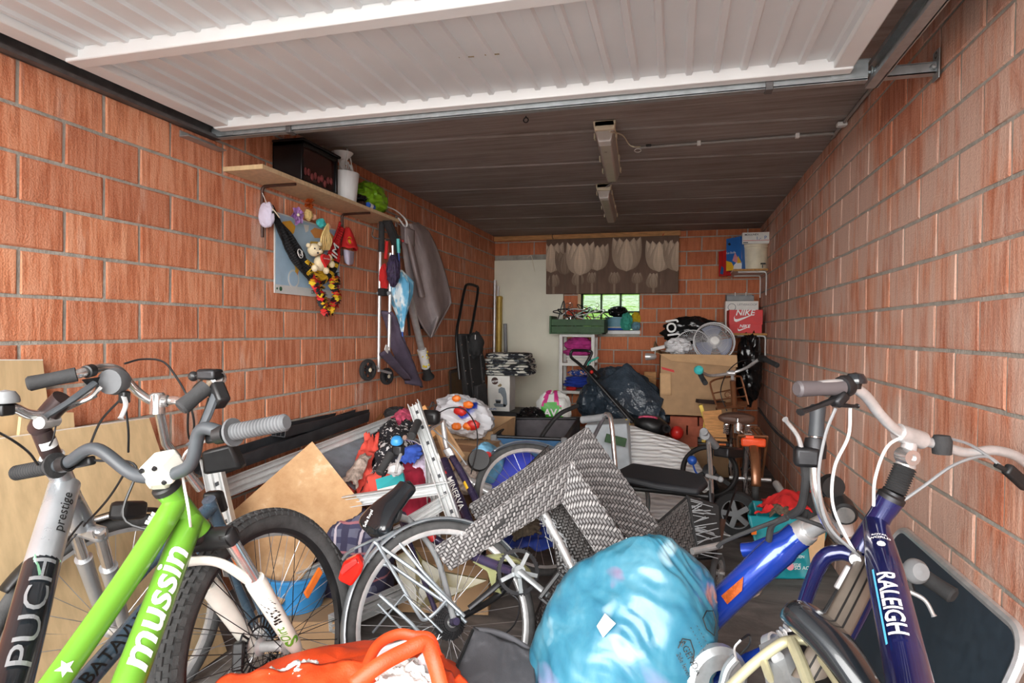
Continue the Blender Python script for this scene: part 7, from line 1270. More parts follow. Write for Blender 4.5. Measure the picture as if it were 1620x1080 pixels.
TB([Q(1275, 1005, 1.5), Q(1230, 1025, 1.56), Q(1170, 1050, 1.66), Q(1100, 1090, 1.8)], .019, 'seat_tube', 'royal_paint', E_B, 14); MB().lathe(Q(1222, 1018, 1.55), Q(1230, 1025, 1.56)-Q(1170, 1050, 1.66), [(.02, -.015), (.026, -.013), (.026, .013), (.02, .015)], 18).obj('seat_clamp', 'aluminium', E_B)
TB([Q(1140, 1100, 1.30), Q(1190, 1052, 1.28), Q(1232, 1020, 1.26), Q(1252, 1013, 1.26), Q(1278, 1014, 1.25), Q(1300, 1040, 1.2), Q(1340, 1100, 1.1)], .0105, 'rack_tube', 'rack_cream', E_B, 12, 6); TB([Q(1252, 1014, 1.255), Q(1268, 1050, 1.2), Q(1290, 1110, 1.1)], .012, 'rack_tube', 'rack_cream', E_B, 10); TB([Q(1208, 1045, 1.27), Q(1222, 1085, 1.2)], .009, 'rack_tube', 'rack_cream', E_B, 10)
quadslab(E_B, 'battery', [Q(1216, 1042, 1.3), Q(1252, 1024, 1.3), Q(1278, 1110, 1.12), Q(1232, 1120, 1.12)], FW*.06, 'grey_plastic', .006); quadslab(E_B, 'battery_cover', [Q(1262, 1020, 1.3), Q(1285, 1016, 1.3), Q(1330, 1105, 1.12), Q(1290, 1115, 1.12)], FW*.06, 'black_plastic', .006); MB().lathe(Q(1230, 1040, 1.27), TOW, [(0, .004), (.01, .004), (.014, .002), (.014, -.004)], 16).obj('lock', 'aluminium', E_B)
MB().lathe(Q(1135, 1075, 1.55), TOW+RT*.2, [(.03, .012), (.07, .012), (.085, .0), (.085, -.02)], 30).obj('chain_guard', 'galvanised', E_B); TB([Q(1140, 1100, 1.5), Q(1150, 1060, 1.5), Q(1165, 1040, 1.5)], .012, 'crank_arm', 'galvanised', E_B, 10, 5); cable(E_B, [Q(1165, 1045, 1.48), Q(1162, 1025, 1.48), Q(1172, 1012, 1.48)], 'aluminium'); cable(E_B, [Q(1172, 1012, 1.48), Q(1185, 1004, 1.5), Q(1186, 1018, 1.5), Q(1172, 1035, 1.52)], 'black_plastic')
en = (UP*.75-FW*.4+RT*.3).normalized(); wheel(E_B, V((.35, .95, .12)), UP+RT*.25, .33, .022, .012, 24)
# ------------------------------------------------------------------ dark folding table against the right wall
ftb = thing('folding_table', 'dark folding table top with aluminium rim leaning on the right wall', 'table', (.7, 2.3, 0)); mat('table_slate', (46, 58, 68), .45, var=.12, scale=30)
A = QX(1420, 842, .795); B = QX(1612, 985, .795); yA, yB = A.y, B.y; zt = (A.z+B.z)/2+.0; bot = QX(1352, 1060, .64)
y0_, y1_ = B.y-.03, A.y+.0; zlo = .03
def tbl(y, z): return V((lerp(.62, .795, (z-zlo)/(zt-zlo)), y, z))
ol = []
for (cy, cz, a0_) in ((y0_, zlo, math.pi), (y1_, zlo, 1.5*math.pi), (y1_, zt, 0), (y0_, zt, .5*math.pi)):
    r_ = .07; cy2 = cy+(r_ if cy == y0_ else -r_); cz2 = cz+(r_ if cz == zlo else -r_)
    for i in range(7): a_ = a0_+i*math.pi/12; ol.append((cy2+r_*math.cos(a_), cz2+r_*math.sin(a_)))
MB().poly([tbl(*p) for p in ol], (.018, 0, .003)).obj('table_top', 'table_slate', ftb, smooth=0); m = MB(); m.tube([tbl(*p)+V((.009, 0, .001)) for p in ol], .014, 8, True); m.obj('rim', 'aluminium', ftb)
# ------------------------------------------------------------------ purple touring bike lying in the middle
mat('violet_paint', (62, 54, 82), .25, .35, var=.1, coat=.5); mat('olive_guard', (150, 152, 108), .45, var=.1); mat('olive_clear', (120, 108, 66), .2, var=.15, trans=.25); mat('red_lens', (214, 34, 24), .12, var=.15, coat=.5); mat('silver_guard', (160, 168, 174), .3, .6, var=.1)
PB = bike('violet touring bike with silver carrier lying in the middle of the heap', Q(740, 1000, 2.1)); rc = Q(706, 985, 2.05); rn2 = (-FW*.80+RT*.42+UP*.42).normalized(); RP = .335
wheel(PB, rc, rn2, RP, .018, .012, 36, hubw=.08); fender(PB, rc, rn2, RP+.012, .025, -1.35, 2.3, UP+RT*-.3, 'silver_guard'); u_, v_, d_ = frame(rn2)
m = MB(); hub = rc+rn2*.05
for i, r_ in enumerate((.055, .05, .045, .04, .035, .03)):
    m.lathe(hub+rn2*(.006*i-.02), rn2, [(r_-.012, 0), (r_, 0), (r_, .0022), (r_-.012, .0022)], 28)
    for k_ in range(26): a = k_*2*math.pi/26; m.box(hub+rn2*(.006*i-.019)+(u_*math.cos(a)+v_*math.sin(a))*r_, (.004, .004, .002))
stuff(m.obj('sprocket_cassette', 'dark_steel', PB)); MB().lathe(hub+rn2*.02, rn2, [(0, .03), (.012, .03), (.014, .0)], 14).obj('axle_nut', 'violet_paint', PB)
sl2 = Q(640, 822, 2.32); bb3 = Q(812, 905, 2.1)
TB([Q(636, 815, 2.3), sl2, Q(700, 860, 2.32), bb3], .017, 'seat_tube', 'violet_paint', PB, 14); TB([sl2+rn2*.04, Q(690, 880, 2.2), hub+rn2*.03], .0105, 'seat_stay', 'grey_plastic', PB, 12, 6); TB([sl2-rn2*.04, rc-rn2*.06], .0095, 'seat_stay', 'violet_paint', PB, 12)
TB([bb3, Q(790, 940, 2.15), hub+rn2*.02], .011, 'chain_stay', 'dark_steel', PB, 12, 6)
hd = Q(700, 716, 2.95); he = Q(735, 745, 2.95); TB([Q(702, 728, 2.9), Q(735, 810, 2.65), Q(764, 884, 2.42)], .022, 'down_tube', 'violet_paint', PB, 16, 5); TB([Q(715, 722, 2.9), Q(745, 775, 2.8), Q(782, 855, 2.6)], .017, 'top_tube', 'violet_paint', PB, 14, 5); MB().bar(Q(752, 850, 2.45), Q(760, 880, 2.42), .05, .05).obj('seat_sleeve', 'black_plastic', PB, bevel=.015)
text('MINERVA', on_tube(Q(724, 783, 2.72), Q(764, 884, 2.42)-Q(702, 728, 2.9), TOW, .0225), .038, .01, 0, 1.3).obj('frame_letters', 'ink_white', PB, smooth=0); MB().lathe(Q(738, 762, 2.82), Q(782, 855, 2.6)-Q(715, 722, 2.9), [(.0172, 0), (.0174, .002), (.0174, .04), (.0172, .042)], 14, ang=2.5, start=TOW).obj('yellow_sticker', 'box_yellow', PB); MB().lathe(Q(708, 745, 2.85), Q(764, 884, 2.42)-Q(702, 728, 2.9), [(.0222, 0), (.0226, .002), (.0226, .03), (.0222, .032)], 14, ang=1.8, start=TOW).obj('red_sticker', 'ink_red', PB)
text('NEW', on_tube(Q(752, 812, 2.72), Q(782, 855, 2.6)-Q(715, 722, 2.9), TOW, .0175), .03, .01).obj('frame_letters', 'ink_white', PB, smooth=0)
# crank, chain guard, pedals
cn_ = (-FW*.82+RT*.3+UP*.35).normalized(); cc2 = bb3+cn_*.05; u2_, v2_, _ = frame(cn_); m = MB(); m.lathe(cc2, cn_, [(.062, 0), (.074, 0), (.074, .004), (.062, .004)], 40)
for k_ in range(44): a = k_*2*math.pi/44; m.box(cc2+cn_*.002+(u2_*math.cos(a)+v2_*math.sin(a))*.076, (.004, .004, .003))
m.obj('chainring', 'dark_steel', PB); m = MB(); 
for k_ in range(5): a = k_*2*math.pi/5+.3; m.bar(cc2+cn_*.006, cc2+cn_*.006+(u2_*math.cos(a)+v2_*math.sin(a))*.068, .013, .006, up=cn_)
m.lathe(cc2, cn_, [(0, .02), (.02, .02), (.024, 0)], 20); m.obj('crank_spider', 'galvanised', PB)
ca, cb2 = cc2+cn_*.02, Q(868, 942, 1.96); MB().tube([ca, lerp(ca, cb2, .5), cb2], [.014, .0115, .012], 12, flat=.7).obj('crank_arm', 'galvanised', PB); pdl = Q(884, 938, 1.95)
def pedal(c, a_, b_, nm='pedal'):
    m = MB(); c = V(c); a_ = V(a_).normalized(); b_ = V(b_); b_ = (b_-a_*b_.dot(a_)).normalized(); n_ = a_.cross(b_); rot = Matrix((a_, b_, n_)).transposed()
    for s_ in (-1, 1): m.box(c+b_*s_*.038, (.1, .014, .024), rot)
    for s_ in (-1, 1): m.box(c+a_*s_*.048, (.012, .09, .02), rot)
    m.box(c, (.1, .018, .016), rot); o = m.obj(nm, 'black_plastic', PB, bevel=.003); MB().box(c-b_*.0455, (.05, .002, .015), rot).obj('pedal_reflector', 'orange_plastic', o, smooth=0); MB().box(c+n_*.0125, (.05, .012, .001), rot)
pedal(pdl, RT*.62+UP*.72+FW*.2, RT*-.5+UP*.6+FW*.2); c2b = Q(742, 962, 2.05); MB().tube([bb3-cn_*.02, lerp(bb3, c2b, .5), c2b], [.014, .013, .012], 12, flat=.7).obj('crank_arm', 'dark_steel', PB)
# olive chain guard: hood and clear panel
hd_pts = [Q(748, 880, 2.26), Q(775, 872, 2.25), Q(800, 870, 2.24), Q(822, 880, 2.23), Q(838, 895, 2.22), Q(845, 912, 2.21), Q(838, 900, 2.19), Q(818, 884, 2.19), Q(798, 880, 2.19), Q(788, 890, 2.2), Q(785, 910, 2.2), Q(795, 930, 2.19), Q(780, 925, 2.2), Q(772, 895, 2.23)]
MB().poly([p-FW*.06 for p in hd_pts], FW*.035).obj('chain_guard_hood', 'olive_guard', PB, bevel=.006); MB().poly([Q(625, 880, 2.26), Q(655, 866, 2.28), Q(668, 885, 2.26), Q(700, 905, 2.24), Q(770, 918, 2.24), Q(712, 945, 2.2), Q(660, 965, 2.2), Q(635, 930, 2.22)], FW*.012).obj('chain_guard_panel', 'olive_clear', PB, smooth=0)
cable(PB, [Q(790, 930, 2.2), Q(820, 950, 2.18), Q(815, 985, 2.12), Q(790, 1010, 2.08)], 'dark_steel', .003, 'chain')
# saddle
pa_ = Q(615, 775, 2.2); saddle(PB, Q(584, 846, 2.12), Q(636, 776, 2.22)-Q(584, 846, 2.12), RT*-.6+UP*.2-FW*.75, 'gloss_black', .235, .15, .08)
for (px, py) in ((619, 812), (604, 838)):
    c = Q(px, py, 2.16); ax_ = RT*.8-UP*.3+FW*.2; MB().lathe(c, ax_, [(0, -.03), (.026, -.028)]+[(.030 if i % 2 else .025, -.022+.009*i) for i in range(6)]+[(.02, .035), (0, .036)], 20).obj('saddle_bumper', 'black_rubber', PB)
text('Selle Royal', on_plane(Q(583, 818, 2.115), RT*.35+UP*.8+FW*.2, RT*-.9+UP*.4-FW*.1, .03), .014).obj('saddle_letters', 'ink_white', PB, smooth=0); MB().cyl(Q(625, 815, 2.2), Q(645, 822, 2.3), .0135, n=14).obj('seat_post', 'aluminium', PB); MB().lathe(Q(683, 849, 2.29), TOW, [(0, .02), (.014, .018), (.017, 0)], 14).obj('red_cap', 'ink_red', PB)
# carrier
def CR(pts, r=.005, sm=0): return TB([Q(*p) for p in pts], r, 'carrier_tube', 'silver_guard', PB, 8, sm)
CR([(574, 887, 2.02), (592, 857, 2.05), (620, 842, 2.1), (645, 835, 2.2)]); CR([(574, 887, 2.02), (620, 895, 2.05), (700, 950, 2.05), (738, 985, 2.0)], .006); CR([(592, 857, 2.05), (660, 905, 2.03), (730, 970, 2.0)], .006); CR([(618, 842, 2.1), (670, 905, 2.05), (735, 975, 2.0)], .006); CR([(597, 860, 2.04), (632, 920, 2.0), (660, 968, 1.97), (672, 980, 1.97), (690, 968, 1.98), (706, 950, 2.0)], .006, 5); CR([(530, 905, 2.1), (555, 870, 2.15), (625, 838, 2.2)]); CR([(535, 895, 2.1), (548, 876, 2.12), (560, 870, 2.14)], .006); CR([(575, 886, 2.02), (590, 880, 2.04), (612, 862, 2.08), (600, 850, 2.1)]); CR([(585, 884, 2.03), (618, 868, 2.1)]); CR([(590, 1000, 2.0), (640, 940, 1.98), (700, 1000, 1.95)], .004); CR([(600, 940, 2.0), (650, 985, 1.97), (672, 1010, 1.96)], .006); CR([(598, 955, 2.0), (640, 1000, 1.97), (660, 1030, 1.95)], .004)
rlp = thing  # rear lamp
MB().poly([Q(534, 915, 1.84), Q(542, 890, 1.84), Q(565, 879, 1.84), Q(574, 895, 1.84), Q(570, 908, 1.84), Q(555, 929, 1.84), Q(536, 920, 1.84)], FW*.04).obj('rear_lamp', 'red_lens', PB, bevel=.008); MB().poly([Q(537, 905, 1.825), Q(544, 893, 1.825), Q(563, 884, 1.825), Q(566, 890, 1.825), Q(541, 910, 1.825)], FW*.01).obj('lamp_reflector', 'red_plastic', PB, bevel=.002)
# front wheel and bar
fc2 = Q(850, 800, 3.0); fn2 = (-FW*.72+RT*.35+UP*.55).normalized(); wheel(PB, fc2, fn2, .335, .018, .012, 36, hubw=.07); fender(PB, fc2, fn2, .348, .024, -1.6, .5, UP, 'silver_guard')
TB([Q(715, 722, 2.95), Q(745, 762, 2.95), Q(790, 785, 2.95), fc2+fn2*.05], .016, 'fork_blade', 'aluminium', PB, 12, 5); TB([Q(745, 762, 2.95), Q(775, 772, 3.0)], .02, 'fork_crown', 'aluminium', PB, 12)
bp = [Q(598, 790, 2.6), Q(620, 742, 2.65), Q(632, 712, 2.72), Q(640, 698, 2.78), Q(660, 700, 2.85), Q(668, 688, 2.9), Q(664, 675, 2.92), Q(652, 690, 2.8)]
TB([Q(640, 692, 2.75), Q(655, 695, 2.82), Q(668, 700, 2.88), Q(678, 680, 2.92), Q(700, 665, 3.0)], .0115, 'handlebar', 'chrome', PB, 12, 5); grip(PB, Q(600, 748, 2.55), Q(618, 718, 2.62), .0175); grip(PB, Q(651, 690, 2.62), Q(661, 668, 2.75), .018); bell(PB, Q(628, 700, 2.62), TOW*.4+UP, .026, 'tub_blue'); MB().box(Q(630, 712, 2.64), (.05, .04, .05)).obj('shifter', 'dark_steel', PB, bevel=.01); lever(PB, Q(634, 718, 2.62), Q(630, 730, 2.58), Q(626, 748, 2.55), 'aluminium', .007); MB().box(Q(680, 660, 2.9), (.1, .06, .07)).obj('lamp', 'black_plastic', PB, bevel=.02); TB([Q(700, 665, 3.0), Q(705, 700, 2.98), Q(712, 725, 2.95)], .013, 'stem', 'aluminium', PB, 12)
cable(PB, [Q(690, 655, 2.95), Q(712, 645, 2.95), Q(735, 648, 2.95), Q(752, 672, 2.95), Q(755, 705, 2.93), Q(745, 750, 2.9)], 'black_plastic', .0034); cable(PB, [Q(684, 678, 2.9), Q(715, 705, 2.85), Q(738, 735, 2.85)], 'grey_plastic', .0034); cable(PB, [Q(678, 650, 2.95), Q(684, 636, 2.95), Q(688, 645, 2.95), Q(683, 662, 2.93)], 'black_plastic', .0034); MB().poly([Q(700, 712, 2.8), Q(712, 707, 2.8), Q(720, 720, 2.8), Q(706, 723, 2.8)], FW*.02).obj('mirror', 'chrome', PB, bevel=.004)
# ------------------------------------------------------------------ bronze city bike by the right wall
mat('bronze_paint', (140, 92, 62), .32, .55, var=.1, coat=.3); mat('saddle_brown', (84, 58, 46), .55, var=.12); mat('orange_lens', (236, 84, 40), .25, var=.1, coat=.3)
BR = bike('bronze city bike with front rack parked by the right wall', Q(1180, 830, 4.0)); bw_ = Q(1186, 790, 4.02); bw_.z = .272; bf = Q(1160, 715, 5.0); bf.z = .272; bdir = (bf-bw_).normalized(); bs = V((bdir.y, -bdir.x, 0)).normalized(); up_ = (V((0, 0, 1))-bs*.08).normalized()
wheel(BR, bw_, bs, .272, .021, .012, 36, hubw=.08); wheel(BR, bf, bs, .272, .021, .012, 36, hubw=.07); fender(BR, bw_, bs, .287, .029, -.6, 1.5, up_, 'bronze_paint'); fender(BR, bf, bs, .287, .029, -.9, 1.0, up_, 'bronze_paint')
sp2 = Q(1166, 655, 4.3); bbb = lerp(bw_, bf, .43); bbb.z = .25; h2 = Q(1160, 612, 4.75); h3 = Q(1163, 650, 4.78)
TB([sp2-V((0, 0, .05)), bbb], .015, 'seat_tube', 'bronze_paint', BR); TB([bbb, lerp(bbb, h3, .5)-V((0, 0, .05)), h3], .018, 'down_tube', 'bronze_paint', BR, 12, 5); TB([Q(1159, 602, 4.74), Q(1163, 660, 4.8)], .022, 'head_tube', 'bronze_paint', BR, 14)
for s_ in (-1, 1): TB([Q(1163, 660, 4.8)+bs*s_*.04, bf+bs*s_*.05], .012, 'fork_blade', 'bronze_paint', BR); TB([sp2-V((0, 0, .14))+bs*s_*.02, bw_+bs*s_*.06], .009, 'seat_stay', 'bronze_paint', BR); TB([bbb+bs*s_*.03, bw_+bs*s_*.06], .01, 'chain_stay', 'bronze_paint', BR)
TB([Q(1158, 586, 4.72), Q(1159, 600, 4.74)], .013, 'stem', 'aluminium', BR); MB().cyl(Q(1156, 590, 4.7)-bs*.03, Q(1156, 590, 4.7)+bs*.03, .018, n=14).obj('bar_clamp', 'aluminium', BR)
MB().tube(spline([Q(1112, 604, 4.45), Q(1107, 592, 4.5), Q(1112, 590, 4.55), Q(1125, 594, 4.65), Q(1156, 590, 4.7), Q(1180, 582, 4.65), Q(1195, 572, 4.55), Q(1206, 567, 4.48), Q(1222, 572, 4.35)], 6), .0115, 12).obj('handlebar', 'aluminium', BR); grip(BR, Q(1116, 606, 4.35), Q(1108, 592, 4.48), .018); grip(BR, Q(1230, 578, 4.28), Q(1210, 568, 4.42), .018); MB().lathe(Q(1206, 567, 4.46), Q(1222, 572, 4.35)-Q(1206, 567, 4.46), [(.012, -.03), (.026, -.02), (.028, .02), (.02, .04)], 16).obj('twist_shifter', 'black_plastic', BR); bell(BR, Q(1105, 586, 4.46), TOW+V((0, 0, .6)), .034, 'teal_satin')
# front rack
def RK(p, r=.008): return TB([Q(*a) for a in p], r, 'rack_tube', 'bronze_paint', BR, 8, 4 if len(p) > 2 else 0)
RK([(1133, 640, 4.9), (1124, 610, 4.92), (1126, 603, 4.92), (1140, 598, 4.93), (1168, 595, 4.93), (1174, 602, 4.93), (1184, 640, 4.9)]); RK([(1128, 622, 4.91), (1178, 612, 4.91)], .006); RK([(1131, 633, 4.91), (1182, 626, 4.91)], .006)
for k_ in range(5): RK([(1134, 638+2*k_, 4.95-.06*k_), (1182, 635+2*k_, 4.95-.06*k_)], .005)
RK([(1133, 645, 4.7), (1140, 668, 4.85), (1150, 700, 5.0)], .007); MB().torus(Q(1151, 624, 4.89), TOW, .022, .004, 20, 6).obj('rack_badge', 'bronze_paint', BR)
saddle(BR, Q(1166, 664, 4.12), bdir, V((0, 0, 1)), 'saddle_brown', .26, .24, .06); MB().lathe(Q(1168, 668, 4.15), V((0, 0, -1)), [(.02, -.04), (.022, .0), (.03, .02), (.03, .07), (.0, .08)], 16).obj('seat_post', 'chrome', BR)
for s_ in (-1, 1): m = MB(); c = Q(1166, 672, 4.12)+bs*s_*.07; m.tube([c+V((math.cos(i*.9)*.018, math.sin(i*.9)*.018, -.0018*i)) for i in range(36)], .0035, 5); m.obj('saddle_spring', 'chrome', BR)
# rear rack, lamp
rz = Q(1176, 684, 4.05).z; r0, r1 = bw_+bdir*.25, bw_-bdir*.1
for k_ in range(6): o_ = bs*(-.075+.03*k_); TB([V((r0.x, r0.y, rz))+o_, V((r1.x, r1.y, rz))+o_], .006, 'rear_rack_slat', 'bronze_paint', BR, 8)
for (p, n_) in ((r0, 0), (r1, 1)): TB([V((p.x, p.y, rz))-bs*.09, V((p.x, p.y, rz))+bs*.09], .009, 'rear_rack_rail', 'bronze_paint', BR, 8)
for s_ in (-1, 1): TB([V((r1.x, r1.y, rz))+bs*s_*.088, bw_+bs*s_*.075+bdir*.02], .008, 'rack_stay', 'bronze_paint', BR, 8); TB([V((r0.x, r0.y, rz))+bs*s_*.088, bw_+bs*s_*.07+bdir*.03], .006, 'rack_stay', 'bronze_paint', BR, 8)
lp = V((r1.x, r1.y, rz-.035))-bdir*.03; MB().box(lp, (.15, .035, .055), Matrix((bs, -bdir, V((0, 0, 1)))).transposed()).obj('rear_lamp', 'orange_lens', BR, bevel=.012); rp = bw_-bdir*.392+V((0, 0, .13)); MB().box(bw_+(up_*.9-bdir*.43).normalized()*.302, (.05, .012, .07), Matrix((bs, -bdir, V((0, 0, 1)))).transposed()).obj('mudguard_reflector', 'orange_lens', BR, bevel=.004); MB().box(bw_+(up_*.97-bdir*.25).normalized()*.304, (.05, .03, .03), Matrix((bs, -bdir, V((0, 0, 1)))).transposed()).obj('mudguard_badge', 'white_plastic', BR, bevel=.006)
for s_ in (-1, 1): TB([bw_+bs*s_*.02, bw_+bs*s_*.13], .012, 'axle_end', 'aluminium', BR)
pz = bbb+V((0, 0, 0)); MB().cyl(bbb-bs*.07, bbb+bs*.07, .018, n=14).obj('bottom_bracket', 'dark_steel', BR); TB([bbb-bs*.08, bbb-bs*.08+V((0, 0, .17))], .011, 'crank_arm', 'aluminium', BR); TB([bbb+bs*.08, bbb+bs*.08-V((0, 0, .17))], .011, 'crank_arm', 'aluminium', BR); MB().box(bbb-bs*.14+V((0, 0, .17)), (.1, .07, .03)).obj('pedal', 'black_plastic', BR, bevel=.006); MB().box(bbb-bs*.14+V((0, -.036, .17)), (.05, .003, .014)).obj('pedal_reflector', 'orange_plastic', BR, smooth=0)
cable(BR, [Q(1200, 566, 4.5), Q(1170, 572, 4.6), Q(1150, 590, 4.72), Q(1140, 620, 4.8), Q(1150, 650, 4.75)], 'black_plastic', .004); cable(BR, [Q(1130, 692, 4.2), Q(1165, 695, 4.0), Q(1182, 715, 3.95), Q(1183, 745, 3.95), Q(1178, 780, 3.98)], 'black_plastic', .003)
# ------------------------------------------------------------------ wheelchair
mat('pad_black', (44, 46, 50), .55, var=.12, bmp=.2, bscale=300); WC = thing('wheelchair', 'folded wheelchair with black padded armrest behind the rattan chair', 'wheelchair', Q(1050, 870, 3.4))
m = MB(); ar = [Q(981, 752, 3.25), Q(978, 742, 3.35), Q(1000, 731, 3.45), Q(1080, 742, 3.4), Q(1113, 750, 3.35), Q(1120, 762, 3.25), Q(1105, 774, 3.15), Q(1040, 766, 3.2)]
MB().poly(ar, V((0, 0, -.035))).obj('armrest_pad', 'pad_black', WC, bevel=.012); TB([Q(1000, 772, 3.3), Q(1060, 778, 3.3), Q(1125, 786, 3.25)], .014, 'armrest_tube', 'black_plastic', WC); TB([Q(1124, 780, 3.25), Q(1128, 830, 3.2), Q(1131, 900, 3.1)], .015, 'front_tube', 'dark_steel', WC); TB([Q(958, 655, 3.5), Q(966, 662, 3.45), Q(972, 720, 3.4), Q(978, 800, 3.35), Q(985, 900, 3.3)], .0135, 'back_tube', 'chrome', WC, 12, 5); grip(WC, Q(921, 664, 3.6), Q(955, 660, 3.5), .022, 'grey_plastic'); TB([Q(955, 660, 3.5), Q(940, 690, 3.5), Q(925, 720, 3.5)], .03, 'back_canvas_edge', 'wagon_grey', WC, 8, 4, flat=.3)
TB([Q(1008, 768, 3.6), Q(1018, 770, 3.6), Q(1025, 785, 3.6), Q(1025, 830, 3.6)], .013, 'second_arm_tube', 'chrome', WC, 10, 5); MB().tube([Q(985, 757, 3.62), Q(1020, 765, 3.6)], .03, 12).obj('armrest_pad', 'pad_black', WC); TB([Q(1120, 690, 3.5), Q(1124, 740, 3.4), Q(1126, 790, 3.3)], .013, 'back_tube', 'chrome', WC); grip(WC, Q(1113, 682, 3.4), Q(1132, 705, 3.55), .022, 'grey_plastic'); MB().lathe(Q(1114, 688, 3.42), TOW, [(0, .02), (.025, .018), (.028, 0)], 16).obj('handle_knob', 'grey_plastic', WC)
wheel(WC, Q(945, 830, 3.5), RT*.7-FW*.7, .29, .014, .01, 28, 'grey_rubber', hubw=.06); MB().torus(Q(945, 830, 3.5)+(RT*.7-FW*.7)*.045, RT*.7-FW*.7, .255, .008, 48, 8).obj('hand_rim', 'chrome', WC); wheel(WC, Q(1135, 905, 3.0), RT*.8-FW*.6, .09, .016, .01, 8, 'grey_rubber', hubw=.03); TB([Q(985, 880, 3.35), Q(1060, 885, 3.2), Q(1128, 880, 3.12)], .013, 'seat_tube', 'dark_steel', WC)
TB([Q(1100, 775, 3.3), Q(1098, 800, 3.3)], .006, 'pin', 'dark_steel', WC); TB([Q(1118, 752, 3.3), Q(1140, 758, 3.2)], .01, 'brake_rod', 'aluminium', WC); MB().ball(Q(1140, 758, 3.2), .016, 10, 8).obj('brake_knob', 'grey_plastic', WC); TB([Q(1165, 770, 3.3), Q(1150, 815, 3.1), Q(1142, 830, 3.0)], .006, 'brake_lever', 'dark_steel', WC); TB([Q(1144, 822, 3.0), Q(1138, 855, 2.95)], .014, 'brake_grip', 'saddle_brown', WC)
# ------------------------------------------------------------------ kart with steering wheel
KT = thing('ride_on_kart', 'black ride-on kart with steering wheel beside the mattress', 'kart', Q(1140, 850, 3.9)); sc_ = Q(1122, 745, 3.95); sn = TOW*.8+UP*.5-RT*.3; MB().torus(sc_, sn, .165, .017, 44, 10).obj('steering_wheel', 'black_plastic', KT); u_, v_, d_ = frame(sn)
for k_ in range(3): a = k_*2.09+.5; MB().bar(sc_, sc_+(u_*math.cos(a)+v_*math.sin(a))*.155, .03, .012, up=sn).obj('wheel_spoke', 'black_plastic', KT, bevel=.004)
MB().lathe(sc_, sn, [(0, .03), (.04, .025), (.045, -.02)], 18).obj('wheel_boss', 'dark_steel', KT); MB().ball(Q(1095, 728, 3.85), .03, 12, 8).obj('blue_knob', 'blue_plastic', KT); cable(KT, [Q(1096, 733, 3.84), Q(1100, 745, 3.84), Q(1108, 756, 3.84), Q(1112, 765, 3.84)], 'blue_plastic', .006)
TB([sc_, Q(1140, 790, 4.1)], .02, 'steering_column', 'dark_steel', KT); m = MB(); m.poly([Q(1115, 790, 3.9), Q(1150, 770, 4.0), Q(1175, 795, 3.8), Q(1180, 825, 3.7), Q(1150, 835, 3.7), Q(1125, 815, 3.8)], FW*.2).obj('fairing', 'black_plastic', KT, bevel=.03)
for (px, py, D_) in ((1166, 808, 3.62), (1172, 855, 3.6)):
    if py > 830: continue
    c = Q(px, 812, D_); ax_ = RT*-.55-FW*.8; MB().lathe(c, ax_, [(.085, -.03), (.125, -.03), (.135, -.015), (.135, .015), (.125, .03), (.085, .03)], 34).obj('tyre', 'black_rubber', KT); u_, v_, d_ = frame(ax_); m = MB(); m.lathe(c, ax_, [(.08, .02), (.092, .026), (.092, .0)], 30)
    for k_ in range(5): a = k_*1.2566; m.bar(c+d_*.022, c+d_*.022+(u_*math.cos(a)+v_*math.sin(a))*.085, .03, .012, up=d_)
    m.lathe(c, ax_, [(0, .03), (.022, .03), (.026, .01)], 16); m.obj('wheel_cover', 'grey_plastic', KT)
m = MB(); m.bar(Q(1140, 715, 3.7), Q(1165, 715, 3.85), .1, .06, up=UP).obj('pedal_block', 'dark_steel', KT, bevel=.01)
# ================================================================== bags in the foreground
m, t, b = nodes('blue_film'); w_ = coord(t, 'World'); n1 = ntex(t, w_, 5, 3, .5, .5); n2 = ntex(t, coord(t, 'World', (1, 1, .5)), 11, 5, .6, .6)
c_ = ramp(t, n2, [(.25, srgb(36, 96, 122)), (.5, srgb(56, 118, 140)), (.75, srgb(86, 138, 156))]); c_ = mix(t, ramp(t, n1, [(.60, (0, 0, 0)), (.74, (.6, .6, .6))]), c_, srgb(160, 146, 184)); c_ = mix(t, ramp(t, ntex(t, w_, 6.5, 2, .5), [(.66, (0, 0, 0)), (.72, (.55, .55, .55))]), c_, srgb(176, 96, 136)); c_ = mix(t, ramp(t, ntex(t, coord(t, 'World', (1, 1, 1), (1, 2, 0)), 7.5, 2, .5), [(.66, (0, 0, 0)), (.74, (.5, .5, .5))]), c_, srgb(180, 206, 214))
t.links.new(c_, b.inputs['Base Color']); b.inputs['Roughness'].default_value = .28; b.inputs['Specular IOR Level'].default_value = .6; b.inputs['Transmission Weight'].default_value = .08
rbg = thing('blue_rubbish_bag', 'full light blue rubbish bag in the centre foreground', 'rubbish bag', (-.1, 1.6, 0))
bc_ = Q(992, 1015, 1.72); vs, fs = [], []; nu, nv = 150, 100
rb = random.Random(12); PL = [(V((-.55, -.45, .7)), .80), (V((.62, -.4, .68)), .88), (V((.0, -.75, .66)), .86), (V((-.85, -.4, .15)), .92), (V((.97, -.2, .1)), .86), (V((.35, -.9, .1)), .93), (V((-.3, -.95, .0)), .95), (V((.8, -.35, -.4)), .95), (V((-.3, .4, .85)), .9), (V((.4, .3, .85)), .96), (V((-.9, .3, .3)), .92)]
PL = [(n.normalized(), h) for n, h in PL]
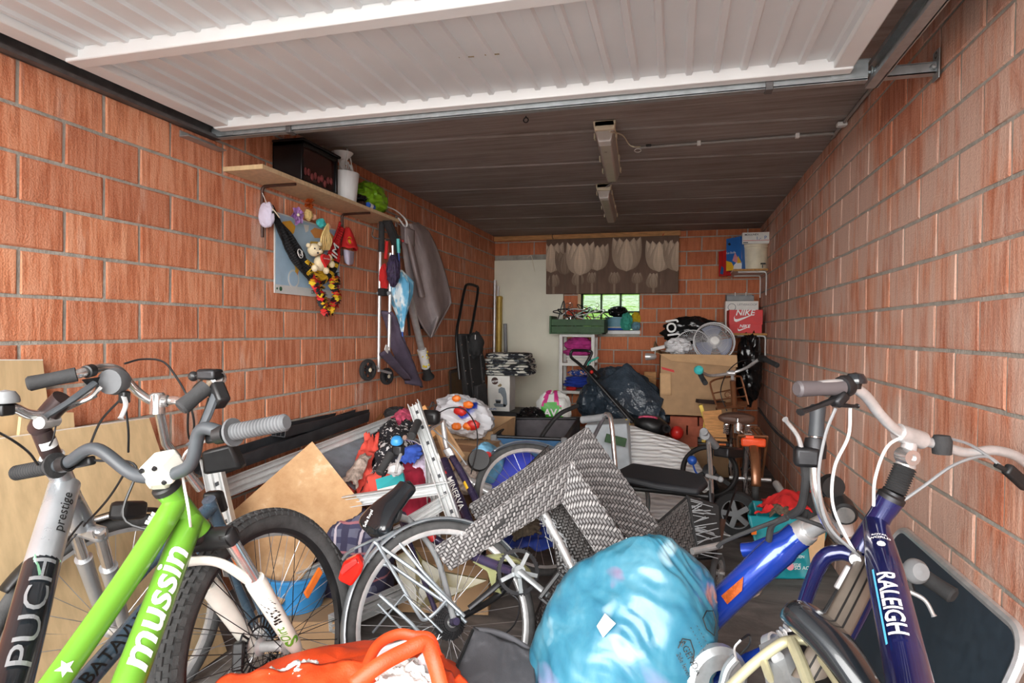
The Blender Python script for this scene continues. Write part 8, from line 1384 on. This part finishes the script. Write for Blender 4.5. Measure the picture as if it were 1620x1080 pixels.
for j in range(nv+1):
    a = math.pi*j/nv
    for i in range(nu):
        b_ = 2*math.pi*i/nu; d = V((math.sin(a)*math.cos(b_), math.sin(a)*math.sin(b_), math.cos(a))); q = d
        k_ = (1/1.06)**14+sum((max(0, d.dot(n))/h)**14 for n, h in PL); r_ = k_**(-1/14)
        e = q.x*1.1-q.z*.8; g_ = q.z+q.x*.55+.3*nz(q, 1.5, 2)
        r_ *= 1+.055*fract((e*.4, q.y, g_*2.5), 1.3, 9, 3)+.032*fract((e*.4, q.y*1.5, g_*8), 1.4, 4, 3)
        p = V((d.x*.282+.05*d.z, d.y*.23, d.z*.33))*r_
        vs.append(bc_+RT*p.x+V((FW.x, FW.y, 0)).normalized()*p.y+V((0, 0, p.z-.02)))
for j in range(nv):
    for i in range(nu):
        l = (i+1) % nu; fs.append((j*nu+i, (j+1)*nu+i, (j+1)*nu+l, j*nu+l))
for p in vs:
    if p.z < .004: p.z = .004
m = MB(); m.add(vs, fs); low = min(p.z for p in vs)
bago = m.obj('bag', 'blue_film', rbg, smooth=60)
# printing on the bag's right flank: mapped on to the surface by nearest vertex
import bisect
bagv = vs
def onbag(px, py):
    r = ray(px, py).normalized(); best = None; bd = 1e9
    for p in bagv:
        d = p-CAM; tt_ = d.dot(r); e_ = (d-r*tt_).length
        if e_ < .02 and tt_ < bd: bd = tt_; best = tt_
    return CAM+r*((best if best else 1.6)-.004)
def bagtext(s, px, py, ang, size, bold=.0):
    ca, sa = math.cos(ang), math.sin(ang); vs_, fs_ = textgeo(s, bold); m = MB(); m.add([onbag(px+(p.x*ca-p.y*sa)*size, py-(p.x*sa+p.y*ca)*size) for p in vs_], fs_); return m.obj('bag_letters', 'ink_black', rbg, smooth=0)
bagtext('AGENDA', 1092, 1040, -1.1, 15); bagtext('2de leven', 1082, 1052, -1.1, 11); bagtext('- - - - - - -', 1104, 1010, -1.05, 11); bagtext('- - - - - -', 1112, 1004, -1.05, 11)
m = MB(); m.tube([onbag(*p) for p in ((1112, 978), (1118, 966), (1128, 966), (1133, 985), (1130, 1005), (1118, 995), (1112, 978))], .0016, 5); m.obj('outline_print', 'ink_black', rbg); m = MB(); m.tube([onbag(*p) for p in ((1073, 1025), (1080, 1010), (1092, 1012), (1098, 1030), (1096, 1050))], .0016, 5); m.obj('outline_print', 'ink_black', rbg)
m = MB(); m.add([onbag(*p) for p in ((944, 990), (957, 970), (974, 986), (954, 1008))], [(0, 1, 2, 3)]); m.obj('white_sticker', 'ink_white', rbg, smooth=0)
# orange shopper with white fleece
mat('orange_weave', (206, 66, 22), .5, var=.12, scale=20, bmp=.2, bscale=250); mat('white_fleece', (206, 204, 200), .95, var=.06, scale=60, bmp=.8, bscale=140); mat('clear_lining', (206, 196, 200), .3, var=.1)
os_ = thing('orange_shopper', 'bright orange shopping bag at the bottom of the picture', 'bag', Q(560, 1150, 1.5)); oc2 = Q(548, 1165, 1.5)
m = blob(oc2, (.31, .2, .19), 6, .12, 1.7, .5, 70, 44, power=.75, rot=Matrix.Rotation(YAW, 3, 'Z')@Matrix.Rotation(-.12, 3, 'Y')); 
for p in m.v: p.z = max(p.z, .004)
m.obj('bag', 'orange_weave', os_)
def strap(pts, w, nm):
    P = spline([Q(*p) for p in pts], 8); m = MB(); n = len(P); L = []
    for i, p in enumerate(P): d = (P[min(i+1, n-1)]-P[max(i-1, 0)]).normalized(); s_ = d.cross(TOW+UP*.4).normalized()*w; L.append((p-s_, p+UP*.003, p+s_))
    m.grid(lambda u, v: L[round(u*(n-1))][round(v*2)], n-1, 2); return m.obj(nm, 'orange_weave', os_, solid=.002, smooth=80)
patch(Q(335, 1200, 1.22), Q(640, 1200, 1.24), Q(585, 1043, 1.42), Q(345, 1074, 1.36), 40, 24, .03, 6, 5, .7, .03, .1).obj('front_panel', 'orange_weave', os_, solid=.003); patch(Q(640, 1200, 1.24), Q(770, 1200, 1.3), Q(738, 1078, 1.42), Q(690, 1056, 1.4), 20, 20, .03, 7, 6, .7, .03, .1).obj('side_panel', 'orange_weave', os_, solid=.003)
strap([(572, 1090, 1.3), (582, 1050, 1.34), (600, 1018, 1.39), (630, 1003, 1.42), (655, 1006, 1.42), (680, 1010, 1.4), (692, 1040, 1.38)], .012, 'handle'); strap([(556, 1085, 1.29), (600, 1052, 1.31), (640, 1030, 1.34), (672, 1018, 1.36), (686, 1045, 1.36), (696, 1080, 1.34), (704, 1110, 1.32)], .017, 'handle')
quadslab(os_, 'lining', [Q(580, 1058, 1.38), Q(600, 1024, 1.42), Q(650, 1010, 1.43), Q(610, 1055, 1.4)], FW*.006, 'clear_lining'); quadslab(os_, 'lining', [Q(640, 1060, 1.39), Q(672, 1030, 1.41), Q(688, 1080, 1.38), Q(650, 1100, 1.36)], FW*.006, 'clear_lining')
for i, (px, py, D_, s_, lab) in enumerate(((640, 1085, 1.37, (.075, .06, .05), 'right white fleece bundle in the orange bag'), (478, 1080, 1.40, (.05, .05, .045), 'middle white fleece bundle in the orange bag'), (430, 1092, 1.38, (.06, .05, .04), 'left white fleece bundle in the orange bag'))):
    m = blob(Q(px, py, D_), s_, 30+i, .3, 3.5, .5, 44, 30); tag(m.obj('fleece_bundle', 'white_fleece'), lab, 'fleece', 'fleece bundles in the orange bag')
# black cloth bag
mat('black_canvas', (66, 66, 70), .8, var=.12, bmp=.2, bscale=300); kb2 = thing('black_canvas_bag', 'black canvas bag between the orange and blue bags', 'bag', Q(770, 1080, 1.7)); 
m = MB(); P_ = [Q(690, 1110, 1.55), Q(748, 994, 1.75), Q(842, 1030, 1.75), Q(850, 1120, 1.55)]
m.grid(lambda u, v: lerp(lerp(P_[0], P_[3], u), lerp(P_[1], P_[2], u), v)+TOW*(.05*math.sin(math.pi*u)*math.sin(math.pi*v)+.035*fract((u*1.6, v*1.4, 2), 1.6, 5)), 40, 30); m.obj('front', 'black_canvas', kb2, solid=.01); m = MB(); m.grid(lambda u, v: lerp(lerp(P_[1], P_[2], u), lerp(P_[1], P_[2], u)+FW*.25+V((0, 0, -.25)), v)+V((0, 0, .02*math.sin(3*u))), 16, 10); m.obj('back', 'black_canvas', kb2, solid=.01); TB([P_[1]+TOW*.01, lerp(P_[1], P_[0], .5)+TOW*.05, P_[0]+TOW*.02], .005, 'piping', 'ink_black', kb2, 6, 6)
# turquoise shopping bag with clothes by the right wall
mat('turquoise_film', (24, 140, 150), .4, var=.1, scale=8); tq = thing('turquoise_shopper', 'turquoise printed shopping bag with clothes by the right wall', 'bag', Q(1245, 912, 3.05)); 
f4 = [Q(1206, 905, 3.05), Q(1293, 912, 3.05), Q(1308, 822, 3.12), Q(1183, 815, 3.12)]; f4[0].z = f4[1].z = .006
m = patch(*f4, 30, 26, .03, 5, 3, .6, -.0); 
m.obj('front', 'turquoise_film', tq, solid=.004); bk4 = [p+V((.05, .3, 0)) for p in f4]; patch(*bk4, 20, 16, .02, 5, 4, .5, 0).obj('back', 'turquoise_film', tq, solid=.004); patch(f4[0], bk4[0], bk4[3], f4[3], 16, 16, .02, 5, 5).obj('side', 'turquoise_film', tq, solid=.004); patch(f4[1], bk4[1], bk4[2], f4[2], 16, 16, .02, 5, 6).obj('side', 'turquoise_film', tq, solid=.004)
fx = on_plane(Q(1245, 865, 2.98), f4[1]-f4[0], UP, .03)
quadslab(tq, 'kraft_print', [Q(1284, 905, 2.99), Q(1300, 905, 2.99), Q(1308, 818, 3.04), Q(1274, 822, 3.04)], FW*.002, 'cardboard_light'); quadslab(tq, 'orange_patch', [Q(1188, 838, 3.02), Q(1197, 837, 3.02), Q(1197, 845, 3.02), Q(1189, 846, 3.02)], FW*.002, 'orange_plastic')
for (px, py, s_, tx) in ((1250, 880, .02, 'UITVERS DOEN'), (1250, 893, .02, 'MET LIEFDE'), (1275, 898, .025, 'SO AQUA!'), (1243, 873, .05, 'O')): text(tx, on_plane(Q(px, py, 2.98), f4[1]-f4[0], UP, .004), s_).obj('bag_letters', 'ink_white', tq, smooth=0)
MB().lathe(Q(1250, 896, 2.975), TOW, [(0, .002), (.018, .002), (.018, 0)], 18).obj('round_print', 'pink_print', tq, smooth=0)
cloth('red cloth lying on the turquoise bag', 'garment', [Q(1205, 812, 3.1), Q(1275, 808, 3.1), Q(1283, 778, 3.35), Q(1210, 790, 3.35)], 'red_cloth', .05, 21, .05); cloth('grey-brown cloth on the front of the turquoise bag', 'garment', [Q(1215, 818, 3.08), Q(1260, 815, 3.08), Q(1260, 795, 3.2), Q(1220, 800, 3.2)], 'brown_wool', .04, 22, .03); cloth('black cloth at the right in the turquoise bag', 'garment', [Q(1260, 818, 3.1), Q(1305, 815, 3.1), Q(1300, 785, 3.3), Q(1262, 790, 3.3)], 'black_rubber', .05, 23, .05)
tag(MB().tube([Q(1228, 765, 4.2), Q(1240, 783, 4.0)], .025, 12).obj('white_tube', 'white_plastic'), 'short white tube on the floor by the right wall', 'tube')
# loose strap on the floor
st_ = MB(); st_.tube(spline([QZ(1165, 945, .008), QZ(1185, 930, .012), QZ(1200, 900, .03), QZ(1205, 885, .05)], 6), .012, 6, flat=.2); tag(st_.obj('loose_strap', 'beige_lace'), 'pale strap lying on the floor behind the blue tube', 'strap'); st2 = MB(); st2.tube(spline([QZ(1178, 948, .006), QZ(1200, 940, .006), QZ(1202, 928, .006), QZ(1185, 926, .006)], 6), .005, 5); tag(st2.obj('loose_ribbon', 'beige_lace'), 'thin ribbon curled on the concrete floor', 'ribbon')
